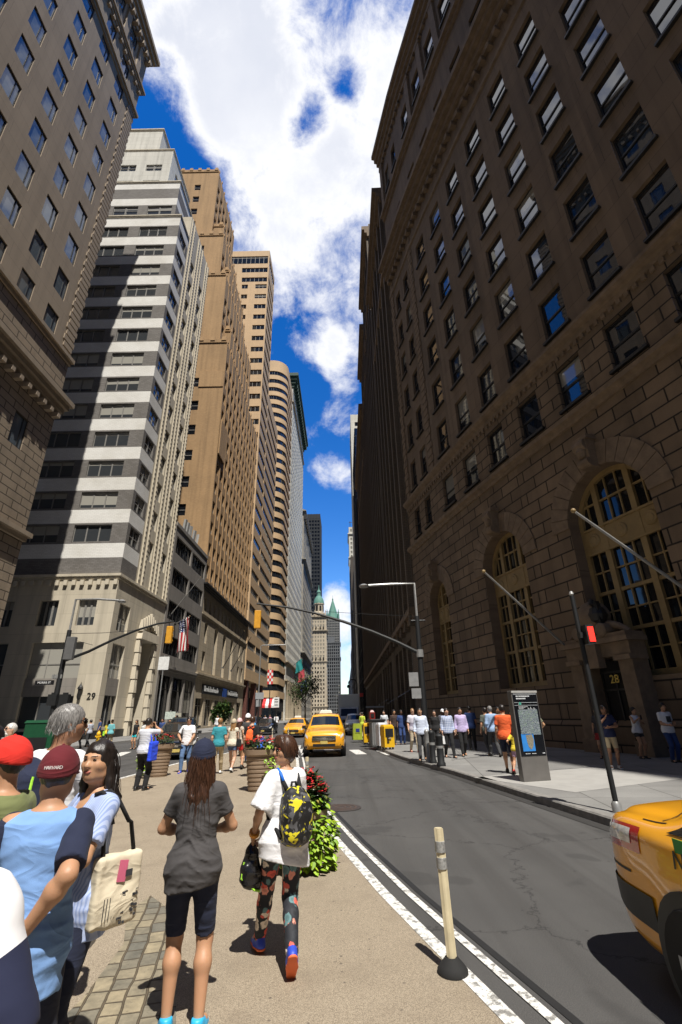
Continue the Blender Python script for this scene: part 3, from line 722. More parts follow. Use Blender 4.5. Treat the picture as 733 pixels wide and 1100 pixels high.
# ------------------------------------------------------------------ left: towers further up the street
B5 = root('banded_tan_tower', 'square tan tower with dark ribbon windows, lower floors hanging over the sidewalk')
def build_b5():
    mb = MB(); X1 = -21.3; wins = []; gl = MB(); sp = 4.15
    # tall shaft and long lower wing
    for (x0, x1, y0, y1, z0, z1) in ((-37, X1, 107.1, 118, 9.0, 140), (-44, X1-.02, 118, 139, 9.0, 92)):
        n = int((z1-z0-4)/sp); oE = [(.5, y1-y0-.3, z0+2.4+sp*j, z0+2.4+1.75+sp*j) for j in range(n)]
        oS = []
        if y0 < 110:
            for j in range(n):
                z = z0+2.4+sp*j
                oS.append((x1-x0-3.9, x1-x0-.35, z, z+1.75))
                if z > 60: oS.append((x1-x0-8.1, x1-x0-6.2, z, z+1.7))
                if z > 120: oS.append((x1-x0-12.5, x1-x0-11, z, z+1.7))
            oS = [o for o in oS if o[3] < 127]; oS += [(x1-x0-8.3, x1-x0-.35, 126.3, 128.2), (x1-x0-8.5, x1-x0-.35, 130.4, 132.4), (1.5, x1-x0-.4, 134.2, 137.6)]
            oE = [o for o in oE if o[3] < 133]+[(.4, y1-y0-.3, 134.2, 137.6)]
        f = block(mb, x0, x1, y0, y1, z0, z1, {'E': oE, 'S': oS}, 0, .3)
        wins += wins_of(f['E'], oE, 'band', .15)+wins_of(f['S'], oS, 'band', .15)
        mb.face([(x0, y0, z0), (x0, y1, z0), (x1, y1, z0), (x1, y0, z0)])
    mb.build('wall', [M_tantile], B5)
    for y in (112, 122, 132): p = MB(); p.box((X1-.8, y, 4.5), (1.2, 1.4, 9)); p.build('column', mat('red_granite', (.12, .05, .04), .4, .3, 3), B5)
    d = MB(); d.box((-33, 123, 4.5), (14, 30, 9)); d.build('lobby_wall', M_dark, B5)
    place_windows(B5, wins, M_gframe, M_glass, 100, pane_child=False)
build_b5()
B6 = root('round_cornered_tower', 'tan office tower with a rounded corner and continuous ribbon windows')
def build_b6():
    X1, Y0, Y1, R = -21.4, 158.0, 180.6, 6.0
    path = [(-44, Y0), (X1-R, Y0)]+[(X1-R+R*math.sin(t), Y0+R-R*math.cos(t)) for t in np.linspace(.15, PI/2-.15, 7)]+[(X1, Y0+R), (X1, Y1), (-44, Y1)]
    g = MB(); sweep(g, path, [(-.3, 0), (-.3, 139)]); g.build('ribbon_glazing', M_glass, B6, smooth=30)
    z = 7.0
    while z < 138:
        s = MB(); top = z > 132
        sweep(s, path, [(-.3, z), (0, z), (0, z+(2.1 if not top else 5.5)), (-.3, z+(2.1 if not top else 5.5))]); s.build('spandrel', M_tantile, B6, smooth=30); z += 4.1 if not top else 50
    m = MB()
    for i in range(len(path)-1):
        L = math.dist(path[i], path[i+1]); n = max(1, int(L/1.6)); f = Facade(path[i], path[i+1])
        for k in range(n): m.box(tuple(f.P(L*k/n, 70, -.25)), (.1, .1, 134), 0, math.atan2(f.u.y, f.u.x))
    m.build('mullion_row', M_bframe, B6, merge=False)
    w = MB(); w.prism([(-43, Y0+1), (X1-R, Y0+1), (X1-1, Y0+R), (X1-1, Y1-1), (-43, Y1-1)], 0, 138.5); w.prism([(-36, Y0+8), (-27, Y0+8), (-27, Y1-6), (-36, Y1-6)], 138.5, 142); w.build('core_wall', M_dark, B6)
    a = MB(); a.tube([(-28, 168, 142), (-28, 168, 147)], .12, 6); a.build('roof_mast', M_bframe, B6)
build_b6()
B7 = root('white_stone_tower', 'pale stone tower with a dark green projecting cornice')
def build_b7():
    mb = MB(); X1, Y0, Y1, Z = -21.5, 183, 243, 152
    oE = grid(2.2, 3.5, 17, 1.5, 24, 3.95, 31, 2.2); oS = grid(23-3.2, -3.6, 3, 1.4, 24, 3.95, 31, 2.1)
    bE = [(c-1.9, c+1.9, .5, 12.2) for c in (5, 11, 17, 23, 29, 35, 41, 47, 53)]
    f = block(mb, X1-23, X1, Y0, Y1, 0, Z, {'E': oE+bE, 'S': oS}, 0, .3)
    mb.build('wall', [M_white], B7)
    path = [(X1-23, Y0), (X1, Y0), (X1, Y1), (X1-23, Y1)]
    m = MB(); sweep(m, path, ledge(145, 151.6, 2.6, 4)); m.build('green_cornice', M_dgreen, B7, merge='fix')
    y = Y0+1
    while y < Y1: b = MB(); b.box((X1+1.0, y, 146.6), (2.2, .7, 2.6)); b.build('bracket', M_dgreen, B7); y += 2.6
    for pr in (ledge(19, 20.4, .8, 3), ledge(12.9, 13.8, .6, 2), ledge(136, 136.8, .6, 2)): m = MB(); sweep(m, path, pr); m.build('cornice', M_sandst, B7, merge='fix')
    for k in (2, 8, 14, 20, 26, 32, 38, 44, 50, 56): c = MB(); c.lathe([(.95, 0), (.95, .6), (.72, .8), (.6, 12), (.85, 12.4), (.9, 13)], (X1+.5, Y0+k, 0), 14); c.build('column', M_sandst, B7, smooth=40)
    place_windows(B7, wins_of(f['E'], oE+bE, 'plain', .2)+wins_of(f['S'], oS, 'plain', .2), M_bframe, M_dkglass, 100, pane_child=False)
build_b7()
def simple_block(name, label, boxes, m, frame, glass, spx, spz, ww, wh, extra=None, faces=('S', 'E'), z_first=3.0, style='plain', depth=.25, limit=100):
    r = root(name, label); mb = MB(); wins = []
    for (x0, x1, y0, y1, z0, z1) in boxes:
        ops = {}
        for fn in faces:
            L = (x1-x0) if fn in 'SN' else (y1-y0); n = int((L-.6)/spx); k = int((z1-z0-1.6)/spz)
            ops[fn] = grid((L-(n-1)*spx)/2, spx, n, ww, z0+z_first, spz, k, wh)
        f = block(mb, x0, x1, y0, y1, z0, z1, ops, 0, depth)
        for fn in faces: wins += wins_of(f[fn], ops[fn], style, depth*.6)
    mb.build('wall', [m], r)
    if extra: extra(r)
    place_windows(r, wins, frame, glass, limit, pane_child=False)
    return r
M_stone2 = mat_brick('weathered_grey_stone', (.36, .335, .285), (.33, .305, .26), (.2, .18, .15), 2.4, 1.1, .03, .3, .85, .3, .1, .3)
M_stone3 = mat_brick('cream_terracotta', (.56, .48, .36), (.53, .455, .34), (.36, .3, .22), 2.4, 1.1, .03, .3, .85, .25, .1, .3)
M_stone4 = mat_brick('dark_slate_grey', (.16, .17, .18), (.14, .15, .16), (.08, .08, .085), 2.4, 1.1, .03, .3, .85, .25, .1, .3)  # dark grey is the stone's own colour
def ex8(r):
    for z in (30, 80, 109): m = MB(); sweep(m, [(-44, 252), (-21.4, 252), (-21.4, 318)], ledge(z, z+2, 1.3, 3)); m.build('cornice', M_stone2, r, merge='fix')
    y = 252
    while y < 318: b = MB(); b.box((-20.7, y, 107), (1.6, .9, 3)); b.build('bracket', M_bframe, r); y += 4
simple_block('grey_stone_building', 'narrow weathered grey stone building with bracketed cornices beyond the pale tower', [(-44, -21.4, 252, 318, 0, 112)], M_stone2, M_bframe, M_dkglass, 3.4, 4.0, 1.7, 2.4, ex8)
def build_black():
    r = root('black_steel_tower', 'black steel and glass tower, darkest in the skyline'); mb = MB(); x0, x1, y0, y1, Z = -65.5, -34.0, 700, 752, 299
    g = MB(); g.prism([(x0+.4, y0+.4), (x1-.4, y0+.4), (x1-.4, y1-.4), (x0+.4, y1-.4)], 0, Z-.5); g.build('glazing', M_dkglass, r)
    z = 0
    M_bs = mat('black_steel', (.012, .016, .022), .5)
    while z < Z:
        mb.box(((x0+x1)/2, (y0+y1)/2, z+1.3), (x1-x0, y1-y0, 2.6)); z += 6.0
    mb.box(((x0+x1)/2, (y0+y1)/2, Z-4), (x1-x0+.1, y1-y0+.1, 8)); mb.build('spandrel_bands', M_bs, r, merge=False)
    c = MB(); 
    for i in range(8): c.box((x0+(x1-x0)*i/7, y0-.2, Z/2), (1.3, .9, Z))
    for i in range(8): c.box((x1+.2, y0+(y1-y0)*i/7, Z/2), (.9, .9, Z))
    c.build('steel_columns', M_bs, r, merge=False)
build_black()
def ex_cup(r):
    cx, cy = -27.0, 529; m = MB(); path = [(-36.2, 520), (-18.3, 520), (-18.3, 545)]
    for z in (8, 52, 84, 99): sweep(m, path, ledge(z, z+2.2, 1.6 if z > 60 else .9, 3))
    for x in (-35, -31, -27, -23, -19.4): m.box((x, 519.6, 104.6), (1.4, 1.2, 5.2), 0, 0, .6)
    m.build('cornice', M_stone3, r, merge='fix')
    t = MB(); t.lathe([(6.6, 103), (6.6, 106), (5.6, 107), (5.4, 115), (6.2, 115.6), (6.2, 116.6)], (cx, cy, 0), 8); t.build('lantern_drum', M_stone3, r)
    g = MB(); g.lathe([(6.0, 116.6), (5.7, 119), (4.8, 122), (3.2, 124.6), (2.2, 125.6), (2.0, 129), (2.5, 129.4), (1.8, 131.4), (.5, 133), (.25, 138), (0, 138)], (cx, cy, 0), 16); g.build('green_cupola', M_green, r, smooth=40)
    o = MB()
    for k in range(8): a = 2*PI*(k+.5)/8; o.box((cx+5.2*math.cos(a), cy+5.2*math.sin(a), 111), (.5, 2.4, 5.5), 0, a)
    o.build('lantern_opening', M_dark, r, merge=False)
    d = MB()
    for z in (55.5, 87.5): 
        for x in (-33, -29.5, -25, -21.5): d.box((x, 519.2, z+1.2), (1.3, 1.6, 2.2))
    d.build('balcony_row', M_bframe, r, merge=False)
simple_block('cupola_tower', 'slim cream tower crowned by a green copper cupola', [(-36.2, -18.3, 520, 545, 0, 102)], M_stone3, M_bframe, M_dkglass, 2.9, 4.0, 1.3, 2.2, ex_cup)
def ex_wool(r):
    cx, cy = -17.6, 818; m = MB()
    m.lathe([(11.5, 152), (9.5, 158), (2.0, 182), (1.2, 184), (1.2, 187), (.3, 189), (.15, 194), (0, 194)], (cx, cy, 0), 8, 0, Matrix.Rotation(PI/8, 3, 'Z')); m.build('green_spire', M_green, r)
    p = MB()
    for sx in (-1, 1):
        for sy in (-1, 1): p.lathe([(1.6, 130), (1.6, 158), (.2, 168), (0, 168)], (cx+sx*9.6, cy+sy*9.6, 0), 6)
    p.build('pinnacle', M_green, r)
    v = MB()
    for i in range(9): v.box((-28+2.6*i, 799.6, 75), (.7, .9, 150)); v.box((-6.3, 801+3.8*i, 75), (.9, .7, 150))
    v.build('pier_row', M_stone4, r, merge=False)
simple_block('gothic_spire_tower', 'distant gothic tower with a steep green pyramid spire', [(-28.5, -6.6, 800, 836, 0, 150)], mat_brick('pale_grey_terracotta', (.27, .27, .26), (.25, .25, .24), (.2, .2, .2), 2.4, 1.1, .03, .2), M_bframe, M_dkglass, 2.6, 4.2, 1.1, 2.4, ex_wool)
def ex_dk(r):
    m = MB(); path = [(-25.4, 650), (-5.2, 650), (-5.2, 690)]
    for z in (70, 89): sweep(m, path, ledge(z, z+2, 1.2, 2))
    for x in np.linspace(-25, -5.6, 8): m.box((x, 649.6, 45), (.9, .9, 90))
    m.prism([(-21, 655), (-13, 655), (-13, 670), (-21, 670)], 91, 99)
    m.build('pier_row', M_stone4, r, merge='fix')
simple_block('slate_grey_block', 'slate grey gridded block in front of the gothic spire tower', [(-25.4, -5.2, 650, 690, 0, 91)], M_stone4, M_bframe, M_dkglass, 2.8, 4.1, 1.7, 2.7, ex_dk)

# ------------------------------------------------------------------ right: buildings beyond the stone one
def build_r2():
    r = root('dark_pier_building', 'long dark brown building with narrow piers, next beyond the arched stone building'); mb = MB(); wins = []; rib = MB()
    M = mat_brick('sooty_brown_brick', (.19, .145, .10), (.155, .12, .085), (.07, .055, .042), .4, .16, .015, .3, .85, .3, .1, .35)
    segs = [((5.8, 56.4), (5.85, 38.6), 63.0), ((5.75, 74.5), (5.8, 56.6), 81.0), ((5.75, 91.5), (5.75, 74.7), 76.5), ((5.7, 136.0), (5.75, 91.7), 69.0)]
    for A, B, Z in segs:
        f = Facade(A, B); n = int((f.W-1)/3.3); ops = grid((f.W-(n-1)*3.3)/2, 3.3, n, 1.7, 12.5, 3.9, int((Z-14)/3.9), 2.5)
        sh = [(c-1.3, c+1.3, .4, 7.6) for c in np.arange(2.2, f.W-1.5, 3.6)]
        f.wall(mb, 0, Z, ops+sh, .4); wins += wins_of(f, ops, 'sash', .3)+wins_of(f, sh, 'shop', .3)
        Facade(B, (B[0]+30, B[1])).wall(mb, 0, Z); Facade((A[0]+30, A[1]), A).wall(mb, 0, Z)
        mb.face([(A[0], A[1], Z), (B[0], B[1], Z), (B[0]+30, B[1], Z), (A[0]+30, A[1], Z)])
        x = (f.W-(n-1)*3.3)/2-1.65
        while x < f.W: rib.box(tuple(f.P(max(.3, min(f.W-.3, x)), Z/2+4, .18)), (.6, .5, Z-8.5), 0, math.atan2(f.u.y, f.u.x)); x += 3.3
        for pr in (ledge(Z-3, Z-.6, 1.2, 3), ledge(8.6, 9.6, .5, 2), ledge(Z-14, Z-13, .5, 2)): m = MB(); sweep(m, [A, B], pr); m.build('cornice', M_trim, r, merge='fix')
    rib.build('pier_row', M, r, merge=False); mb.build('wall', [M], r)
    aw = MB(); 
    for y0, z, col in ((44, 3.6, 0), (52, 3.4, 0), (66, 3.5, 0)): 
        f = Facade((6.0, y0+3), (5.95, y0)); aw.face([f.P(0, z, .1), f.P(3, z, .1), f.P(3, z-.7, 1.4), f.P(0, z-.7, 1.4)][::-1]); aw.box(tuple(f.P(1.5, z-.72, 1.4)), (3, .04, .2), 0, PI/2)
    aw.build('awning', M_bframe, r, merge=False)
    place_windows(r, wins, M_gframe, M_glass_b, 100, pane_child=False)
build_r2()
def build_blue():
    r = root('blue_glass_building', 'blue mirrored glass building reflecting the sky on the right'); x0, x1, y0, y1, Z = 5.15, 40, 138, 172, 92
    g = MB(); g.prism([(x0, y0), (x1, y0), (x1, y1), (x0, y1)], 0, Z); g.build('glass_wall', M_bglass, r)
    m = MB(); z = 3
    while z < Z: m.box((x0-.03, (y0+y1)/2, z), (.12, y1-y0, .12)); m.box(((x0+x1)/2, y0-.03, z), (x1-x0, .12, .12)); z += 3.9
    for y in np.arange(y0+.5, y1, 1.7): m.box((x0-.03, y, Z/2), (.1, .08, Z))
    m.build('mullion_row', M_bframe, r, merge=False)
build_blue()
simple_block('beige_slab_tower', 'pale beige tower showing above the blue glass on the right', [(5.0, 34, 176, 200, 0, 124)], M_white, M_bframe, M_dkglass, 3.4, 4.0, 1.6, 2.0, faces=('S', 'W'))
def ex_rw(r):
    m = MB(); sweep(m, [(6.6, 425), (6.6, 400), (30, 400)], ledge(150, 152, 1, 2)); m.build('cornice', M_white, r, merge='fix'); m = MB(); sweep(m, [(6.6, 425), (6.6, 400), (30, 400)], ledge(128, 129.5, .8, 2)); m.build('cornice', M_white, r, merge='fix')
    a = MB(); a.tube([(8, 401, 158.3), (8, 401, 164)], .25, 6); a.tube([(6.8, 401, 163), (14, 401, 162.6)], .2, 6); a.build('roof_mast', M_bframe, r)
simple_block('white_crown_tower', 'slim white tower with a railed top, far along the right side of the street', [(6.6, 30, 400, 425, 0, 158)], M_white, M_bframe, M_dkglass, 3.2, 4.1, 1.6, 2.4, ex_rw, faces=('S', 'W'))
simple_block('dark_brick_block', 'dark narrow brick block below the slim white tower on the right', [(4.7, 30, 250, 300, 0, 82), (4.9, 30, 204, 246, 0, 60)], mat_brick('dark_brick', (.1, .085, .07), (.085, .07, .06), (.05, .04, .035), .4, .16, .015, .3), M_wframe, M_dkglass, 3.2, 4.0, 1.5, 2.2, faces=('S', 'W'))
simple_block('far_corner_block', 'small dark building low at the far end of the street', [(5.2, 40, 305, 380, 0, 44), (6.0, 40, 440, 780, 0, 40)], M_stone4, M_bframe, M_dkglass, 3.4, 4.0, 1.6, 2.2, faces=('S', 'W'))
simple_block('far_brown_row', 'brown walk-up row between the grey stone building and the cupola tower', [(-50, -22.6, 330, 352, 0, 66), (-60, -29.5, 380, 420, 0, 58), (-70, -27.5, 565, 640, 0, 50)], M_sandst, M_bframe, M_dkglass, 3.2, 4.0, 1.5, 2.4, faces=('S', 'E'))
# ------------------------------------------------------------------ ground
def sheet(name, poly, z, m, **k):
    mb = MB(); mb.face([(x, y, z) for x, y in poly], 0, poly); return mb.build(name, m, kind='structure', **k)
def m_asphalt():
    k = NT('asphalt'); k.p.inputs['Roughness'].default_value = .85; v = k.tc('Object')
    n1 = k.noise(v, .35, 6, .6); n2 = k.noise(v, 160, 2, .5); n3 = k.noise(v, 3, 5, .6)
    mp = k.n('ShaderNodeMapping'); mp.inputs['Scale'].default_value = (2.2, .06, 1); k.l(v, mp.inputs[0]); n4 = k.noise(mp.outputs[0], 1, 4)
    c = k.ramp(n1.outputs[0], [(.3, (.040, .040, .040)), (.7, (.072, .070, .067))]).outputs[0]
    c = k.mix(k.ramp(n4.outputs[0], [(.45, (0, 0, 0)), (.65, (.75, .75, .75))]).outputs[0], c, (.028, .027, .026))
    c = k.mix(k.ramp(n2.outputs[0], [(.42, (0, 0, 0)), (.75, (.55, .55, .55))]).outputs[0], c, (.16, .15, .14))
    sp = k.n('ShaderNodeTexVoronoi'); sp.inputs['Scale'].default_value = 2.6; k.l(v, sp.inputs['Vector'])
    c = k.mix(k.ramp(sp.outputs['Distance'], [(.03, (.7, .7, .7)), (.055, (0, 0, 0))]).outputs[0], c, (.018, .017, .016))
    nw = k.noise(v, 1.3, 5, .7); ws = k.n('ShaderNodeVectorMath', operation='SCALE'); ws.inputs['Scale'].default_value = 1.1; wa = k.n('ShaderNodeVectorMath', operation='ADD'); k.l(nw.outputs[1], ws.inputs[0]); k.l(v, wa.inputs[0]); k.l(ws.outputs[0], wa.inputs[1])
    cr = k.n('ShaderNodeTexVoronoi', feature='DISTANCE_TO_EDGE'); cr.inputs['Scale'].default_value = .33; k.l(wa.outputs[0], cr.inputs['Vector'])
    c = k.mix(k.ramp(cr.outputs['Distance'], [(.0, (.8, .8, .8)), (.006, (0, 0, 0))]).outputs[0], c, (.015, .014, .014))
    n6 = k.noise(v, .9, 3, .5); c = k.mix(k.ramp(n6.outputs[0], [(.60, (0, 0, 0)), (.63, (.45, .45, .45))]).outputs[0], c, (.036, .035, .034))
    k.l(c, k.p.inputs['Base Color']); k.bump(n2.outputs[0], .5, .006); return k.m
def m_epoxy():
    k = NT('tan_gravel_surface'); k.p.inputs['Roughness'].default_value = .85; v = k.tc('Object')
    n1 = k.noise(v, .5, 6, .6); n2 = k.noise(v, 165, 2, .6); n3 = k.noise(v, 2.2, 5, .65)
    c = k.ramp(n1.outputs[0], [(.3, (.33, .272, .195)), (.7, (.41, .342, .252))]).outputs[0]
    c = k.mix(k.ramp(n2.outputs[0], [(.38, (.85, .85, .85)), (.58, (0, 0, 0))]).outputs[0], c, (.15, .118, .083))
    c = k.mix(k.ramp(n2.outputs[0], [(.62, (0, 0, 0)), (.8, (.6, .6, .6))]).outputs[0], c, (.55, .47, .36))
    c = k.mix(k.ramp(n3.outputs[0], [(.50, (0, 0, 0)), (.75, (.6, .6, .6))]).outputs[0], c, (.2, .16, .115))
    for sc, r0 in ((3.1, .06), (5.1, .055), (9.3, .085)):      # trodden gum spots
        w = k.n('ShaderNodeMix', data_type='VECTOR'); nn = k.noise(v, 9, 2)
        sp = k.n('ShaderNodeTexVoronoi'); sp.inputs['Scale'].default_value = sc
        ad = k.n('ShaderNodeVectorMath', operation='ADD'); sc2 = k.n('ShaderNodeVectorMath', operation='SCALE'); sc2.inputs['Scale'].default_value = .03
        k.l(nn.outputs[1], sc2.inputs[0]); k.l(v, ad.inputs[0]); k.l(sc2.outputs[0], ad.inputs[1]); k.l(ad.outputs[0], sp.inputs['Vector'])
        rnd = k.n('ShaderNodeSeparateColor'); k.l(sp.outputs['Color'], rnd.inputs[0])
        on = k.math('GREATER_THAN', rnd.outputs[0], .40)
        d = k.ramp(sp.outputs['Distance'], [(r0*.7, (.75, .75, .75)), (r0*1.4, (0, 0, 0))]).outputs[0]
        c = k.mix(k.math('MULTIPLY', d, on), c, (.075, .06, .05))
    k.l(c, k.p.inputs['Base Color']); k.bump(n2.outputs[0], .8, .006); return k.m
def m_walk():
    k = NT('sidewalk_concrete'); k.p.inputs['Roughness'].default_value = .85; v = k.tc('Object')
    mp = k.n('ShaderNodeMapping'); mp.inputs['Rotation'].default_value = (0, 0, .14); k.l(v, mp.inputs[0])
    b = k.n('ShaderNodeTexBrick'); b.offset = 0; b.inputs['Scale'].default_value = 1; b.inputs['Brick Width'].default_value = 1.55; b.inputs['Row Height'].default_value = 1.55; b.inputs['Mortar Size'].default_value = .012
    b.inputs['Color1'].default_value = (.27, .265, .25, 1); b.inputs['Color2'].default_value = (.215, .21, .2, 1); b.inputs['Mortar'].default_value = (.08, .078, .07, 1); k.l(mp.outputs[0], b.inputs['Vector'])
    n1 = k.noise(v, .6, 6, .65); n2 = k.noise(v, 90, 2)
    c = k.mix(1.0, b.outputs[0], k.ramp(n1.outputs[0], [(.3, (.7, .7, .7)), (.7, (1.1, 1.1, 1.1))]).outputs[0], 'MULTIPLY')
    c = k.mix(k.ramp(n2.outputs[0], [(.4, (.35, .35, .35)), (.6, (0, 0, 0))]).outputs[0], c, (.13, .125, .12))
    sp = k.n('ShaderNodeTexVoronoi'); sp.inputs['Scale'].default_value = 2.3; k.l(v, sp.inputs['Vector'])
    c = k.mix(k.ramp(sp.outputs['Distance'], [(.05, (.5, .5, .5)), (.09, (0, 0, 0))]).outputs[0], c, (.09, .085, .08))
    k.l(c, k.p.inputs['Base Color']); k.bump(n2.outputs[0], .3, .005); return k.m
def m_cobble():
    k = NT('granite_setts'); k.p.inputs['Roughness'].default_value = .75; v = k.tc('Object')
    n0 = k.noise(v, 3.0, 2); ad = k.n('ShaderNodeVectorMath', operation='ADD'); s2 = k.n('ShaderNodeVectorMath', operation='SCALE'); s2.inputs['Scale'].default_value = .05
    k.l(n0.outputs[1], s2.inputs[0]); k.l(v, ad.inputs[0]); k.l(s2.outputs[0], ad.inputs[1])
    b = k.n('ShaderNodeTexBrick'); b.inputs['Scale'].default_value = 1; b.inputs['Brick Width'].default_value = .15; b.inputs['Row Height'].default_value = .125; b.inputs['Mortar Size'].default_value = .010; b.offset_frequency = 3; b.squash = 1.35; b.squash_frequency = 2; b.inputs['Mortar Smooth'].default_value = .6
    b.inputs['Color1'].default_value = (.34, .29, .2, 1); b.inputs['Color2'].default_value = (.15, .145, .125, 1); b.inputs['Mortar'].default_value = (.12, .095, .065, 1)
    mp = k.n('ShaderNodeMapping'); mp.inputs['Rotation'].default_value = (0, 0, 1.35); k.l(ad.outputs[0], mp.inputs[0]); k.l(mp.outputs[0], b.inputs['Vector'])
    n1 = k.noise(v, 9, 6, .7); c = k.mix(1.0, b.outputs[0], k.ramp(n1.outputs[0], [(.3, (.6, .6, .58)), (.7, (1.15, 1.12, 1.05))]).outputs[0], 'MULTIPLY')
    n5 = k.noise(v, 26, 4, .7); c = k.mix(k.ramp(n5.outputs[0], [(.62, (0, 0, 0)), (.7, (.7, .7, .7))]).outputs[0], c, (.09, .075, .055))
    k.l(c, k.p.inputs['Base Color'])
    h = k.math('ADD', k.math('MULTIPLY', b.outputs[1], -1), k.math('MULTIPLY', n1.outputs[0], .5)); k.bump(h, .9, .02); return k.m
def m_paint():
    k = NT('worn_white_paint'); k.p.inputs['Roughness'].default_value = .7; v = k.tc('Object')
    n = k.noise(v, 14, 6, .75); n2 = k.noise(v, 150, 2)
    c = k.mix(k.ramp(n.outputs[0], [(.50, (0, 0, 0)), (.58, (.9, .9, .9))]).outputs[0], (.74, .73, .69), (.12, .115, .105))
    c = k.mix(k.ramp(n2.outputs[0], [(.35, (.5, .5, .5)), (.55, (0, 0, 0))]).outputs[0], c, (.4, .39, .37))
    k.l(c, k.p.inputs['Base Color']); return k.m
M_asph, M_epoxy, M_walk, M_cob, M_paint = m_asphalt(), m_epoxy(), m_walk(), m_cobble(), m_paint()
M_kerb = mat('granite_kerb', (.22, .21, .195), .8, .25, 9, .3, 80)
sheet('ground', [(-3000, -600), (3000, -600), (3000, 5000), (-3000, 5000)], -.03, M_asph)
sheet('road', [(-30, -30), (30, -30), (30, 900), (-30, 900)], 0.0, M_asph)
# plaza of tan gravel between the two lanes
PR = [(1.80, 0.0), (.94, 3.71), (.37, 5.85), (-.11, 7.95), (-.56, 10.2), (-.99, 12.9), (-1.6, 18.0), (-2.2, 24.0), (-2.7, 31.5)]
PLE = [(-4.0, 32.0), (-5.6, 28.0), (-6.6, 22.4), (-6.85, 15.9), (-7.2, 12.5)]
sheet('plaza', [(3.0, -5.0)]+PR+PLE+[(-14.0, 10.5), (-22, 8), (-22, -5)], .004, M_epoxy)
def strip(name, pts, w, z, m):
    mb = MB(); P = [Vector((p[0], p[1], 0)) for p in pts]; L, R = [], []
    for i, p in enumerate(P):
        d = (P[min(i+1, len(P)-1)]-P[max(i-1, 0)]).normalized(); n = Vector((d.y, -d.x, 0))*w/2; L.append(p-n); R.append(p+n)
    for i in range(len(P)-1): mb.face([(*L[i].xy, z), (*R[i].xy, z), (*R[i+1].xy, z), (*L[i+1].xy, z)])
    return mb.build(name, m, kind='structure')
off = lambda pts, o: [(p[0]+o, p[1]) for p in pts]
strip('road_marking', off([(3.0, -5.0)]+PR, -.02), .11, .008, M_paint)
strip('road_marking', off([(3.0, -5.0)]+PR, .22), .07, .008, M_paint)
strip('road_seam', off([(3.0, -5.0)]+PR, .34), .06, .005, mat('tar_seam', (.02, .02, .02), .6))
strip('road_marking', PLE[::-1][1:]+[(-2.7, 31.5)], .14, .008, M_paint)
# curved lane line and crosswalk stripes beyond
strip('road_marking', [tuple(gnd(*q)[:2]) for q in ((309.5, 795.5), (310.5, 799), (312.5, 803.5), (315.5, 808.5), (319, 814))], .26, .008, M_paint)
def stripes(n, A, B, w, L, dirv):
    for i in range(n):
        t = i/max(1, n-1); x = A[0]+(B[0]-A[0])*t; y = A[1]+(B[1]-A[1])*t
        strip('crosswalk_stripe', [(x, y), (x+dirv[0]*L, y+dirv[1]*L)], w, .008, M_paint)
stripes(4, (-1.9, 25.2), (2.0, 23.0), .5, 3.0, (-.1, 1.0))
stripes(6, (-8.2, 24.5), (-15.5, 27.0), .5, 3.2, (-.25, 1.0))
stripes(6, (-7.6, 38), (-15, 39.0), .5, 3.4, (0, 1.0))
stripes(3, (-3.7, 33.2), (-6.0, 34.2), .45, 3.0, (-.1, 1.0))
# right sidewalk with granite kerb
KR = [(6.6, -6.0), (5.45, 0), (4.75, 4.0), (4.02, 8.6), (3.55, 12.0), (3.08, 15.4), (2.62, 18.0), (2.2, 20.6), (1.9, 23.2), (1.7, 26), (1.35, 30), (1.15, 34.5), (1.0, 45), (1.1, 60), (1.6, 90), (2.2, 140), (2.6, 250), (2.6, 900)]
mb = MB(); SWZ = .13
mb.face([(x+.16, y, SWZ) for x, y in KR]+[(30, 900, SWZ), (30, -6, SWZ)], 0, [(0, 0)]*(len(KR)+2)); mb.build('sidewalk', M_walk, kind='structure')
kb = MB(); sweep(kb, KR[::-1], [(-.16, SWZ+.004), (0, SWZ+.004), (.025, .1), (.03, -.02)] if False else [(.03, -.02), (.02, .11), (0, SWZ+.004), (-.17, SWZ+.004)], 0, False); o = kb.build('kerb', M_kerb, kind='structure', merge='fix')
strip('sidewalk_slab', [(3.9, 12.3), (7.6, 14.2)], 3.0, SWZ+.004, mat('pale_new_concrete', (.33, .32, .30), .85, .08, 3, .2, 80))
strip('gutter', off(KR, -.14), .22, .006, mat('dirty_gutter', (.032, .03, .028), .8))
# left sidewalk
KL = [(-18.2, -10), (-17.8, 20), (-17.3, 38), (-16.6, 46), (-15.4, 60), (-15.0, 110), (-15, 900)]
mb = MB(); mb.face([(x, y, SWZ) for x, y in KL][::-1]+[(-50, -10, SWZ), (-50, 900, SWZ)], 0); mb.build('sidewalk', M_walk, kind='structure', merge='fix')
kb = MB(); sweep(kb, KL, [(.03, -.02), (.02, .11), (0, SWZ+.004), (-.17, SWZ+.004)], 0, False); kb.build('kerb', M_kerb, kind='structure', merge='fix')
# setts and granite edging at the bottom left
sheet('cobblestones', [(-1.78, 3.3), (-1.72, 4.0), (-1.8, 4.8), (-2.05, 5.45), (-2.0, 5.9), (-1.75, 5.6), (-1.52, 5.05), (-1.3, 4.5), (-1.12, 4.0), (-.92, 3.4), (-.6, 2.4), (-.1, .5), (-1.9, .5)], .008, M_cob)
sheet('cobblestones', [(-8, .5), (-2.06, .5), (-1.98, 4.0), (-2.05, 4.8), (-2.3, 5.5), (-8, 6.5)], .008, M_cob)
kb = MB(); sweep(kb, [(-2.32, 5.6), (-2.06, 4.85), (-1.98, 4.0), (-2.06, .4)], [(-.01, .0), (-.01, .05), (.02, .06), (.26, .06), (.28, .045), (.28, .0)]); kb.build('granite_edging', M_kerb, kind='structure', merge='fix')
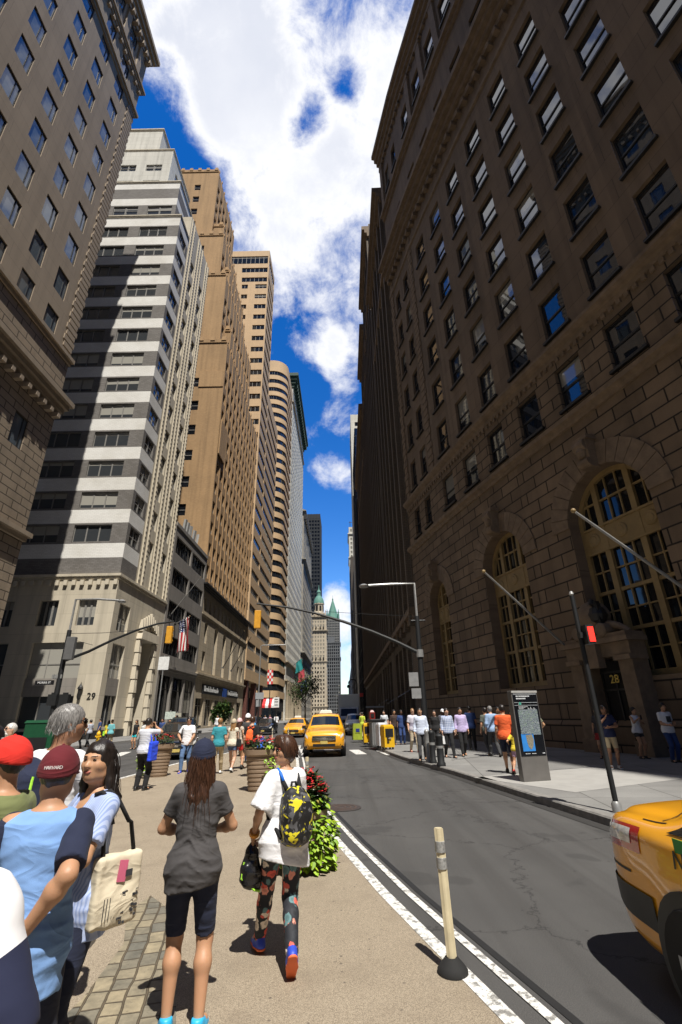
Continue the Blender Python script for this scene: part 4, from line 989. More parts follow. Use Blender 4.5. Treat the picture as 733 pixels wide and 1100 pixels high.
# manhole
mh = empty('manhole_cover', tuple(gnd(366, 868))[:2]+(.004,), label='round iron manhole cover in the lane beside the red begonias', cat='manhole')
m = MB(); m.lathe([(.40, .0), (.40, .006), (.34, .007), (0, .007)], (0, 0, 0), 28); m.build('iron_lid', mat('worn_iron', (.05, .04, .035), .6, .3, 40), mh)
m = MB(); [m.lathe([(r-.012, .006), (r-.012, .011), (r+.012, .011), (r+.012, .006)], (0, 0, 0), 24) for r in (.1, .2, .3)]; m.build('raised_ring', mat('rusty_iron', (.09, .055, .04), .6), mh)
# ------------------------------------------------------------------ soft-surface modelling (distance field -> mesh)
class Field:
    def __init__(s, lo, hi, vox):
        s.v = vox; s.lo = np.array(lo, np.float32); n = np.ceil((np.array(hi)-s.lo)/vox).astype(int)+1; s.n = n
        s.ax = [s.lo[i]+vox*np.arange(n[i], dtype=np.float32) for i in range(3)]; s.d = np.full(n, 9.0, np.float32)
    def sub(s, lo, hi):
        a = [int(max(0, math.floor((lo[i]-s.lo[i])/s.v))) for i in range(3)]; b = [int(min(s.n[i], math.ceil((hi[i]-s.lo[i])/s.v)+1)) for i in range(3)]
        if any(x >= y for x, y in zip(a, b)): return None
        sl = tuple(slice(x, y) for x, y in zip(a, b))
        X, Y, Z = s.ax[0][sl[0]][:, None, None], s.ax[1][sl[1]][None, :, None], s.ax[2][sl[2]][None, None, :]
        return sl, X, Y, Z
    def put(s, sl, d, k, op='add'):
        e = s.d[sl]
        if op == 'add':
            if k > 0: h = np.maximum(k-np.abs(e-d), 0)/k; s.d[sl] = np.minimum(e, d)-h*h*k*.25
            else: s.d[sl] = np.minimum(e, d)
        else:
            d = -d
            if k > 0: h = np.maximum(k-np.abs(e-d), 0)/k; s.d[sl] = np.maximum(e, d)+h*h*k*.25
            else: s.d[sl] = np.maximum(e, d)
    def cone(s, a, b, ra, rb, k=.02, op='add', flat=None):
        a = np.array(a, np.float32); b = np.array(b, np.float32); r = max(ra, rb)+k+3*s.v
        q = s.sub(np.minimum(a, b)-r, np.maximum(a, b)+r)
        if q is None: return
        sl, X, Y, Z = q; ba = b-a; L2 = max(float(ba@ba), 1e-9)
        px, py, pz = X-a[0], Y-a[1], Z-a[2]
        t = np.clip((px*ba[0]+py*ba[1]+pz*ba[2])/L2, 0, 1)
        dx, dy, dz = px-t*ba[0], py-t*ba[1], pz-t*ba[2]
        if flat is not None: dx, dy, dz = dx*flat[0], dy*flat[1], dz*flat[2]
        s.put(sl, np.sqrt(dx*dx+dy*dy+dz*dz)-(ra+(rb-ra)*t), k, op)
    def ell(s, c, r, k=.02, op='add', R=None):
        r = np.array(r, np.float32); m = float(r.max())+k+3*s.v; c = np.array(c, np.float32); q = s.sub(c-m, c+m)
        if q is None: return
        sl, X, Y, Z = q; x, y, z = X-c[0], Y-c[1], Z-c[2]
        if R is not None: x, y, z = R[0][0]*x+R[1][0]*y+R[2][0]*z, R[0][1]*x+R[1][1]*y+R[2][1]*z, R[0][2]*x+R[1][2]*y+R[2][2]*z
        k0 = np.sqrt((x/r[0])**2+(y/r[1])**2+(z/r[2])**2); k1 = np.sqrt((x/r[0]**2)**2+(y/r[1]**2)**2+(z/r[2]**2)**2)+1e-6
        s.put(sl, k0*(k0-1)/k1, k, op)
    def rbox(s, c, h, r, k=.01, op='add', R=None):
        m = float(np.linalg.norm(h))+r+k+3*s.v; c = np.array(c, np.float32); q = s.sub(c-m, c+m)
        if q is None: return
        sl, X, Y, Z = q; x, y, z = X-c[0], Y-c[1], Z-c[2]
        if R is not None: x, y, z = R[0][0]*x+R[1][0]*y+R[2][0]*z, R[0][1]*x+R[1][1]*y+R[2][1]*z, R[0][2]*x+R[1][2]*y+R[2][2]*z
        qx, qy, qz = np.abs(x)-h[0], np.abs(y)-h[1], np.abs(z)-h[2]
        d = np.sqrt(np.maximum(qx, 0)**2+np.maximum(qy, 0)**2+np.maximum(qz, 0)**2)+np.minimum(np.maximum(qx, np.maximum(qy, qz)), 0)-r
        s.put(sl, d, k, op)
    def loft(s, prof, org, R, k=.03, pad=.0):
        """stack of ellipses: prof rows (z, cx, cy, a, b) in a local frame R (columns x,y,z) at org"""
        P = np.array(prof, np.float32); org = np.array(org, np.float32)
        m = float(max(P[:, 3].max(), P[:, 4].max())+np.abs(P[:, 1:3]).max()+.03); ends = [org+np.array(R)[:, 2]*P[0, 0], org+np.array(R)[:, 2]*P[-1, 0]]
        q = s.sub(np.minimum(*ends)-m, np.maximum(*ends)+m)
        if q is None: return
        sl, X, Y, Z = q; x, y, z = X-org[0], Y-org[1], Z-org[2]
        lx, ly, lz = [R[0][i]*x+R[1][i]*y+R[2][i]*z for i in range(3)]
        lx, ly, lz = np.broadcast_arrays(lx, ly, lz)
        f = lambda c: np.interp(lz, P[:, 0], P[:, c]).astype(np.float32)
        a, b = f(3)+pad, f(4)+pad; u = np.sqrt(((lx-f(1))/a)**2+((ly-f(2))/b)**2)
        d = (u-1)*np.minimum(a, b)*np.where(u > 1, 1.0, .9)
        d = np.maximum(d, np.maximum(lz-P[-1, 0], P[0, 0]-lz)); s.put(sl, d.astype(np.float32), k)
    def cut(s, p, n, soft=0.0):
        """remove the half space on the side of n"""
        n = np.array(n, np.float32); n = n/np.linalg.norm(n); X, Y, Z = s.ax[0][:, None, None], s.ax[1][None, :, None], s.ax[2][None, None, :]
        s.d = np.maximum(s.d, ((X-p[0])*n[0]+(Y-p[1])*n[1]+(Z-p[2])*n[2]).astype(np.float32))
    def wrinkle(s, amp, freq, seed, stretch=(.62, .62, 1.25)):
        g = np.random.default_rng(seed); X, Y, Z = s.ax[0][:, None, None]*stretch[0], s.ax[1][None, :, None]*stretch[1], s.ax[2][None, None, :]*stretch[2]
        w = 0
        for i in range(4):
            v = g.normal(size=3); v = v/np.linalg.norm(v)*freq*(1+.55*i); ph = g.uniform(0, 6.28); ph2 = g.uniform(0, 6.28); v2 = g.normal(size=3)*freq*.4
            w = w+np.sin(X*v[0]+Y*v[1]+Z*v[2]+ph+1.5*np.sin(X*v2[0]+Y*v2[1]+Z*v2[2]+ph2))/(1+.5*i)
        s.d = s.d+(w*amp*.45).astype(np.float32)
    def folds(s, amp, freq, seed, z0, z1, tilt=.5, side=1.0):
        """sharp drape folds running mostly across the body, strongest between z0 and z1"""
        g = np.random.default_rng(seed); X, Y, Z = s.ax[0][:, None, None], s.ax[1][None, :, None], s.ax[2][None, None, :]; w = 0
        for i in range(3):
            q = 1+.6*i; t = tilt*g.uniform(-1, 1)+(.5 if i == 0 else 0); ph = g.uniform(0, 6.28, 3)
            u = (Z*freq*q+np.abs(X*side+.03)*freq*q*t+1.6*np.sin(X*9+Y*11+Z*5+ph[0])+.9*np.sin(X*21-Z*13+ph[1]))
            w = w+(1-np.abs(np.sin(u*.5+ph[2])))**2.2*(.5+.5*np.sin(X*13+Y*8-Z*4+ph[1]))/q
        env = np.exp(-((Z-(z0+z1)/2)/((z1-z0)*.5+1e-6))**2)*.8+.2; s.d = s.d-(amp*w*env).astype(np.float32)+np.float32(amp*.3)
    def mesh(s, name, mats, parent=None, smooth=True, link=True):
        d = s.d; d[0], d[-1], d[:, 0], d[:, -1], d[:, :, 0], d[:, :, -1] = 9, 9, 9, 9, 9, 9
        ins = d < 0; c = np.zeros(np.array(ins.shape)-1, np.int8)
        for i in (0, 1):
            for j in (0, 1):
                for k in (0, 1): c += ins[i:i+c.shape[0], j:j+c.shape[1], k:k+c.shape[2]]
        act = (c > 0) & (c < 8); idx = np.full(c.shape, -1, np.int64); A = np.argwhere(act); idx[act] = np.arange(len(A))
        if len(A) == 0: A = np.zeros((0, 3), int)
        acc = np.zeros((len(A), 3)); cnt = np.zeros(len(A))
        cor = [(i, j, k) for i in (0, 1) for j in (0, 1) for k in (0, 1)]
        for p in cor:
            for ax in range(3):
                if p[ax]: continue
                q = list(p); q[ax] = 1; i0 = A+np.array(p); i1 = A+np.array(q)
                v0 = d[i0[:, 0], i0[:, 1], i0[:, 2]]; v1 = d[i1[:, 0], i1[:, 1], i1[:, 2]]; x = (v0 < 0) != (v1 < 0)
                t = np.where(x, v0/np.where(np.abs(v0-v1) < 1e-9, 1, v0-v1), 0); pt = np.array(p, float)[None].repeat(len(A), 0); pt[:, ax] = t
                acc += np.where(x[:, None], pt, 0); cnt += x
        V = s.lo+(A+acc/np.maximum(cnt, 1)[:, None])*s.v; faces = []
        for ax in range(3):
            o = [1 if i != ax else 0 for i in range(3)]; a0 = ins; sl0 = [slice(1, -1)]*3; sl1 = [slice(1, -1)]*3; sl0[ax] = slice(0, -1); sl1[ax] = slice(1, None)
            x0, x1 = a0[tuple(sl0)], a0[tuple(sl1)]; E = np.argwhere(x0 != x1); flip = x0[x0 != x1]
            base = E+np.array([0 if i == ax else 1 for i in range(3)]); b1, b2 = (ax+1) % 3, (ax+2) % 3
            e1 = np.eye(3, dtype=int)[b1]; e2 = np.eye(3, dtype=int)[b2]
            g = lambda off: idx[(base+off)[:, 0], (base+off)[:, 1], (base+off)[:, 2]]
            Q = np.stack([g(-e1-e2), g(-e2), g(0*e1), g(-e1)], 1); Q[~flip] = Q[~flip][:, ::-1]; faces.append(Q)
        Q = np.concatenate(faces) if faces else np.zeros((0, 4), int); Q = Q[(Q >= 0).all(1)]
        me = bpy.data.meshes.new(name); me.vertices.add(len(V)); me.vertices.foreach_set('co', V.astype(np.float32).ravel())
        me.loops.add(len(Q)*4); me.loops.foreach_set('vertex_index', Q.astype(np.int32).ravel()); me.polygons.add(len(Q)); me.polygons.foreach_set('loop_start', np.arange(0, len(Q)*4, 4, dtype=np.int32))
        me.update(calc_edges=True); me.polygons.foreach_set('use_smooth', np.ones(len(Q), bool))
        for m in (mats if isinstance(mats, (list, tuple)) else [mats]): me.materials.append(m)
        me.update(); o = bpy.data.objects.new(name, me); COL.objects.link(o)
        if parent is not None: o.parent = parent
        return o

# ------------------------------------------------------------------ cloth and skin
def cloth(name, col, rough=.92, var=.1):
    n = 'cloth_'+name
    if n in _mats: return _mats[n]
    m = mat(n, col, rough, var, 5); k = NT.__new__(NT); k.m = m; k.t = m.node_tree; k.p = k.t.nodes['Principled BSDF']; v = k.tc(); mp = k.n('ShaderNodeMapping'); mp.inputs['Scale'].default_value = (1, 1, 2.2); k.l(v, mp.inputs[0])
    a = k.noise(mp.outputs[0], 4.2, 2, .45); a.inputs['Distortion'].default_value = 1.1; b = k.noise(v, 420, 2); r = k.math('ABSOLUTE', k.math('SUBTRACT', a.outputs[0], .5)); k.bump(k.math('ADD', k.math('MULTIPLY', r, -2.2), k.math('MULTIPLY', b.outputs[0], .05)), .30, .03); k.p.inputs['Sheen Weight'].default_value = .02; return m
def skin(name, col):
    n = 'skin_'+name
    if n in _mats: return _mats[n]
    k = NT(n); v = k.tc(); a = k.noise(v, 7, 4); c = k.ramp(a.outputs[0], [(.3, tuple(x*.9 for x in col)), (.7, col)]); k.l(c.outputs[0], k.p.inputs['Base Color'])
    k.p.inputs['Roughness'].default_value = .5; k.p.inputs['Subsurface Weight'].default_value = .12; k.p.inputs['Subsurface Radius'].default_value = (.02, .008, .004); k.p.inputs['Subsurface Scale'].default_value = .5
    b = k.noise(v, 220, 2); k.bump(b.outputs[0], .08, .004); _mats[n] = k.m; return k.m
def hair_mat(name, col):
    n = 'hair_'+name
    if n in _mats: return _mats[n]
    k = NT(n); v = k.tc(); mp = k.n('ShaderNodeMapping'); mp.inputs['Scale'].default_value = (150, 150, 4); k.l(v, mp.inputs[0]); a = k.noise(mp.outputs[0], 1, 4, .6)
    c = k.ramp(a.outputs[0], [(.35, tuple(x*.45 for x in col)), (.7, tuple(min(1, x*1.7) for x in col))]); k.l(c.outputs[0], k.p.inputs['Base Color']); k.p.inputs['Roughness'].default_value = .38
    k.bump(a.outputs[0], .45, .004); _mats[n] = k.m; return k.m
SK = {'tan': skin('tan', (.50, .27, .155)), 'light': skin('light', (.62, .37, .25)), 'brown': skin('brown', (.3, .15, .085)), 'warm': skin('warm', (.54, .30, .17)), 'dark': skin('dark', (.12, .06, .04))}
HB = hair_mat('black', (.018, .013, .011)); HBR = hair_mat('brown', (.06, .027, .015)); HG = hair_mat('grey', (.2, .19, .18)); HW = hair_mat('white', (.55, .53, .5)); HL = hair_mat('blond', (.28, .15, .06))
M_eye = mat('eye_dark', (.012, .009, .008), .2); M_lip = mat('lip', (.38, .12, .09), .45); M_lens = mat('dark_lens', (.01, .008, .008), .08)

def rotm(yaw=0, pitch=0, roll=0):
    return np.array(Matrix.Rotation(yaw, 3, 'Z') @ Matrix.Rotation(pitch, 3, 'X') @ Matrix.Rotation(roll, 3, 'Y'))
def ik(S, W, l1, l2, hint):
    S, W, hint = np.array(S, float), np.array(W, float), np.array(hint, float); d = W-S; L = np.linalg.norm(d); mx = (l1+l2)*.998
    if L > mx: W = S+d/L*mx; d = W-S; L = mx
    u = d/L; a = (l1*l1-l2*l2+L*L)/(2*L); h = math.sqrt(max(0, l1*l1-a*a)); p = hint-u*(hint@u); p = p/max(np.linalg.norm(p), 1e-6)
    return S+u*a+p*h, W
class Human:
    """builds a person in local space: feet at the origin, facing +y, +x is the person's right"""
    def __init__(s, h=1.72, sex='m', skin='tan', vox=.014, lean=0.0, head=(0, 0, 0), arms=None, legs=None, wide=1.0, twist=0.0, hipshift=0.0, curl=.5, fingers=True):
        s.h, s.sex, s.k, s.vox = h, sex, h/1.75, vox; k = s.k; s.sk = SK[skin]; f = sex == 'f'; s.f = f
        s.hipz = .925*k; s.hw = (.09 if not f else .088)*k; s.sw = (.185 if not f else .158)*k*wide; s.wide = wide
        R = rotm(twist, -lean); s.R = R; s.org = np.array([hipshift, 0, s.hipz])
        T = lambda x, y, z: s.org+R@np.array([x*k, y*k, z*k])
        s.T = T
        w = wide
        # (z above hip, cx, cy, half width, half depth)
        P = [(-.10, 0, 0, .150, .105), (-.02, 0, -.005, .172, .122), (.05, 0, -.005, .168, .12), (.16, 0, .005, .148, .108), (.30, 0, .005, .160, .118), (.42, 0, 0, .172, .122), (.50, 0, -.01, .150, .10), (.545, 0, -.015, .075, .065)] if not f else \
            [(-.10, 0, -.01, .155, .108), (-.02, 0, -.012, .176, .125), (.05, 0, -.005, .160, .118), (.16, 0, .005, .124, .096), (.28, 0, .012, .138, .108), (.38, 0, .018, .146, .118), (.48, 0, -.004, .128, .088), (.54, 0, -.012, .065, .058)]
        s.prof = [(a*k, b*k, c*k, d*k*w, e*k*(.5+.5*w)) for a, b, c, d, e in P]
        zs = .472 if f else .482; s.sh = {1: T(s.sw/k-.016, -.01, zs), -1: T(-s.sw/k+.016, -.01, zs)}
        s.neck = T(0, -.012, .53); s.Rh = R@rotm(head[0], head[1], head[2]); s.hc = T(0, .012, .60)+s.Rh@np.array([0, .018*k, .105*k])
        s.l1, s.l2 = .285*k, .25*k
        arms = arms or {}; s.el, s.wr, s.hd, s.pn, s.curl = {}, {}, {}, {}, {}
        for sd in (1, -1):
            a = arms.get(sd, {}); w0 = a.get('w', (sd*(s.sw/k+.06), .06, -.03)); hint = a.get('hint', (sd*.35, -1, -.3))
            wpt = s.org+np.array([w0[0]*k, w0[1]*k, w0[2]*k]) if not a.get('abs') else np.array(w0)
            e, wv = ik(s.sh[sd], wpt, s.l1, s.l2, hint); s.el[sd], s.wr[sd] = e, wv
            d = np.array(a['d'], float) if 'd' in a else (wv-e); s.hd[sd] = d/np.linalg.norm(d)
            pn = np.array(a.get('n', (-sd, .2, 0)), float); pn = pn-s.hd[sd]*(pn@s.hd[sd]); s.pn[sd] = pn/np.linalg.norm(pn); s.curl[sd] = a.get('curl', curl)
        legs = legs or {}; s.hip, s.kn, s.an, s.toe = {}, {}, {}, {}
        for sd in (1, -1):
            l = legs.get(sd, {}); an = l.get('a', (sd*.10, 0, .085)); s.hip[sd] = np.array([hipshift+sd*s.hw, 0, s.hipz-.03*k])
            kn, av = ik(s.hip[sd], np.array(an)*np.array([1, 1, 1 if an[2] > .1 else k]), .43*k, .415*k, l.get('hint', (sd*.08, 1, 0))); s.kn[sd], s.an[sd] = kn, av
            td = l.get('toe', (sd*.18, 1, -.12)); td = np.array(td, float); s.toe[sd] = td/np.linalg.norm(td)
        pts = [s.hc]+list(s.wr.values())+list(s.el.values())+list(s.an.values())+list(s.sh.values())+list(s.kn.values()); pts = np.array(pts)
        s.lo = pts.min(0)-np.array([.24, .24, .14])*max(1, wide); s.hi = pts.max(0)+np.array([.24, .24, .26])*max(1, wide); s.lo[2] = -.02; s.fing = fingers
        s.body()
    def field(s, lo=None, hi=None, vox=None): return Field(s.lo if lo is None else lo, s.hi if hi is None else hi, vox or s.vox)
    def body(s):
        k = s.k; F = s.field(); f = s.f
        F.loft(s.prof, s.org, s.R, .03)
        F.cone(s.neck-s.R@np.array([0, 0, .05*k]), s.hc-s.Rh@np.array([0, .02*k, .06*k]), (.058 if not f else .05)*k, (.054 if not f else .046)*k, .03)
        for sd in (1, -1):
            F.cone(s.neck+s.R@np.array([0, 0, -.01]), s.sh[sd], .042*k, .052*k*(.92 if f else 1), .03)
            u = .92 if f else 1.05; e, w = s.el[sd], s.wr[sd]; m = e+(w-e)*.3
            F.cone(s.sh[sd], e, .052*k*u, .038*k*u, .03); F.cone(e, m, .038*k*u, .041*k*u, .02); F.cone(m, w, .041*k*u, .026*k*u, .02); s.hand(F, sd)
            hp, kn, an = s.hip[sd], s.kn[sd], s.an[sd]; d = kn-hp
            F.cone(hp, kn, .086*k*(1.02 if f else 1), .055*k, .03); c = kn+(an-kn)*.32; back = -np.array([0, 1, 0])*.018*k
            F.cone(kn, c+back, .052*k, .057*k, .03); F.cone(c+back, an, .054*k, .034*k, .03)
            t = s.toe[sd]; F.cone(an+np.array([0, 0, -.03]), an+t*.13*k+np.array([0, 0, -.035]), .036*k, .032*k, .02)
        s.headshape(F); s.o = F.mesh('person', s.sk)
    def hand(s, F, sd):
        k = s.k*.98; w, d, n = s.wr[sd], s.hd[sd], s.pn[sd]; side = np.cross(d, n)*1.0; th = -side if (np.cross(d, n)@np.array([0, 1, .3])) < 0 else side   # thumb edge points forward/up
        side = -th; K = w+d*.085*k
        for i in range(4): F.cone(w+d*.012*k+th*(.018-.012*i)*k, K+th*(.033-.0215*i)*k, .0165*k, .0125*k, .012)
        if not s.fing: F.cone(K, K+d*.06*k+n*.02*k, .022*k, .018*k, .012); return
        L = (.043, .047, .044, .034); cu = s.curl[sd]
        for i in range(4):
            p = K+th*(.033-.0215*i)*k; sp = th*(.10-.07*i); a = 0
            for j, (fr, r) in enumerate(((1, .0098), (.72, .0088), (.55, .0078))):
                a += cu*(.75, .95, .6)[j]; dv = d*math.cos(a)+n*math.sin(a)+sp*.6; dv /= np.linalg.norm(dv); q = p+dv*L[i]*fr*k; F.cone(p, q, r*k, (r-.0009)*k, .004); p = q
        p = w+d*.022*k+th*.026*k; q = p+(d*.62+th*.7+n*.25)*.042*k; F.cone(p, q, .0145*k, .0115*k, .01); r = q+(d*.85+th*.25+n*(.2+.5*cu))*.034*k; F.cone(q, r, .011*k, .0088*k, .004)
    def hp_(s, x, y, z): return s.hc+s.Rh@np.array([x*s.k, y*s.k, z*s.k])
    def headshape(s, F):
        k = s.k; R = s.Rh; h = s.hp_; f = s.f
        F.ell(h(0, -.014, .018), (.076*k, .095*k, .095*k), .02, R=R); F.ell(h(0, .018, -.03), (.064*k, .074*k, .083*k), .03, R=R)
        F.ell(h(0, .052, -.082), (.036*k, .034*k, .032*k), .03, R=R); F.cone(h(-.042, .005, -.075), h(.042, .005, -.075), .03*k, .03*k, .03)
        F.cone(h(0, .088, .016), h(0, .105, -.022), .009*k, .0155*k, .012); F.cone(h(-.012, .094, -.026), h(.012, .094, -.026), .010*k, .010*k, .008)
        for x in (-1, 1):
            F.ell(h(x*.031, .100, .012), (.017*k, .012*k, .011*k), .014, 'sub', R=R); F.cone(h(x*.012, .087, .028), h(x*.05, .068, .03), .0095*k, .009*k, .014)
            F.cone(h(x*.045, .058, -.02), h(x*.05, .04, -.025), .02*k, .02*k, .025)
            F.ell(h(x*.0765, -.008, -.004), (.011*k, .019*k, .032*k), .006, R=R)
        F.cone(h(-.017, .086, -.0545), h(.017, .086, -.0545), .009*k, .009*k, .008); F.cone(h(-.02, .098, -.0495), h(.02, .098, -.0495), .0022*k, .0022*k, .004, 'sub')
    def face(s, lips=True):
        k = s.k; F = Field(s.hc-.16*k, s.hc+.16*k, .0055); h = s.hp_; R = s.Rh
        for x in (-1, 1): F.ell(h(x*.031, .083, .0125), (.0135*k, .0095*k, .0062*k), 0, R=R)
        F.mesh('eyes', M_eye, s.o)
        F = Field(s.hc-.16*k, s.hc+.16*k, .0055)
        for x in (-1, 1): F.cone(h(x*.015, .0955, .0315), h(x*.048, .080, .034), .0048*k, .0035*k, 0)
        F.mesh('eyebrows', HB, s.o)
        if lips:
            F = Field(s.hc-.16*k, s.hc+.16*k, .0055); F.cone(h(-.02, .0905, -.053), h(.02, .0905, -.053), .0068*k, .0068*k, 0); F.cone(h(-.013, .093, -.059), h(.013, .093, -.059), .0072*k, .0072*k, .004); F.mesh('lips', M_lip, s.o)
    def hair(s, style, m, seed=1):
        k = s.k; R = s.Rh; h = s.hp_; lo = s.hc-np.array([.2, .2, .2])*k; hi = s.hc+np.array([.2, .2, .2])*k
        if style in ('long', 'longback', 'wavy'): lo = lo-np.array([.06, .14, .32])*k
        F = Field(lo, hi, min(s.vox, .011)); vol = .012 if style != 'crop' else .005
        if style == 'full': vol = .030
        F.ell(h(0, -.016, .022), ((.077+vol)*k, (.097+vol)*k, (.097+vol)*k), .02, R=R)
        if style in ('full',):
            F.ell(h(0, -.045, -.02), (.088*k, .075*k, .095*k), .03, R=R)
            for i in range(9):
                a = -1.0+2.0*i/8; F.cone(h(.05*math.sin(a), .05, .11), h(.08*math.sin(a), .080-.03*abs(math.sin(a)), .066), .022*k, .012*k, .02)
        # open the face and the neck
        c = h(0, .12, -.045 if style != 'wavy' else -.028); F.ell(c, (.072*k, .085*k, .098*k) if style != 'full' else (.094*k, .100*k, .105*k), .012, 'sub', R=R)
        n = R@np.array([0, .42, -1.0]); F.cut(h(0, -.02, -.055 if style in ('short', 'crop') else -.09), n)
        if style in ('long', 'longback', 'wavy'):
            G = Field(lo, hi, min(s.vox, .011)); L = {'long': .40, 'longback': .40, 'wavy': .30}[style]
            g = np.random.default_rng(seed)
            for i in range(26):
                a = (-1.25+2.5*i/25) if style != 'wavy' else (-1.75+3.5*i/25); x, y = .078*math.sin(a), -.02-.072*math.cos(a)
                p = h(x, y, -.01); q = h(x*1.12, y-.012, -.12); dn = np.array([g.normal()*.012, -.008+g.normal()*.008, -1.0]); e = q+dn*(L-.12+g.uniform(-.05, .02))*k+np.array([-.12*x if style == 'longback' else .1*x, -.02, 0])*k
                G.cone(p, q, .016*k, .022*k, .012); m2 = (q+e)/2+np.array([g.normal()*.012, g.normal()*.008-.012, 0])*k*(1 if style != 'wavy' else 2.2); G.cone(q, m2, .022*k, .019*k, .01); G.cone(m2, e, .019*k, .007*k, .008)
            F.d = np.minimum(F.d, G.d)
        F.wrinkle(.0035, 110, seed, (1, 1, .3 if 'long' in style else .6)); o = F.mesh('hair', m, s.o)
        if s.vox < .0105 and style != 'crop':      # loose strands over the hair mass
            g = np.random.default_rng(seed+5); M = MB(); lg = {'longback': .36, 'long': .36, 'wavy': .27}.get(style, .05)
            for i in range(230 if lg > .1 else 200):
                a = g.uniform(-1.3, 1.3) if lg > .1 else g.uniform(-2.0, 2.0); z = g.uniform(-.06, .07) if lg > .1 else g.uniform(-.03, .11); f = math.sqrt(max(.05, 1-((z-.022)/.112)**2)); x, y = (.080+vol)*f*math.sin(a), -.016-(.099+vol)*f*math.cos(a); p0 = h(x, y, z)
                n = (p0-s.hc); n[2] = 0; n = n/max(1e-6, np.linalg.norm(n)); L = lg*g.uniform(.6, 1.12)*k; P = [p0]; d = np.array([0, 0, -1.0]); j = g.normal(size=3)*.16
                for q in range(1, 6): P.append(P[-1]+(d+n*(.22 if q == 1 else .03 if lg > .1 else .25)+j*.5+g.normal(size=3)*(.14 if style == 'wavy' else .06))*L/5)
                M.tube(P, [.0019, .0019, .0018, .0015, .0011, .0006], 4, 0, False)
            M.build('hair_strands', m, o, smooth='all', merge=False)
        return o
    def beard(s, m):
        k = s.k; F = Field(s.hc-.2*k, s.hc+.2*k, .009); h = s.hp_; F.ell(h(0, .045, -.085), (.058*k, .055*k, .052*k), .02, R=s.Rh); F.cone(h(-.03, .09, -.04), h(.03, .09, -.04), .012*k, .012*k, .01)
        F.ell(h(0, .1, -.055), (.02*k, .02*k, .007*k), .004, 'sub', R=s.Rh); F.wrinkle(.003, 120, 3); F.mesh('beard', m, s.o)
    def cap(s, m, brim=None, brimdir=0.0, mesh=False):
        k = s.k; R = s.Rh; h = s.hp_; F = Field(s.hc-np.array([.3]*3)*k, s.hc+np.array([.3]*3)*k, min(s.vox, .009))
        F.ell(h(0, -.018, .012), (.099*k, .121*k, .126*k), .0, R=R); n = R@np.array([0, .16, -1]); F.cut(h(0, 0, .004), n)
        G = Field(F.lo, s.hc+np.array([.3]*3)*k, F.v); Rb = R@rotm(brimdir, -.16); b = h(0, -.014, .03)+Rb@np.array([0, .12, -.012])*k
        G.ell(b, (.082*k, .085*k, .012*k), 0, R=Rb); n0 = np.minimum(F.d.shape, G.d.shape); F.d = F.d[:n0[0], :n0[1], :n0[2]]; G.d = G.d[:n0[0], :n0[1], :n0[2]]; F.n = G.n = n0
        for q in (F, G): q.ax = [a[:n0[i]] for i, a in enumerate(q.ax)]
        # six stitched panels
        o = None
        if brim is None: F.d = np.minimum(F.d, G.d)
        o = F.mesh('cap', m, s.o)
        if brim is not None: G.mesh('cap_brim', brim, o)
        B = Field(s.hc-np.array([.05]*3), s.hc+np.array([.2]*3), .005); B.ell(h(0, -.018, .138), (.01*k, .01*k, .007*k), 0); B.mesh('cap_button', m, o)
        return o
    def glasses(s, m=None, frame=None):
        k = s.k; F = Field(s.hc-.17*k, s.hc+.17*k, .0055); h = s.hp_; R = s.Rh
        for x in (-1, 1): F.ell(h(x*.033, .098, .011), (.027*k, .007*k, .020*k), 0, R=R)
        o = F.mesh('sunglasses', m or M_lens, s.o)
        F = Field(s.hc-.17*k, s.hc+.17*k, .0055); F.cone(h(-.06, .088, .024), h(.06, .088, .024), .0042*k, .0042*k, 0)
        for x in (-1, 1): F.cone(h(x*.06, .088, .02), h(x*.083, .0, .016), .0042*k, .0036*k, 0)
        F.mesh('glasses_frame', frame or M_black, o)
    # clothes -------------------------------------------------------
    def top(s, m, sleeve=.55, hem=-.06, loose=.016, fold=.006, seed=1, name='shirt', neck=.5, sl_r=(.064, .068), sleeve_m=None, hemtilt=(0, 0), flare=0.0, vneck=None):
        k = s.k; F = s.field(); P = []
        for (z, cx, cy, a, b) in s.prof:
            lo_ = max(0, (.20*k-z)/(.3*k)); ex = .018*k*min(1, max(0, (.2*k-z)/(.16*k))); P.append((z, cx, cy, a+loose*k+ex+flare*lo_*k, b+loose*k+ex+flare*lo_*k*.7))
        z0 = P[0][0]
        if hem*k < z0+.02: P = [(hem*k-.04, P[0][1], P[0][2], P[0][3]+.004+flare*.3, P[0][4]+.004+flare*.2)]+P
        P[-1] = (P[-1][0]+.004, P[-1][1], P[-1][2], P[-1][3]+.0, P[-1][4]+.0)
        F.loft(P, s.org, s.R, .03)
        for sd in (1, -1): F.cone(s.neck+s.R@np.array([sd*.03, 0, -.03*k]), s.sh[sd]-s.R@np.array([sd*.006*k, 0, .002*k]), .052*k, .062*k, .04)
        S = F; SL = []
        if sleeve > 0:
            for sd in (1, -1):
                a, e, w = s.sh[sd], s.el[sd], s.wr[sd]; G = s.field(); u = .93 if s.f else 1.0
                r0, r1 = sl_r
                if sleeve <= 1: b = a+(e-a)*sleeve; G.cone(a, b+(b-a)*.25, r0*k*u, r1*k*u, 0); G.cut(b, e-a)
                else:
                    G.cone(a, e, r0*k*u, .056*k*u, .0); b = e+(w-e)*(sleeve-1); G.cone(e, b, .056*k*u, .045*k*u, .03); 
                    if sleeve < 1.96: G.cut(b, w-e) if sleeve > 1.2 else None
                if sleeve_m: SL.append(G); continue
                h = np.maximum(.03-np.abs(S.d-G.d), 0)/.03; S.d = np.minimum(S.d, G.d)-h*h*.0075
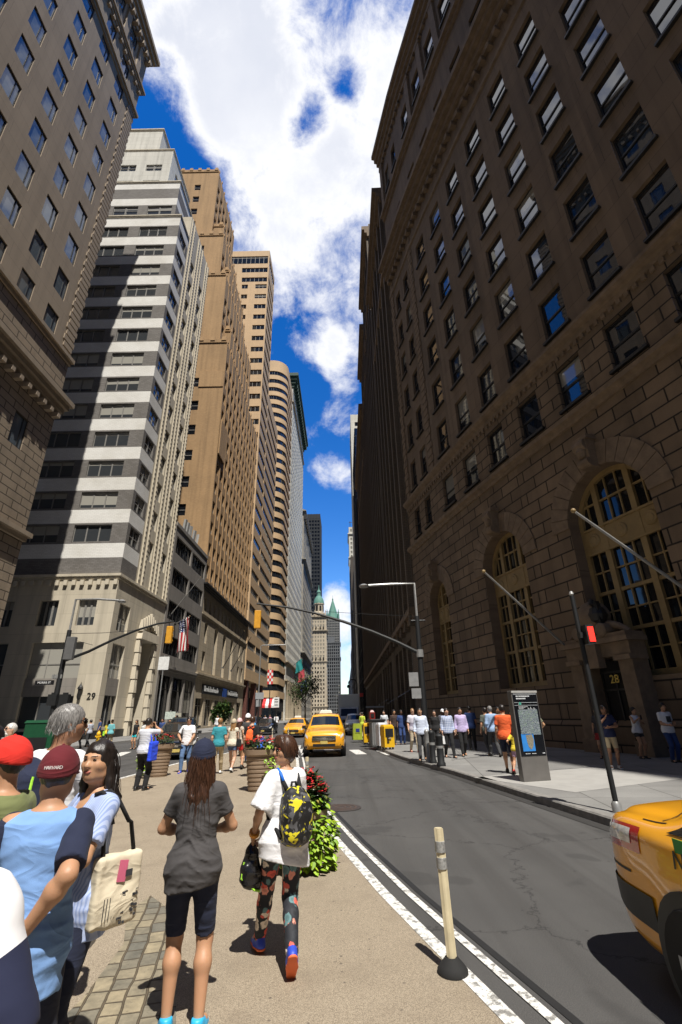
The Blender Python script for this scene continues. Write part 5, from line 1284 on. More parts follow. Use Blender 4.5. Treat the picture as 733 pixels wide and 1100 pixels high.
        hp = s.org+s.R@np.array([0, 0, hem*k]); F.cut(hp, s.R@np.array([hemtilt[0], hemtilt[1], -1]))
        F.ell(s.neck+s.R@np.array([0, .012, .022])*k, (.072*k, .075*k, .034*k), .01, 'sub', R=s.R)
        if vneck: F.ell(s.neck+s.R@np.array([0, .095, -.03])*k, (vneck*.5*k, .06*k, vneck*k), .01, 'sub', R=s.R)
        if fold: F.wrinkle(fold*.25, 40, seed, (.45, .45, 1.1)); F.folds(fold*1.0, 58, seed, s.org[2]-.08*k, s.org[2]+.30*k)
        o = F.mesh(name, m, s.o)
        for G in SL: G.wrinkle(fold*.5, 58, seed, (.45, .45, 1.1)); G.mesh('sleeve', sleeve_m, o)
        return o
    def trousers(s, m, length=1.0, loose=.012, fold=.005, seed=2, name='trousers', wide=1.0, waist=.09, taper=1.0):
        """length 0..1 of the leg; 1 reaches the ankle"""
        k = s.k; F = s.field(); P = [(z, cx, cy, a+loose*k, b+loose*k) for z, cx, cy, a, b in s.prof if z < (waist+.08)*k]; P = [p for p in P if p[0] <= waist*k]+[(waist*k, 0, 0, s.prof[2][3]+loose*k, s.prof[2][4]+loose*k)]
        F.loft(P, s.org, s.R, .02)
        for sd in (1, -1):
            hp, kn, an = s.hip[sd], s.kn[sd], s.an[sd]; G = s.field(); c = kn+(an-kn)*.35-np.array([0, .015*k, 0])
            r = lambda v: (v+loose)*k*wide
            G.cone(hp, kn, r(.088), r(.056), .02)
            if length > .5: G.cone(kn, c, r(.055), r(.056)*taper, .02); G.cone(c, an, r(.056)*taper, r(.038)*taper+.004, .02)
            if length <= .5: b = hp+(kn-hp)*(length*2); G.cone(kn, c, r(.058), r(.058), .02); G.cut(b, kn-hp)
            elif length < .99: b = kn+(an-kn)*((length-.5)*2); G.cut(b, an-kn)
            else: G.cut(an+(an-kn)/np.linalg.norm(an-kn)*.015, an-kn)
            h = np.maximum(.03-np.abs(F.d-G.d), 0)/.03; F.d = np.minimum(F.d, G.d)-h*h*.0075
        if fold: F.wrinkle(fold*.3, 50, seed, (.5, .5, 1.0)); F.folds(fold*.9, 80, seed, s.kn[1][2]-.1*k, s.kn[1][2]+.16*k, .3)
        return F.mesh(name, m, s.o)
    def skirt(s, m, bottom=.45, flare=.06, name='skirt', seed=4):
        k = s.k; F = s.field(); F.loft([(-bottom*k, 0, 0, s.prof[1][3]+flare, s.prof[1][4]+flare)]+[(z, cx, cy, a+.014, b+.014) for z, cx, cy, a, b in s.prof if -.05 < z < .1], s.org, s.R, 0); F.wrinkle(.006, 30, seed, (1, 1, .2)); return F.mesh(name, m, s.o)
    def shoes(s, m, sole=None, socks=None):
        k = s.k
        for sd in (1, -1):
            an, t = s.an[sd], s.toe[sd]; side = np.cross(t, [0, 0, 1.]); side /= np.linalg.norm(side); up = np.cross(side, t); F = Field(an-np.array([.22]*3), an+np.array([.22]*3), min(s.vox, .009)*(1 if s.vox < .012 else 1.2))
            A = an-up*.052*k-t*.042*k; B = an-up*.058*k+t*.15*k; M = (A+B)/2
            F.cone(A, M, .039*k, .043*k, .01); F.cone(M, B, .043*k, .036*k, .02); F.cone(an-t*.02*k, an-up*.03*k+t*.03*k, .042*k, .042*k, .03)
            F.cut(an-up*.082*k, -up); F.cut(an+up*.012*k, up); o = F.mesh('shoe', m, s.o)
            G = Field(F.lo, an+np.array([.22]*3), F.v); G.cone(A-up*.026*k, M-up*.022*k, .041*k, .046*k, .01); G.cone(M-up*.022*k, B-up*.016*k, .046*k, .04*k, .02); G.cut(an-up*.0855*k, -up); G.cut(an-up*.066*k, up)
            G.mesh('sole', sole or M_bframe, o)
            if socks: C = Field(an-np.array([.15]*3), an+np.array([.2]*3), F.v); u = (s.kn[sd]-an); u /= np.linalg.norm(u); C.cone(an-u*.01, an+u*.055*k, .042*k, .044*k, 0); C.mesh('sock', socks, s.o)
    def place(s, loc, face, label, group=None):
        o = s.o; o.location = (loc[0], loc[1], loc[2] if len(loc) > 2 else 0); o.rotation_euler = (0, 0, face); tag(o, label, 'person', group); s.face_ang = face; return o
    def W(s, p):
        """local point to world"""
        return s.o.location+Matrix.Rotation(s.o.rotation_euler.z, 3, 'Z') @ Vector([float(v) for v in p])
# ------------------------------------------------------------------ people
def at_foot(px, py, z=0.0): g = gnd(px, py, z); return (g[0], g[1], z)
def local_obj(s, o, label, cat, group=None):
    """a thing held or worn by a person: same frame as the person, top level"""
    o.location = s.o.location; o.rotation_euler = s.o.rotation_euler; return tag(o, label, cat, group)
def m_floral():
    k = NT('floral_print'); v = k.tc(); k.p.inputs['Roughness'].default_value = .75
    n = k.noise(v, 16, 3); sc = k.n('ShaderNodeVectorMath', operation='SCALE'); sc.inputs['Scale'].default_value = .06; ad = k.n('ShaderNodeVectorMath', operation='ADD'); k.l(n.outputs[1], sc.inputs[0]); k.l(v, ad.inputs[0]); k.l(sc.outputs[0], ad.inputs[1])
    vo = k.n('ShaderNodeTexVoronoi'); vo.inputs['Scale'].default_value = 17; k.l(ad.outputs[0], vo.inputs['Vector'])
    sp = k.n('ShaderNodeSeparateColor'); k.l(vo.outputs['Color'], sp.inputs[0])
    pet = k.ramp(sp.outputs[0], [(0, (.62, .10, .07)), (.3, (.72, .28, .2)), (.45, (.7, .6, .5)), (.6, (.10, .19, .2)), (.78, (.02, .022, .028)), (1, (.02, .022, .028))], 'CONSTANT')
    f = k.ramp(vo.outputs['Distance'], [(.50, (1, 1, 1)), (.58, (0, 0, 0))])
    inner = k.ramp(vo.outputs['Distance'], [(.0, (.35, .35, .35)), (.12, (1, 1, 1)), (.2, (.7, .7, .7)), (.3, (1.15, 1.15, 1.15))])
    c = k.mix(f.outputs[0], (.016, .018, .024), k.mix(1.0, pet.outputs[0], inner.outputs[0], 'MULTIPLY')); k.l(c, k.p.inputs['Base Color']); return k.m
def m_camo():
    k = NT('yellow_black_camouflage'); v = k.tc(); a = k.noise(v, 15, 2, .5, ); b = k.noise(v, 17, 2, .5); a.inputs['Distortion'].default_value = 1.2; b.inputs['Distortion'].default_value = 1.0
    mp = k.n('ShaderNodeMapping'); mp.inputs['Location'].default_value = (3, 5, 1); k.l(v, mp.inputs[0]); k.l(mp.outputs[0], b.inputs['Vector'])
    c = k.mix(k.ramp(a.outputs[0], [(.53, (0, 0, 0)), (.55, (1, 1, 1))]).outputs[0], (.012, .012, .013), (.09, .09, .095))
    c = k.mix(k.ramp(b.outputs[0], [(.56, (0, 0, 0)), (.575, (1, 1, 1))]).outputs[0], c, (.72, .62, .02)); k.l(c, k.p.inputs['Base Color']); k.p.inputs['Roughness'].default_value = .55; return k.m
def m_stripe(name, a, b, per, frac, axis=2):
    k = NT(name); v = k.tc(); s = k.n('ShaderNodeSeparateXYZ'); k.l(v, s.inputs[0]); f = k.math('FRACT', k.math('DIVIDE', s.outputs[axis], per)); c = k.mix(k.math('LESS_THAN', k.math('ABSOLUTE', f), frac), a, b); k.l(c, k.p.inputs['Base Color']); k.p.inputs['Roughness'].default_value = .9; return k.m
def m_plaid():
    k = NT('blue_plaid'); v = k.tc(); s = k.n('ShaderNodeSeparateXYZ'); k.l(v, s.inputs[0]); f = k.math('LESS_THAN', k.math('FRACT', k.math('DIVIDE', k.math('ADD', s.outputs[0], 5), .06)), .35); g = k.math('LESS_THAN', k.math('FRACT', k.math('DIVIDE', s.outputs[2], .06)), .35)
    c = k.mix(k.math('MULTIPLY', k.math('ADD', f, g), .5), (.55, .6, .72), (.1, .16, .36)); k.l(c, k.p.inputs['Base Color']); k.p.inputs['Roughness'].default_value = .9; return k.m
def m_split(name, a, b, zs, slope):
    k = NT(name); v = k.tc(); s = k.n('ShaderNodeSeparateXYZ'); k.l(v, s.inputs[0]); c = k.mix(k.math('LESS_THAN', k.math('ADD', s.outputs[2], k.math('MULTIPLY', s.outputs[0], slope)), zs), a, b); k.l(c, k.p.inputs['Base Color']); k.p.inputs['Roughness'].default_value = .9; return k.m
C = cloth
c_grey = C('charcoal', (.062, .058, .059)); c_navy = C('navy', (.013, .018, .045)); c_denimd = C('dark_denim', (.013, .018, .042)); c_white = C('white', (.78, .78, .8)); c_blk = C('black', (.012, .012, .013))
c_lblue = C('light_blue', (.20, .36, .68)); c_olive = C('olive', (.17, .19, .075)); c_red = C('red', (.62, .025, .015)); c_maroon = C('maroon', (.12, .010, .016)); c_teal = C('teal', (.035, .27, .33)); c_khaki = C('khaki', (.42, .33, .2)); c_jean = C('jeans', (.09, .16, .3)); c_orange = C('orange', (.75, .12, .03)); c_lav = C('lavender', (.5, .42, .66)); c_paleb = C('pale_blue', (.5, .58, .76)); c_dgrey = C('dark_grey', (.05, .05, .052)); c_yellow = C('yellow', (.8, .62, .05)); c_cream = C('cream', (.66, .6, .48)); c_sky = C('sky_blue', (.06, .3, .62)); c_pink = C('pink', (.6, .32, .42)); c_brown = C('brown', (.08, .05, .035)); c_dblue = C('dark_blue', (.03, .06, .18)); c_turq = C('turquoise', (.03, .5, .55)); c_lime = C('lime', (.35, .7, .05)); c_purple = C('purple', (.42, .2, .55))
c_hviz = C('lime_vest', (.5, .6, .06))
s_blue = mat('blue_running_shoe', (.03, .07, .5), .5); s_cyan = mat('cyan_sandal', (.03, .42, .75), .45); s_orange = mat('orange_sole', (.8, .16, .05), .6); s_white = mat('white_shoe', (.7, .7, .68), .6); s_black = mat('black_shoe', (.014, .013, .012), .4)
def backpack(s, m, mstrap, label, size=(.15, .08, .21), z=.30, pocket=None, both=True, y=None, yaw=0):
    k = s.k; y = y if y is not None else -s.prof[4][4]/k-.105; c = s.T(0, y, z); vx = min(s.vox, .012)
    F = Field(c-.45*k, c+.45*k, vx); r = .05*k; F.ell(s.T(0, y-.02, z-.05), (size[0]*1.02*k, (size[1]+.03)*k, size[2]*.86*k), .03, R=s.R); F.rbox(s.T(0, y+.01, z-.03), (size[0]*.86*k-r, size[1]*k-r*.6, size[2]*.9*k-r), r, .05, R=s.R); F.ell(s.T(0, y+.02, z+size[2]*.6), (size[0]*.7*k, size[1]*.8*k, size[2]*.42*k), .05, R=s.R); F.wrinkle(.008, 34, 11); o = F.mesh('backpack', m)
    F = Field(c-.5*k, c+.5*k, vx); F.rbox(s.T(0, y-size[1]-.01, z-.07), (.085*k, .012*k, .075*k), .012*k, 0, R=s.R); F.wrinkle(.004, 40, 5); F.mesh('pocket', pocket or m, o)
    M = MB()
    for sd in (1, -1) if both else (1,):
        P = [s.T(sd*.07, y+.05, z+.19), s.T(sd*.095, -.07, .50), s.T(sd*.1, .015, .525), s.T(sd*.115, .115, .44), s.T(sd*.13, .125, .3), s.T(sd*.155, .02, .16), s.T(sd*.13, y+.03, z-.17)]
        Q = [P[0]]+[None]*0; pts = []
        for i in range(len(P)-1):
            for t in (0, .5): pts.append(P[i]*(1-t)+P[i+1]*t)
        pts.append(P[-1]); M.tube(pts, .021*k, 8)
    M.tube([s.T(-.03, y+.05, z+.2), s.T(-.02, y+.05, z+.25), s.T(.02, y+.05, z+.25), s.T(.03, y+.05, z+.2)], .01, 6)
    M.build('strap', mstrap, o, smooth='all', merge=True)
    return local_obj(s, o, label, 'backpack')
def shoulder_bag(s, m, mstrap, label, sd=1, size=(.16, .06, .18), z=-.02, x=.235, cat='bag', y=.0, name='shoulder_bag', fold=.006, cross=False):
    k = s.k; c = s.T(sd*x, y, z); vx = min(s.vox, .011); F = Field(c-.36*k, c+.36*k, vx); F.rbox(c, (size[1]*k*.5, size[0]*k-.03, size[2]*k-.03), .028*k, 0, R=s.R); F.wrinkle(fold, 24, 7); o = F.mesh(name, m); M = MB()
    top = s.T((-sd if cross else sd)*.13, 0, .525)
    for q in (1, -1): M.tube([s.T(sd*x, y+q*size[0]*.6, z+size[2]-.02), s.T(sd*(x-.03), y+q*.09, z+.32), s.T((-sd if cross else sd)*.12, q*.045, .50), top], .013*k, 6)
    M.build('strap', mstrap, o, smooth='all', merge=False); return local_obj(s, o, label, cat)
def phone(s, p, label, R=None, m=None):
    M = MB(); M.box(p, (.072, .01, .145), M=R); o = bevel(M.build('phone', m or M_black), .006); n = MB(); n.box(tuple(np.array(p)), (.064, .0124, .125), M=R); n.build('screen', mat('phone_screen', (.03, .035, .05), .1), o); return local_obj(s, o, label, 'phone')

# --- foreground -----------------------------------------------------
s = Human(1.5, 'f', 'tan', .0085, arms={1: dict(w=(.10, .25, .17), hint=(1, -.55, -.5)), -1: dict(w=(-.10, .25, .17), hint=(-1, -.55, -.5))}, legs={1: dict(a=(.10, -.02, .075)), -1: dict(a=(-.085, .02, .075))})
s.face(); s.hair('longback', HBR, 3); s.cap(c_navy); s.top(c_grey, .62, -.13, .022, .011, 4, hemtilt=(.12, 0)); s.trousers(c_denimd, .46, .012, .006); s.shoes(s_cyan, s_orange)
s.place((-.975, 3.62, .004), .16, 'woman with long brown hair, navy cap, charcoal tee and navy knee shorts seen from behind')
s = Human(1.48, 'f', 'tan', .0075, head=(1.62, .02, 0), twist=.42, arms={-1: dict(w=(-.27, .04, .02), hint=(-.3, -1, 0), curl=.95), 1: dict(w=(-.06, .31, .20), hint=(.8, -.3, -1), d=(-.5, .4, .6), n=(-.6, .3, -.4), curl=.6)},
          legs={-1: dict(a=(-.14, .26, .075), toe=(-.25, 1, -.05)), 1: dict(a=(.05, -.24, .155), toe=(.02, .62, -.78), hint=(0, 1, 0))})
s.face(); s.hair('full', HBR, 8); s.glasses(M_lens, mat('red_frame', (.35, .02, .01), .3)); s.top(c_white, .92, -.2, .034, .011, 9, sl_r=(.085, .125), flare=.035, hemtilt=(-.25, 0)); s.trousers(m_floral(), 1.0, .014, .003, taper=.95); s.shoes(s_blue, s_orange)
FW = s; s.place((-.50, 4.40, .004), .22, 'woman in white loose top, floral leggings and sunglasses, walking away with her head turned left')
backpack(s, m_camo(), c_blk, 'black and yellow camouflage backpack on the woman in floral leggings', (.145, .075, .215), .20)
st = MB(); st.tube([s.T(-.098, -.02, .553), s.T(-.096, -.08, .52), s.T(-.088, -.12, .46)], .014, 6); o = st.build('strap_padding', mat('blue_padding', (.01, .16, .7), .6), bpy.data.objects['backpack'], smooth='all')
b = s.wr[-1]+s.hd[-1]*.09*s.k; F_ = Field(b-np.array([.2, .2, .34]), b+np.array([.2, .2, .12]), .008); F_.cone(b, b-np.array([0, 0, .07]), .018, .05, .02); F_.ell(b-np.array([.0, .01, .19]), (.085, .05, .12), .04); F_.cone(b-np.array([-.05, 0, .2]), b-np.array([-.06, 0, .3]), .03, .02, .03); F_.wrinkle(.012, 34, 2)
o = F_.mesh('plastic_bag', mat('shiny_black_plastic', (.012, .012, .014), .16, .1, 8, .3, 30)); M = MB(); M.tube([b-np.array([.055, .03, .12]), b-np.array([.07, .04, .22]), b-np.array([-.03, .03, .30]), b-np.array([-.07, .02, .31])], .008, 6); M.build('lime_trim', c_lime, o); local_obj(s, o, 'shiny black bag with lime edges hanging from the hand of the woman in leggings', 'bag')
M = MB(); M.lathe([(.033, -.012), (.042, -.012), (.042, .012), (.033, .012), (.033, -.012)], s.wr[-1]-s.hd[-1]*.015, 16, 0, Vector(s.hd[-1]).to_track_quat('Z', 'Y').to_matrix()); M.build('bracelet', mat('orange_band', (.75, .3, .03), .4), s.o, smooth=True, merge=False)
p = s.wr[1]+s.hd[1]*.09*s.k; phone(s, tuple(p+np.array([-.03, .02, .03])), 'white phone in the raised hand of the woman in floral leggings', Matrix.Rotation(.5, 3, 'Y') @ Matrix.Rotation(-.4, 3, 'X'), mat('white_phone', (.7, .7, .7), .3))

s = Human(1.52, 'm', 'tan', .0085, lean=.03, head=(.0, 0, 0), arms={1: dict(w=(.04, -.17, .12), hint=(.5, -1, 0), d=(-.9, -.1, -.3), n=(0, -1, 0)), -1: dict(w=(-.24, .12, .06), hint=(-1, -.5, 0))}, wide=.93)
s.hair('crop', HB, 2); o = s.cap(c_maroon, c_maroon); s.top(c_lblue, .86, -.17, .03, .011, 12, name='shirt', sleeve_m=c_navy, sl_r=(.066, .072)); s.trousers(c_denimd, 1.0, .012, .006); s.shoes(s_black)
BOY = s; s.place((-1.31, 2.42, .01), .26, 'boy in light blue shirt with navy sleeves and maroon cap, back to the camera')
k = s.k; c = s.hc; n = s.Rh@np.array([0, -1, 0.]); 
for i, ch in enumerate('HARVARD'):
    a = (i-3)*.117; d = s.Rh@np.array([math.sin(a)*.0985, -math.cos(a)*.1165-.016, .035]); x = s.Rh@np.array([math.cos(a), math.sin(a)*1.0, 0]); out = s.Rh@np.array([math.sin(a), -math.cos(a), 0])
    text('lettering', ch, .019, basis(c+d*k+out*.004, x, s.Rh@np.array([0, .06, 1.]), None), mat('cap_lettering', (.7, .66, .64), .6), o, .001)

s = Human(1.53, 'f', 'warm', .0085, head=(.5, .05, 0), arms={-1: dict(w=(.0, .25, .20), hint=(-1.2, .0, -.8), d=(.9, .3, .05), n=(.2, -.4, -.9), curl=.7), 1: dict(w=(.12, .3, .17), hint=(1, -.3, -.6), curl=.6)}, legs={1: dict(a=(.09, .03, .085)), -1: dict(a=(-.09, -.03, .085))})
s.face(); s.hair('wavy', HB, 6); s.top(m_stripe('fine_blue_stripe', (.42, .5, .72), (.27, .35, .60), .011, .45, 0), .72, -.17, .022, .009, 21, vneck=.10, sl_r=(.068, .078)); s.trousers(c_denimd, 1.0, .008, .004, taper=.9); s.shoes(s_black)
ST = s; s.place((-1.375, 2.98, .01), 2.5, 'smiling woman in blue striped short sleeved shirt with wavy black hair, facing the camera')
M = MB()
for q in (.0, .02, .032): M.lathe([(.032, -.004), (.039, -.004), (.039, .004), (.032, .004), (.032, -.004)], s.wr[-1]-s.hd[-1]*(.01+q), 14, 0, (Vector(s.hd[-1])+Vector((.2*q*30, .1, 0))).to_track_quat('Z', 'Y').to_matrix())
M.build('bracelet', mat('bronze_beads', (.22, .13, .05), .4), s.o, smooth=True, merge=False)
# tote bag with printed panel
k = s.k; cx = np.array(s.T(-.19, -.10, .05)); M = MB(); hw, hh, t = .12, .15, .05
F_ = Field(cx-np.array([.2, .3, .3]), cx+np.array([.2, .3, .3]), .008); F_.rbox(cx, (.022, hw-.02, hh-.02), .02, 0); F_.ell(cx-np.array([0, 0, .06]), (.05, hw*.85, .09), .04); F_.wrinkle(.005, 32, 3, (1, 1, .6)); o = F_.mesh('tote_bag', C('natural_canvas', (.66, .58, .43)))
for yy in (-.085, .085):
    M.tube([cx+np.array([-.01, yy, hh-.04]), cx+np.array([.05, yy*.9, hh+.12]), s.T(-.195, -.08+yy*.6, .38), s.T(-.165, -.035+yy*.3, .50), s.T(-.12, yy*.3, .545), s.T(-.085, .03+yy*.2, .53)], .011, 8)
M.build('strap', c_blk, o, smooth='all'); local_obj(s, o, 'cream canvas tote bag with a small pink print hanging from the striped-shirt woman\'s shoulder', 'bag')
P = MB(); xo = cx[0]-.05
P.extrude([(-.02, -.01), (.035, -.02), (.045, .10), (-.01, .11)], Matrix.Translation((xo-.004, cx[1]+.01, cx[2]+.06)) @ Matrix.Rotation(-PI/2, 4, 'Z'), .006); P.v = [(v[0], cx[1]+(v[1]-cx[1])*.8, cx[2]+(v[2]-cx[2])*.75) for v in P.v]; P.build('pink_print', mat('pink_print', (.6, .13, .22), .8), o, merge=False)
P = MB()
for i in range(26): P.box((xo-.003, cx[1]+random.uniform(-.13, .0), cx[2]-.02-.028*(i//4)+random.uniform(-.006, .006)), (.004, random.uniform(.008, .024), random.choice((.004, .014))))
for i in range(5): P.box((xo-.004, cx[1]+.02+.02*i, cx[2]-.09), (.004, .003, .12))
P.box((xo-.002, cx[1]-.05, cx[2]+.09), (.004, .05, .04)); P.v = [(v[0], cx[1]+(v[1]-cx[1])*.75, cx[2]+(v[2]-cx[2])*.72) for v in P.v]; P.build('ink_print', mat('ink', (.04, .04, .045), .8), o, merge=False)

s = Human(1.56, 'm', 'tan', .009, head=(0, 0, 0), wide=.92); s.face(); s.hair('crop', HB, 4); o = s.cap(c_red, c_red); s.top(c_olive, .7, -.14, .022, .007, 5); s.trousers(c_denimd); s.shoes(s_black)
s.place((-1.68, 2.66, .01), PI/2-.1, 'boy in red cap and olive green tee shown in profile facing left')
M = MB(); k = s.k
for i in range(5):
    z = .055+.016*i; M.tube([s.hp_(.0+.098*math.sin(a)*(1-.1*i/5), -.014+.118*math.cos(a)*(1-.12*i/5), z) for a in np.linspace(.15+.05*i, .85-.04*i, 6)], .0055, 6)
M.build('cap_stripes', mat('grey_print', (.3, .28, .28), .7), o, smooth='all', merge=False)
s = Human(1.74, 'm', 'brown', .010, head=(-.55, 0, 0), arms={1: dict(w=(.16, .3, .2), hint=(1, -.4, -.5))}); s.face(); s.hair('short', HG, 12); s.glasses(); s.top(c_white, .8, -.15, .03, .006, 6); s.trousers(c_khaki); s.shoes(s_black)
GM = s; s.place((-1.9, 3.5, .008), -.35, 'grey-haired man in white shirt wearing a navy backpack, behind the boys')
o = backpack(s, c_navy, c_blk, 'large navy backpack with lime and lilac trim on the grey-haired man', (.19, .09, .27), .24)
M = MB(); y = -s.prof[4][4]/s.k-.22
M.tube([s.T(-.16, y+.06, .48), s.T(-.1, y-.01, .42), s.T(-.02, y-.02, .4)], .006, 6); M.tube([s.T(.12, y+.02, .12), s.T(.17, y+.03, .3), s.T(.15, y+.05, .42)], .008, 6)
M.box(s.T(.03, y-.012, .40), (.05, .012, .045)); M.build('lime_trim', c_lime, o, smooth=30, merge=False)
M = MB(); M.box(s.T(-.16, y+.02, .2), (.07, .09, .22)); bevel(M.build('lilac_panel', c_purple, o), .02, 3)
s = Human(1.62, 'm', 'tan', .012, head=(.3, 0, 0)); s.face(); s.hair('short', HB, 7); s.top(c_white); s.trousers(c_khaki); s.shoes(s_black); s.place((-2.78, 4.1, .008), PI-.55, 'dark-haired boy in white shirt at the left edge, face towards the camera')
s = Human(1.62, 'm', 'light', .014, head=(0, .1, 0), arms={1: dict(w=(.06, .26, .26), hint=(1, 0, -1), d=(-.6, .4, .6)), -1: dict(w=(-.06, .26, .26), hint=(-1, 0, -1), d=(.6, .4, .6))}); s.face(); s.hair('crop', HW, 9); s.beard(HW); s.glasses(); s.top(c_cream, 1.9, -.18, .03, .006, 8); s.trousers(c_khaki); s.shoes(s_black)
s.place((-6.0, 9.3, .004), PI-.55, 'old man with white beard in cream shirt holding up a small camera'); M = MB(); p = s.T(0, .36, .30); M.box(p, (.11, .04, .075)); M.lathe([(.028, 0), (.028, .03), (.02, .035), (0, .035)], tuple(np.array(p)+np.array([0, .02, 0])), 12, 0, Matrix.Rotation(-PI/2, 3, 'X')); local_obj(s, bevel(M.build('camera_body', mat('blue_plastic', (.08, .12, .6), .4)), .006), 'small blue camera in the hands of the bearded man', 'camera'); 
s = Human(1.60, 'm', 'light', .009, arms={1: dict(w=(.22, .1, .05), hint=(.8, -.8, 0))}, wide=1.06); s.face(); s.hair('short', HBR, 5); s.top(m_split('white_navy_shirt', (.80, .80, .82), (.014, .018, .05), 1.08, -.55), .95, -.2, .03, .018, 14, sl_r=(.082, .082)); s.trousers(C('faded_denim', (.3, .36, .46))); s.shoes(s_white)
s.place((-.94, 1.22, .008), .12, 'person in white and navy shirt, only one shoulder showing at the bottom left')

# --- on the plaza and beyond ---------------------------------------
s = Human(1.66, 'm', 'tan', .0125, head=(-.12, -.05, 0), arms={1: dict(w=(.09, .27, .60), hint=(1, .1, -.6), d=(-.4, .1, .9), n=(-.8, -.4, 0)), -1: dict(w=(-.05, .27, .60), hint=(-1, .1, -.7), d=(.4, .1, .9), n=(.8, -.4, 0))}, legs={1: dict(a=(.13, 0, .085)), -1: dict(a=(-.09, -.03, .085))})
s.face(); s.hair('short', HB, 21); s.top(m_stripe('white_pinstripe', (.62, .64, .70), (.48, .51, .6), .05, .3, 2), .8, -.06, .03, .009, 31); s.trousers(c_blk, 1, .02, .006, wide=1.04); s.shoes(s_black); s.place(at_foot(150, 849, .004), -.2, 'man in white shirt and black trousers holding a phone up to take a picture'); PM = s
phone(s, tuple(s.T(.03, .37, .68)), 'phone held up by the man in white shirt and black trousers')
shoulder_bag(s, C('royal_blue', (.02, .07, .75)), C('royal_blue', (.02, .07, .75)), 'bright blue shopping bag on the photographing man\'s right shoulder', 1, (.17, .05, .24), .0, .25)
s = Human(1.68, 'm', 'tan', .0125, head=(.1, 0, 0), arms={1: dict(w=(.19, .16, .08), hint=(1, -.6, 0)), -1: dict(w=(-.13, .2, .02), hint=(-1, -.5, 0))}, legs={1: dict(a=(.10, .16, .085)), -1: dict(a=(-.10, -.14, .10))})
s.face(); s.hair('short', HB, 22); s.glasses(); s.top(c_white, .75, -.08, .022, .007, 33); s.trousers(c_jean, 1, .016, .006); s.shoes(s_blue, s_white); s.place(at_foot(198, 830, .004), PI+.12, 'man in white tee, blue jeans and sunglasses walking towards the camera'); shoulder_bag(s, c_blk, c_blk, 'black bag strap and pouch on the man in white tee and jeans', 1, (.09, .05, .1), .1, .21, name='sling_bag')
def quick(h, sex, sk, loc, face, hair, hm, top, bot, shoe, label, arms=None, legs=None, sl=.7, hem=-.08, ln=1.0, head=(0, 0, 0), loose=.02, glasses=False, capm=None, vox=.016, group=None, skirt=None, lean=0, seed=1, socks=None, face_on=False):
    s = Human(h, sex, sk, vox, lean=lean, head=head, arms=arms, legs=legs, fingers=vox < .0165)
    if face_on: s.face()
    if hair: s.hair(hair, hm, seed)
    if capm: s.cap(capm)
    if glasses: s.glasses()
    s.top(top, sl, hem, loose, .006, seed+40)
    if skirt is not None: s.skirt(bot, skirt)
    else: s.trousers(bot, ln, .014, .005, seed+60)
    s.shoes(shoe, socks=socks); s.place(loc, face, label, group); return s
walkA = {1: dict(a=(.09, .24, .085)), -1: dict(a=(-.09, -.22, .12), toe=(-.1, .9, -.4))}; walkB = {-1: dict(a=(-.09, .24, .085)), 1: dict(a=(.09, -.22, .12), toe=(.1, .9, -.4))}
g2 = lambda px, Y, z=.004: (atY(px, 800, Y)[0], Y, z)
quick(1.62, 'm', 'light', g2(235, 16.8), .1, 'short', HL, c_teal, c_khaki, s_white, 'person with fair hair in teal tee walking away on the plaza', legs=walkA, seed=1, vox=.0145)
s = quick(1.58, 'f', 'light', g2(250, 17.4), -.15, 'long', HL, c_cream, C('denim_shorts', (.1, .15, .28)), s_white, 'woman in cream top and denim shorts with a fair ponytail, beside the teal tee', sl=.3, ln=.22, legs=walkB, capm=C('tan_cap', (.5, .42, .3)), seed=2, vox=.0145)
shoulder_bag(s, c_blk, c_blk, 'black handbag on the woman in cream top and denim shorts', 1, (.14, .06, .13), .02)
s = quick(1.6, 'f', 'warm', g2(256, 18.2), -.3, 'long', HBR, C('beige', (.5, .42, .34)), C('red_shorts', (.7, .03, .03)), s_black, 'woman in pink cap, beige top and red shorts in the plaza group', sl=.3, ln=.3, capm=C('pale_pink_cap', (.75, .5, .5)), legs=walkA, arms={1: dict(w=(.3, .1, .05))}, seed=3)
quick(1.68, 'm', 'tan', g2(268, 20.5), .2, 'short', HB, c_sky, c_dblue, s_black, 'man in bright sky blue shirt at the far side of the plaza group', legs=walkB, seed=5)
quick(1.74, 'm', 'tan', g2(265, 18.4), .0, 'crop', HB, c_dgrey, C('grey_shorts', (.10, .09, .1)), s_black, 'tall man in white cap and dark grey tee', capm=c_white, ln=.45, legs=walkA, seed=6)
s = quick(1.66, 'm', 'light', g2(270, 15.9), -.12, 'short', HBR, c_blk, c_khaki, s_black, 'man in black tee and khaki shorts carrying an orange drawstring backpack', ln=.42, legs=walkB, socks=c_white, seed=7, vox=.0145)
backpack(s, C('bright_orange', (.85, .14, .03)), c_orange, 'orange drawstring backpack on the man in khaki shorts', (.11, .05, .17), .28)
quick(1.12, 'm', 'light', g2(280, 19.8), .2, 'short', HBR, C('kid_blue', (.03, .14, .6)), C('kid_blue', (.03, .14, .6)), s_black, 'small child dressed all in blue beside the orange backpack', ln=.9, seed=8)
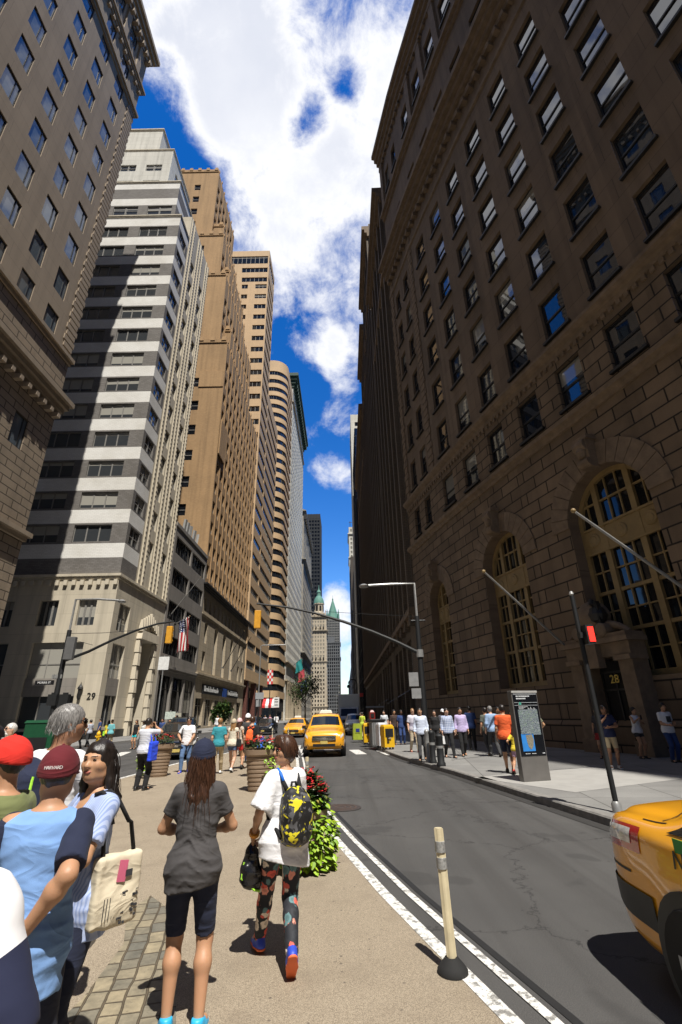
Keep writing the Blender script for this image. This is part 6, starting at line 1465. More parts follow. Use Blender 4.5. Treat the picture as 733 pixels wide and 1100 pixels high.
# far left sidewalk and corner
SW_ = SWZ
far = [(87, 33, 1.58, 'f', c_blk, c_blk, 'woman in black with long dark hair and a dark bag near the number 29', 'long', HB, 1.9, 1.0, 2.0, None), (94, 34.5, 1.66, 'm', C('pale_grey', (.42, .44, .5)), c_dgrey, 'man in pale grey shirt walking beside the woman in black near the number 29', 'short', HB, .8, 1.0, 1.2, None),
       (117, 32.5, 1.64, 'f', C('aqua_print', (.15, .42, .45)), c_khaki, 'woman in aqua patterned shirt near the shop window of the striped tower', 'short', HL, .9, 1.0, .3, None), (113.5, 33.6, 1.6, 'f', c_yellow, c_dgrey, 'woman in yellow top half hidden behind the aqua shirt', 'long', HBR, .5, 1, .5, None),
       (144, 31, 1.6, 'f', c_blk, c_turq, 'woman in black top and turquoise shorts by the tall portal', 'long', HBR, .3, .25, 2.8, None), (152, 33, 1.55, 'f', C('white_blouse', (.7, .68, .64)), c_dgrey, 'woman in white blouse behind the photographing man', 'long', HB, .8, 1, 2.6, None),
       (172, 34.5, 1.65, 'm', c_dblue, c_dgrey, 'man in dark blue shirt beyond the parked black car', 'short', HB, .8, 1, 3.0, None), (180, 36, 1.6, 'f', C('coral', (.65, .2, .2)), c_dgrey, 'woman in coral top beyond the parked black car', 'long', HB, .6, 1, 3.3, None), (187, 37, 1.72, 'm', c_brown, c_dgrey, 'man in brown shirt standing taller beyond the parked black car', 'short', HB, .9, 1, 2.4, None),
       (232, 47, 1.72, 'm', c_white, c_dgrey, 'man in white shirt near the dark shop signs', 'short', HB, 1.9, 1, 2.8, None), (279, 60, 1.7, 'm', c_white, c_blk, 'man in white shirt standing by the shaded lobby columns', 'short', HB, 1.9, 1, 2.2, None), (284, 57, 1.66, 'm', C('pale_mauve', (.55, .5, .56)), c_dgrey, 'man in mauve shirt by the shaded lobby', 'short', HB, .9, 1, 2.9, None), (289, 62, 1.7, 'f', c_pink, c_dgrey, 'woman in pink top by the shaded lobby', 'long', HBR, .6, 1, 3.4, None), (296, 54, 1.72, 'm', c_white, c_dblue, 'man in white shirt and blue trousers by the lobby kerb', 'short', HB, .9, 1, .4, None), (104, 44-3, 1.6, 'm', c_dblue, c_dgrey, 'man in dark blue shirt at the foot of the cream corner pier', 'short', HB, .9, 1, 2.1, None)]
for i, (px, Y, h, sx, t_, b_, lb, hr, hm, sl, ln, fa, _) in enumerate(far):
    s = quick(h, sx, 'warm' if i % 3 else 'tan', g2(px, Y, SW_ if Y > 36 else .004), fa, hr, hm, t_, b_, s_black, lb, sl=sl, ln=ln, legs=walkA if i % 2 else None, seed=20+i, vox=.020)
    if i == 0: shoulder_bag(s, c_blk, c_blk, 'dark handbag on the woman in black near the number 29', -1, (.18, .07, .15), -.05)
    if i == 3: shoulder_bag(s, c_lime, c_lime, 'lime bag on the woman in yellow top', -1, (.14, .07, .15), -.05)
# right sidewalk
R_ = lambda px, py: at_foot(px, py, SWZ)
s = quick(1.64, 'm', 'brown', R_(662, 826), PI-.25, 'short', HB, C('navy_polo', (.012, .018, .06)), c_khaki, s_white, 'man in navy polo, beige shorts and sunglasses with a hand at his chin', arms={1: dict(w=(.04, .2, .46), hint=(1, 0, -.8), d=(-.4, .1, .8)), -1: dict(w=(-.02, .2, .2), hint=(-1, 0, -.6))}, ln=.42, glasses=True, seed=60, vox=.0145, face_on=True)
s = quick(1.58, 'f', 'warm', R_(692, 815), PI+.3, 'long', HB, c_white, c_dgrey, s_black, 'woman in white sleeveless top and dark shorts standing in the shaded doorway', sl=.0, ln=.22, arms={1: dict(w=(.05, .22, .42), hint=(1, 0, -.8)), -1: dict(w=(-.05, .22, .3), hint=(-1, 0, -.8))}, seed=61, face_on=True)
phone(s, tuple(s.T(.0, .3, .46)), 'phone in the hands of the woman in the shaded doorway')
s = quick(1.68, 'm', 'tan', R_(727, 819), PI+.1, 'short', HB, c_white, c_dblue, s_black, 'man in printed white tee and jeans at the right edge, in shade', arms={1: dict(w=(.1, .24, .16)), -1: dict(w=(-.1, .24, .2))}, seed=62, face_on=True)
M = MB(); M.box(s.T(.0, .158, .33), (.15, .012, .17)); M.build('tee_print', c_dgrey, s.o)
quick(1.6, 'f', 'warm', R_(651, 815), PI-.6, 'long', HB, c_dgrey, C('dark_red', (.3, .02, .02)), s_black, 'woman in dark clothes with a red skirt behind the man in navy polo', skirt=.3, seed=63)
s = quick(1.70, 'm', 'tan', R_(549, 831), -.35, 'short', HB, c_orange, c_navy, s_black, 'man in bright orange tee and navy shorts seen from behind, next to the map kiosk', ln=.44, legs=walkB, arms={1: dict(w=(.3, .06, -.02))}, seed=64, vox=.0145, head=(.3, 0, 0), loose=.03)
quick(1.13, 'f', 'tan', R_(558.5, 832), -.5, 'long', HBR, c_yellow, C('mauve_shorts', (.5, .33, .45)), mat('red_sandal', (.6, .04, .03), .5), 'small girl in yellow tee and mauve shorts beside the man in orange', ln=.3, legs=walkA, arms={-1: dict(w=(-.28, .05, .2))}, seed=65, vox=.0145)
s = quick(1.7, 'm', 'warm', R_(582, 828), .6, 'short', HB, C('olive_drab', (.16, .16, .1)), c_dgrey, s_black, 'man in olive shirt mostly hidden behind the map kiosk, an arm showing', arms={1: dict(w=(.36, .12, .12), hint=(.3, -1, 0))}, seed=66)
M = MB(); b = s.wr[1]+s.hd[1]*.12; M.box(tuple(b-np.array([0, 0, .12])), (.05, .18, .22), taper=.8); local_obj(s, bevel(M.build('paper_bag', mat('green_paper', (.03, .16, .06), .7)), .01), 'small green paper bag in the hand reaching out behind the map kiosk', 'bag')
quick(1.7, 'm', 'warm', R_(455, 817), PI-.15, 'crop', HB, C('office_white', (.6, .66, .8)), c_dgrey, s_black, 'balding man in pale office shirt and grey trousers walking towards the camera', legs=walkA, sl=1.85, seed=67, vox=.0145, face_on=True)
s = quick(1.68, 'm', 'light', R_(484, 814), PI+.1, 'short', HB, m_plaid(), c_blk, s_black, 'man in blue plaid shirt and black trousers carrying a white bag', legs=walkB, sl=1.8, seed=68, vox=.0145, face_on=True)
M = MB(); b = s.wr[1]+s.hd[1]*.1; M.box(tuple(b-np.array([0, 0, .17])), (.09, .26, .26), taper=.75); M.tube([b-np.array([0, .06, .06]), b, b-np.array([0, -.06, .06])], .008, 6); local_obj(s, bevel(M.build('carrier_bag', mat('white_plastic', (.7, .7, .7), .4)), .012), 'white carrier bag in the hand of the man in plaid', 'bag')
quick(1.70, 'm', 'tan', R_(499, 812), PI, 'short', HB, c_lav, c_blk, s_black, 'man in lavender shirt and black trousers walking beside the plaid shirt', legs=walkA, sl=1.8, seed=69, vox=.0145, face_on=True)
quick(1.72, 'm', 'light', R_(446, 808), PI+.2, 'crop', HL, m_stripe('pale_polo', (.6, .58, .66), (.3, .28, .36), .5, .3), C('sand_trousers', (.5, .42, .3)), mat('red_shoe', (.5, .03, .03), .5), 'man in pale polo, sand trousers and red shoes behind the balding man', legs=walkB, sl=.8, glasses=True, seed=70)
quick(1.64, 'f', 'light', R_(470, 806), PI-.2, 'short', HB, C('black_jacket', (.015, .015, .016)), c_blk, s_black, 'woman in open black jacket among the office walkers', sl=1.9, seed=71)
quick(1.68, 'm', 'dark', R_(479, 803), PI+.2, 'crop', HB, C('check_dark', (.1, .1, .12)), c_blk, s_black, 'man in white cap and dark checked shirt behind the plaid shirt', capm=c_white, seed=73)
quick(1.78, 'm', 'brown', R_(509, 806), -.1, 'short', HB, c_dblue, c_blk, s_black, 'tall man in dark blue shirt standing in the shade by the wall', seed=75)
quick(1.68, 'm', 'tan', R_(527, 812), .15, 'short', HB, C('grey_green', (.1, .11, .09)), c_dgrey, s_black, 'man in dark grey-green shirt walking away left of the orange tee', legs=walkA, seed=76)
quick(1.72, 'm', 'light', R_(533, 813), .1, 'short', HG, C('pale_denim', (.3, .42, .62)), c_dgrey, s_black, 'grey-haired man in pale blue shirt walking away left of the orange tee', legs=walkB, sl=1.5, seed=77)
quick(1.70, 'm', 'warm', R_(541, 811), PI, 'short', HB, C('light_check', (.5, .5, .52)), c_dgrey, s_black, 'man in light checked shirt facing the camera beside the orange tee', seed=78, face_on=True)
quick(1.62, 'f', 'tan', R_(556, 813), PI, 'long', HB, c_dgrey, c_blk, s_black, 'woman in dark grey top between the orange tee and the kiosk', seed=79)
quick(1.72, 'm', 'tan', R_(425, 800), PI+.3, 'short', HB, C('dark_brown', (.05, .03, .025)), c_dgrey, s_black, 'man in dark brown shirt beside the yellow newspaper box', legs=walkA, seed=80)
quick(1.72, 'm', 'light', R_(414, 796), PI-.3, 'short', HB, C('office_pale', (.55, .58, .62)), c_dgrey, s_black, 'man in pale shirt standing behind the grey bin', seed=81)
quick(1.66, 'm', 'tan', R_(390, 793), -.6, 'short', HB, c_hviz, c_khaki, s_black, 'worker in lime vest near the far kerb', legs=walkB, seed=82)
quick(1.68, 'm', 'tan', (1.25, 40, SWZ), 2.0, 'short', HB, c_white, c_dgrey, s_black, 'man in white shirt stepping off the kerb by the white truck', legs=walkA, seed=83)
quick(1.7, 'm', 'dark', R_(433, 800), PI, 'short', HB, c_dblue, c_dblue, s_black, 'man dressed in blue in the shade beyond the lamp post', seed=84)
# ------------------------------------------------------------------ vehicles
M_taxi = mat('taxi_yellow_paint', (.82, .37, .014), .28, .03, 3, coat=.8)
M_carblk = mat('black_car_paint', (.010, .011, .013), .18, .05, 3, coat=1)
M_cargrn = mat('dark_teal_car_paint', (.012, .02, .022), .2, .05, 3, coat=1)
M_carwht = mat('white_car_paint', (.68, .68, .67), .3, .04, 3, coat=.6)
M_carglass = mat_glass('car_glass', (.012, .015, .017), 0, .02, 1.6)
M_rubber = mat('tyre_rubber', (.013, .013, .013), .85); M_alloy = mat('alloy', (.4, .4, .41), .3, .05, 5, metal=.9)
M_lamp = mat('clear_lamp', (.62, .62, .6), .12, .25, 30, coat=1); M_red = mat('red_lamp', (.38, .01, .012), .15, .1, 9, coat=1); M_chrome = mat('chrome', (.7, .7, .7), .12, .02, 5, metal=1)
M_plastic = mat('black_plastic', (.013, .013, .014), .5)
SEDAN = dict(rows=[(2.42, .36, .60, .62, .64, .50), (2.36, .27, .66, .74, .70, .60), (2.15, .20, .73, .84, .79, .68), (1.45, .19, .84, .90, .93, .73), (.98, .19, .90, .91, 1.00, .72), (.22, .19, .94, .91, 1.42, .585), (-.45, .19, .955, .91, 1.455, .59), (-.95, .19, .965, .91, 1.40, .58), (-1.62, .19, .965, .905, 1.07, .68), (-2.10, .20, .95, .875, 1.045, .69), (-2.33, .24, .92, .80, 1.01, .66), (-2.42, .32, .84, .70, .92, .58), (-2.45, .42, .76, .6, .80, .5)],
             cabin=(.92, .28, -.95, -1.58), wheels=(1.42, -1.36), wr=.32)
SUV = dict(rows=[(2.22, .44, .74, .66, .80, .54), (2.17, .36, .84, .78, .92, .66), (2.02, .30, .90, .86, 1.0, .70), (1.25, .29, 1.0, .90, 1.09, .74), (.88, .29, 1.03, .905, 1.14, .72), (.22, .29, 1.07, .905, 1.66, .62), (-.8, .29, 1.08, .905, 1.70, .62), (-1.85, .30, 1.08, .90, 1.67, .61), (-2.12, .32, 1.06, .88, 1.15, .70), (-2.2, .38, .95, .84, 1.05, .68), (-2.22, .5, .85, .75, .9, .6)],
           cabin=(.82, .28, -1.85, -2.1), wheels=(1.36, -1.3), wr=.36)
class Car:
    def __init__(s, spec):
        R = np.array(spec['rows'])[::-1]; s.y = np.linspace(R[0, 0], R[-1, 0], 90); s.q = []
        for c in range(1, 6):
            v = np.interp(s.y, R[:, 0], R[:, c]); ker = np.array([1, 2, 3, 2, 1])/9; pv = np.pad(v, 2, mode='edge'); v2 = np.convolve(pv, ker, 'valid'); v2[0], v2[-1] = v[0], v[-1]; s.q.append(v2)
    def ctrl(s, y):
        zb, zl, hw, zt, ht = [np.interp(y, s.y, q) for q in s.q]; zm = zb+(zl-zb)*.52
        return np.array([(0, zb), (hw*.80, zb), (hw*.95, zb+.05), (hw*.99, zb+.14), (hw, zm), (hw*.985, zl-.10), (hw*.955, zl-.012), (hw*.955*.55+ht*.45+.012, zl*.55+zt*.45), (ht, zt-.035), (ht-.09, zt), (ht*.45, zt+.022), (0, zt+.03)])
    def S(s, y, j, off=0.0, side=1):
        c = s.ctrl(y); i = min(int(j), len(c)-2); t = j-i; p0, p1, p2, p3 = c[max(i-1, 0)], c[i], c[i+1], c[min(i+2, len(c)-1)]
        p = .5*((2*p1)+(-p0+p2)*t+(2*p0-5*p1+4*p2-p3)*t*t+(-p0+3*p1-3*p2+p3)*t**3)
        if off:
            c2 = c[i+1]-c[i]; n = np.array([c2[1], -c2[0]]); n = n/max(1e-6, np.linalg.norm(n)); p = p+n*off
        return (side*p[0], y, p[1])
    def body(s, m, name, parent):
        mb = MB(); J = np.concatenate([np.linspace(0, 11, 45)]); rows = []
        for y in s.y: rows.append([s.S(y, j) for j in J]+[s.S(y, j, 0, -1) for j in J[::-1][1:-1]])
        n = len(rows[0])
        for a, b in zip(rows, rows[1:]):
            for k in range(n): mb.face([a[k], b[k], b[(k+1) % n], a[(k+1) % n]])
        mb.face(rows[0]); mb.face(rows[-1][::-1]); return mb.build(name, m, parent, smooth=32, merge='fix')
    def patch(s, mb, ya, yb, ja, jb, off=.006, side=1, ny=10, nj=6, edge=None):
        """panel laid on the body; ya, yb may be functions of the 0..1 position across j"""
        fy = lambda v, t: v(t) if callable(v) else v
        G = [[s.S(fy(ya, t)*(1-u)+fy(yb, t)*u, ja+(jb-ja)*t, off, side) for u in np.linspace(0, 1, ny)] for t in np.linspace(0, 1, nj)]
        for a, b in zip(G, G[1:]):
            for k in range(ny-1):
                f = [a[k], a[k+1], b[k+1], b[k]]; mb.face(f if side > 0 else f[::-1])
def wheel(parent, x, y, r, side):
    t = MB(); prof = [(r*.62, -.09), (r*.93, -.1), (r, -.07), (r, .07), (r*.93, .1), (r*.62, .09)]; R = Matrix.Rotation(side*PI/2, 3, 'Y'); t.lathe(prof, (x, y, r), 26, 0, R); o = t.build('wheel', M_rubber, parent, smooth=40, merge='fix')
    h = MB(); h.lathe([(r*.64, .05), (r*.62, .085), (r*.5, .07), (r*.2, .085), (0, .09)], (x, y, r), 20, 0, R)
    for k in range(6): a = k*PI/3; h.box((x+side*.085, y+r*.36*math.cos(a), r+r*.36*math.sin(a)), (.02, .07, r*.5), 0, 0, 1, Matrix.Rotation(-a+PI/2, 3, 'X'))
    h.build('rim', M_alloy, o, smooth=30, merge=False)
def make_car(name, spec, paint, loc, face, label, cat='car', taxi=False, grille='bar'):
    c = Car(spec); e = empty(name, loc, face, label=label, cat=cat); c.body(paint, 'body', e); cw, rf, rb, bb = spec['cabin']
    g = MB(); gl = MB()
    # windscreen, rear window, side windows
    for sd in (1, -1): c.patch(gl, cw-.02, rf+.06, 8.6, 11, .008, sd)
    gl.build('windscreen', M_carglass, e, smooth=True); gl = MB()
    for sd in (1, -1): c.patch(gl, bb+.02, rb-.05, 8.6, 11, .008, sd)
    gl.build('rear_window', M_carglass, e, smooth=True)
    suv = spec is SUV; mid = -.38 if not suv else -.35
    segs = [(lambda t: cw-.24-.42*t, mid+.04), (mid-.04, (lambda t: rb-.15+.28*t*0-(.42*(1-t) if not suv else -.35)))]
    if suv: segs.append((lambda t: rb+.28, lambda t: rb+.0))
    for sd in (1, -1):
        for ya, yb in segs: m = MB(); c.patch(m, ya, yb, 6.3, 7.85, .007, sd); m.build('side_window', M_carglass, e, smooth=True)
        for y in spec['wheels']:
            a = MB(); r = spec['wr']*1.17; x = sd*(np.interp(y, c.y, c.q[2])+.004); R = Matrix.Rotation(sd*PI/2, 3, 'Y'); a.lathe([(r, -.2), (r, .008), (r-.02, .012), (0, .012)], (x, y, spec['wr']+.015), 30, 0, R); a.build('wheel_arch', M_plastic, e, smooth=40)
            wheel(e, sd*(np.interp(y, c.y, c.q[2])-.07), y, spec['wr'], sd)
        h = MB(); yf = spec['rows'][0][0]; jz = (5.3, 6.5)
        c.patch(h, yf-.34, yf-.03, jz[0], jz[1], .008, sd); h.build('headlight', M_lamp, e, smooth=True)
        yr = spec['rows'][-1][0]; t = MB(); c.patch(t, yr+.05, yr+.66, 4.75, 6.15, .006, sd); o = t.build('tail_light', M_red, e, smooth=True); t = MB(); c.patch(t, yr+.10, yr+.56, 4.95, 5.9, .011, sd); t.build('clear_lens', M_lamp, o, smooth=True)
        mr = MB(); zl = np.interp(cw-.3, c.y, c.q[1]); x = np.interp(cw-.3, c.y, c.q[2]); mr.box((sd*(x+.10), cw-.34, zl+.10), (.17, .10, .13)); mr.box((sd*(x-.0), cw-.36, zl+.03), (.12, .05, .05)); bevel(mr.build('wing_mirror', M_plastic if taxi or 1 else paint, e, merge=False), .02, 2)
        gp = MB()
        for yy in (cw-.32, mid, rb-.02): c.patch(gp, yy, yy-.014, 2.6, 6.1, .0035, sd, 2, 12)
        c.patch(gp, yr+.5, yr+.03, 4.25, 4.31, .004, sd, 12, 2); c.patch(gp, yf-.5, yf-.03, 4.25, 4.31, .004, sd, 12, 2); c.patch(gp, bb-.06, bb-.075, 7.2, 11, .004, sd, 2, 8); c.patch(gp, yr+.62, bb, 6.95, 7.02, .004, sd, 8, 2); gp.build('panel_gap', M_plastic, e, merge=False)
        for hy in ((mid+.22), (mid-.75)): d = MB(); c.patch(d, hy, hy-.18, 5.55, 5.75, .02, sd, 3, 2); d.build('door_handle', M_plastic if not taxi else paint, e)
        b = MB()
        c.patch(b, yr+.012, yr+.72, 3.25, 3.95, .012, sd); b.build('bumper_moulding', M_plastic, e, smooth=True)
        b = MB(); c.patch(b, yf-.62, yf-.02, 1.6, 2.6, .010, sd); b.build('bumper_moulding', M_plastic, e, smooth=True)
    zf = np.interp(yf-.05, c.y, c.q[1]); gr = MB()
    w = .56 if not suv else .62; zc = zf-.12 if not suv else zf-.08
    gr.box((0, yf-.0, zc), (2*w*.8, .07, .15 if not suv else .19)); o = gr.build('grille', M_plastic, e); gb = MB()
    for dz in ((-.06, 0, .06) if suv else (.05,)): gb.box((0, yf+.035, zc+dz), (2*w*.82, .02, .028))
    gb.box((0, yf+.04, zc), (.16, .02, .06)); gb.build('grille_bar', M_chrome, o, merge=False)
    lo = MB(); lo.box((0, yf-.02, zc-.27), (.95, .09, .11)); lo.build('lower_intake', M_plastic, e)
    pl = MB(); pl.box((0, yf+.03, zc-.16), (.31, .02, .12)); pl.build('licence_plate', mat('plate', (.55, .42, .12), .5), e)
    pr = MB(); pr.box((0, yr-.012, .62), (.31, .02, .14)); pr.build('licence_plate', mat('plate', (.55, .42, .12), .5), e)
    if taxi:
        zt = np.interp(-.1, c.y, c.q[3])+.03; t = MB(); t.box((0, -.15, zt+.09), (.62, .18, .15), 0, 0, .8); bevel(t.build('roof_sign', mat('roof_light', (.75, .73, .66), .4), e), .02)
        if suv: rr = MB(); [rr.tube([(sd*.52, .1, zt+.0), (sd*.53, -.4, zt+.05), (sd*.53, -1.5, zt+.04), (sd*.52, -1.8, zt-.02)], .02, 6) for sd in (1, -1)]; rr.build('roof_rail', M_plastic, e, merge=False)
    return e, c
e, c = make_car('taxi_car', SUV, M_taxi, (-.92, 24.6, .004), PI, 'yellow taxi sport utility vehicle driving towards the camera on the main lane', 'taxi', True)
e, c = make_car('taxi_car', SEDAN, M_taxi, (-4.1, 44.5, .004), PI-.06, 'yellow taxi sedan following behind, left of the taxi sport utility vehicle', 'taxi', True)
e, c = make_car('taxi_car', SEDAN, M_taxi, (2.90, 2.02, .004), PI+.05, 'yellow taxi sedan cut off by the right edge, only its rear quarter showing', 'taxi', True)
e.scale = (1, 1, .95)
t = MB(); c.patch(t, -1.05, -.55, 5.0, 5.9, .004, 1); 
M_txt = mat('black_decal', (.02, .018, .012), .4)
def decal(s, y, j, size, m):
    p = Vector(c.S(y, j, .006, 1)); q = Vector(c.S(y, j+.3, .006, 1)); r = Vector(c.S(y+.1, j, .006, 1)); up = (q-p).normalized(); x = (r-p).normalized(); text('lettering', s, size, basis(p, x, up, x.cross(up)), m, e, .001, 'CENTER')
decal('NYC', -1.30, 4.95, .14, M_txt); 
gq = MB(); p = Vector(c.S(-1.36, 5.75, .008, 1)); gq.box(p, (.006, .12, .085)); gq.build('green_badge', mat('green_decal', (.01, .22, .03), .5), e)
make_car('parked_car', SEDAN, M_carblk, (-8.05, 24.9, .004), PI+.32, 'black sedan at the crossing behind the man in white tee, headlight towards the camera')
make_car('parked_car', SUV, M_cargrn, (-9.9, 31.5, .004), PI+.25, 'dark teal sport utility vehicle queueing behind the black sedan')
make_car('parked_car', SEDAN, M_carblk, (-7.9, 52, .004), PI, 'black sedan in the far left lane next to the second taxi')
make_car('parked_car', SUV, M_carblk, (-10.5, 58, .004), PI, 'black sport utility vehicle further back in the far left lane')
make_car('parked_car', SUV, M_carwht, (1.05 -.2, 47, .004), PI, 'white car in front of the white box truck')
def truck():
    e = empty('box_truck', (.45, 62, .004), PI, label='white box truck at the far end of the street', cat='truck'); b = MB(); b.box((0, -1.6, 2.45), (2.5, 6.0, 2.9)); bevel(b.build('cargo_box', M_carwht, e), .05)
    prof = [(-.9, 1.5), (1.55, 1.5), (1.75, 1.1), (1.75, .55), (-.9, .55)]; prof = [(1.4, .5), (3.3, .5), (3.35, 1.25), (3.15, 1.45), (2.75, 2.35), (1.4, 2.45)]
    m = MB(); m.extrude(prof, Matrix.Translation((-1.1, 0, 0)) @ Matrix.Rotation(PI/2, 4, 'Z') @ Matrix.Diagonal((1, -1, 1, 1)), 2.2); bevel(m.build('cab', M_carwht, e, merge='fix'), .06)
    g = MB(); g.face([(-.95, 3.14, 1.52), (.95, 3.14, 1.52), (.9, 2.80, 2.28), (-.9, 2.80, 2.28)][::-1]); g.build('windscreen', M_carglass, e)
    g = MB(); g.box((0, 3.36, .95), (1.5, .04, .35)); g.build('grille', M_plastic, e); g = MB(); g.box((0, 3.36, .55), (2.2, .12, .22)); g.build('bumper', M_plastic, e)
    for sd in (1, -1):
        h = MB(); h.box((sd*.92, 3.36, .95), (.26, .05, .2)); h.build('headlight', M_lamp, e); h = MB(); h.box((sd*1.3, 2.9, 1.75), (.16, .06, .4)); h.build('wing_mirror', M_plastic, e)
        for y in (2.3, -3.2): wheel(e, sd*1.0, y, .45, sd)
truck()

# ------------------------------------------------------------------ street furniture
def P3(px, py, Y): return Vector(atY(px, py, Y))
def signal_head(mb_parent, p, face, m, h=1.05, w=.36):
    b = MB(); b.box((p.x, p.y, p.z), (w, .26, h)); o = bevel(b.build('signal_head', m, mb_parent), .03)
    v = MB()
    for i in (-1, 0, 1): v.lathe([(.13, 0), (.14, .2), (.13, .2), (.11, .02), (0, .02)], (p.x, p.y+face*.13, p.z+i*h*.31), 14, 0, Matrix.Rotation(-face*PI/2, 3, 'X'))
    v.build('signal_visor', m, o, smooth=40, merge=False); return o
M_sigy = mat('signal_yellow', (.68, .33, .03), .45); M_pole = mat('black_pole_paint', (.010, .011, .012), .6); M_galv = mat('galvanised', (.36, .36, .35), .45, .15, 9, metal=.5)
def mast_left():
    Y = 30.0; top = P3(75, 677, Y); X = top.x; e = empty('signal_mast', (X, Y, 0), label='black traffic signal mast at the left with curved arm and street name sign', cat='traffic signal'); o3 = Vector((X, Y, 0)); L = lambda px, py, dy=0: P3(px, py, Y+dy)-o3
    m = MB(); m.lathe([(.3, 0), (.3, .5), (.2, .6), (.17, 1.2), (.13, top.z)], (0, 0, 0), 14); m.build('pole', M_pole, e, smooth=40)
    lt = L(82.5, 644); m = MB(); m.tube([(0, 0, top.z-.1), (0, 0, lt.z), tuple(L(105, 643.5)), tuple(L(128, 645))], .07, 8); m.build('lamp_arm', M_galv, e, smooth=40)
    h = L(131, 646); m = MB(); m.lathe([(0, .12), (.12, .1), (.26, 0), (.22, -.08), (0, -.1)], tuple(h), 14); m.build('lamp_head', M_galv, e, smooth=True)
    za = L(74, 710).z; pts = [(0, 0, za)]+[tuple(L(*p)) for p in ((95, 700), (120, 688), (147, 677), (170, 670), (187, 667.5))]
    m = MB(); m.tube(pts, [.1, .09, .08, .07, .06, .055], 8); m.build('mast_arm', M_pole, e, smooth=40)
    m = MB(); m.tube([(0, 0, top.z-.2), tuple(L(110, 680)), pts[3]], .015, 5); m.tube([(0, 0, top.z-.5), tuple(L(100, 693))], .015, 5); m.build('stay_cable', M_pole, e, merge=False)
    signal_head(e, L(182, 682), 1, M_sigy); g = L(77, 697); g.z -= .0
    b = MB(); b.box((g.x+.05, -.25, g.z-.0), (.55, .3, 1.35)); bevel(b.build('signal_head', mat('grey_signal_back', (.12, .12, .12), .5), e), .03)
    for px in (58, 70.5): q = L(px, 752); b = MB(); b.box((q.x, -.1, q.z), (.52, .3, .62)); b.box((q.x, -.1, q.z+.36), (.3, .06, .1)); bevel(b.build('pedestrian_signal', M_pole, e, merge=False), .02)
    q = L(49, 733.5); b = MB(); b.box((q.x, -.1, q.z), (1.12, .05, .26)); o = b.build('street_name_sign', mat('sign_black', (.01, .01, .012), .4), e); text('lettering', 'MORRIS ST', .165, basis((q.x, -.131, q.z), (1, 0, 0), (0, 0, 1), (0, -1, 0)), mat('sign_white', (.8, .8, .8), .5), o, .003)
    q = L(57, 727); b = MB(); b.box((q.x+.1, .15, q.z), (.1, .7, .24)); b.box((q.x+.35, -.1, q.z+.0), (.5, .05, .22)); b.build('street_name_sign', M_galv, e, merge=False)
mast_left()
def mast_right():
    Y = 27.0; b0 = P3(451, 700, Y); X = b0.x; e = empty('signal_mast', (X, Y, SWZ), label='black signal mast on the right sidewalk with a long arm and silver street lamp', cat='traffic signal'); o3 = Vector((X, Y, SWZ)); L = lambda px, py, dy=0: P3(px, py, Y+dy)-o3
    zt = L(446, 662).z; m = MB(); m.lathe([(.28, 0), (.28, .5), (.2, .65), (.17, 1.3), (.12, zt)], (0, 0, 0), 14); m.build('pole', M_pole, e, smooth=40)
    lt = L(441, 627).z; m = MB(); m.tube([(0, 0, zt-.1), (0, 0, lt), tuple(L(420, 627.6)), tuple(L(396, 629))], .075, 8); m.build('lamp_arm', M_galv, e, smooth=40)
    h = L(391, 629.5); m = MB(); m.lathe([(0, .12), (.14, .1), (.3, 0), (.26, -.07), (0, -.1)], tuple(h), 16); m.build('lamp_head', M_galv, e, smooth=True)
    za = L(448, 702).z; pts = [(0, 0, za)]+[tuple(L(*p)) for p in ((425, 689), (400, 678.5), (370, 668), (340, 659), (310, 652.5), (276, 648.5))]
    m = MB(); m.tube(pts, [.105, .095, .085, .08, .07, .06, .05], 8); m.build('mast_arm', M_pole, e, smooth=40); m = MB(); m.tube([tuple(L(446, 662)), tuple(L(400, 660)), tuple(L(350, 657))], .012, 5); m.tube([(-.35, 0, zt-.25), (.45, 0, zt-.25)], .05, 6); m.build('stay_cable', M_pole, e, merge=False)
    signal_head(e, L(277, 665.5), 1, M_sigy, 1.0, .36); q = L(452, 706); b = MB(); b.lathe([(.2, -.2), (.2, .2)], (0, 0, za), 12); b.build('arm_collar', M_galv, e)
    for px, py, hh in ((444, 730, .7), (447, 745, .5)): q = L(px, py); b = MB(); b.box((q.x, -.2, q.z), (.5, .05, hh)); b.build('sign_plate', mat('grey_sign', (.25, .25, .25), .5), e)
mast_right()
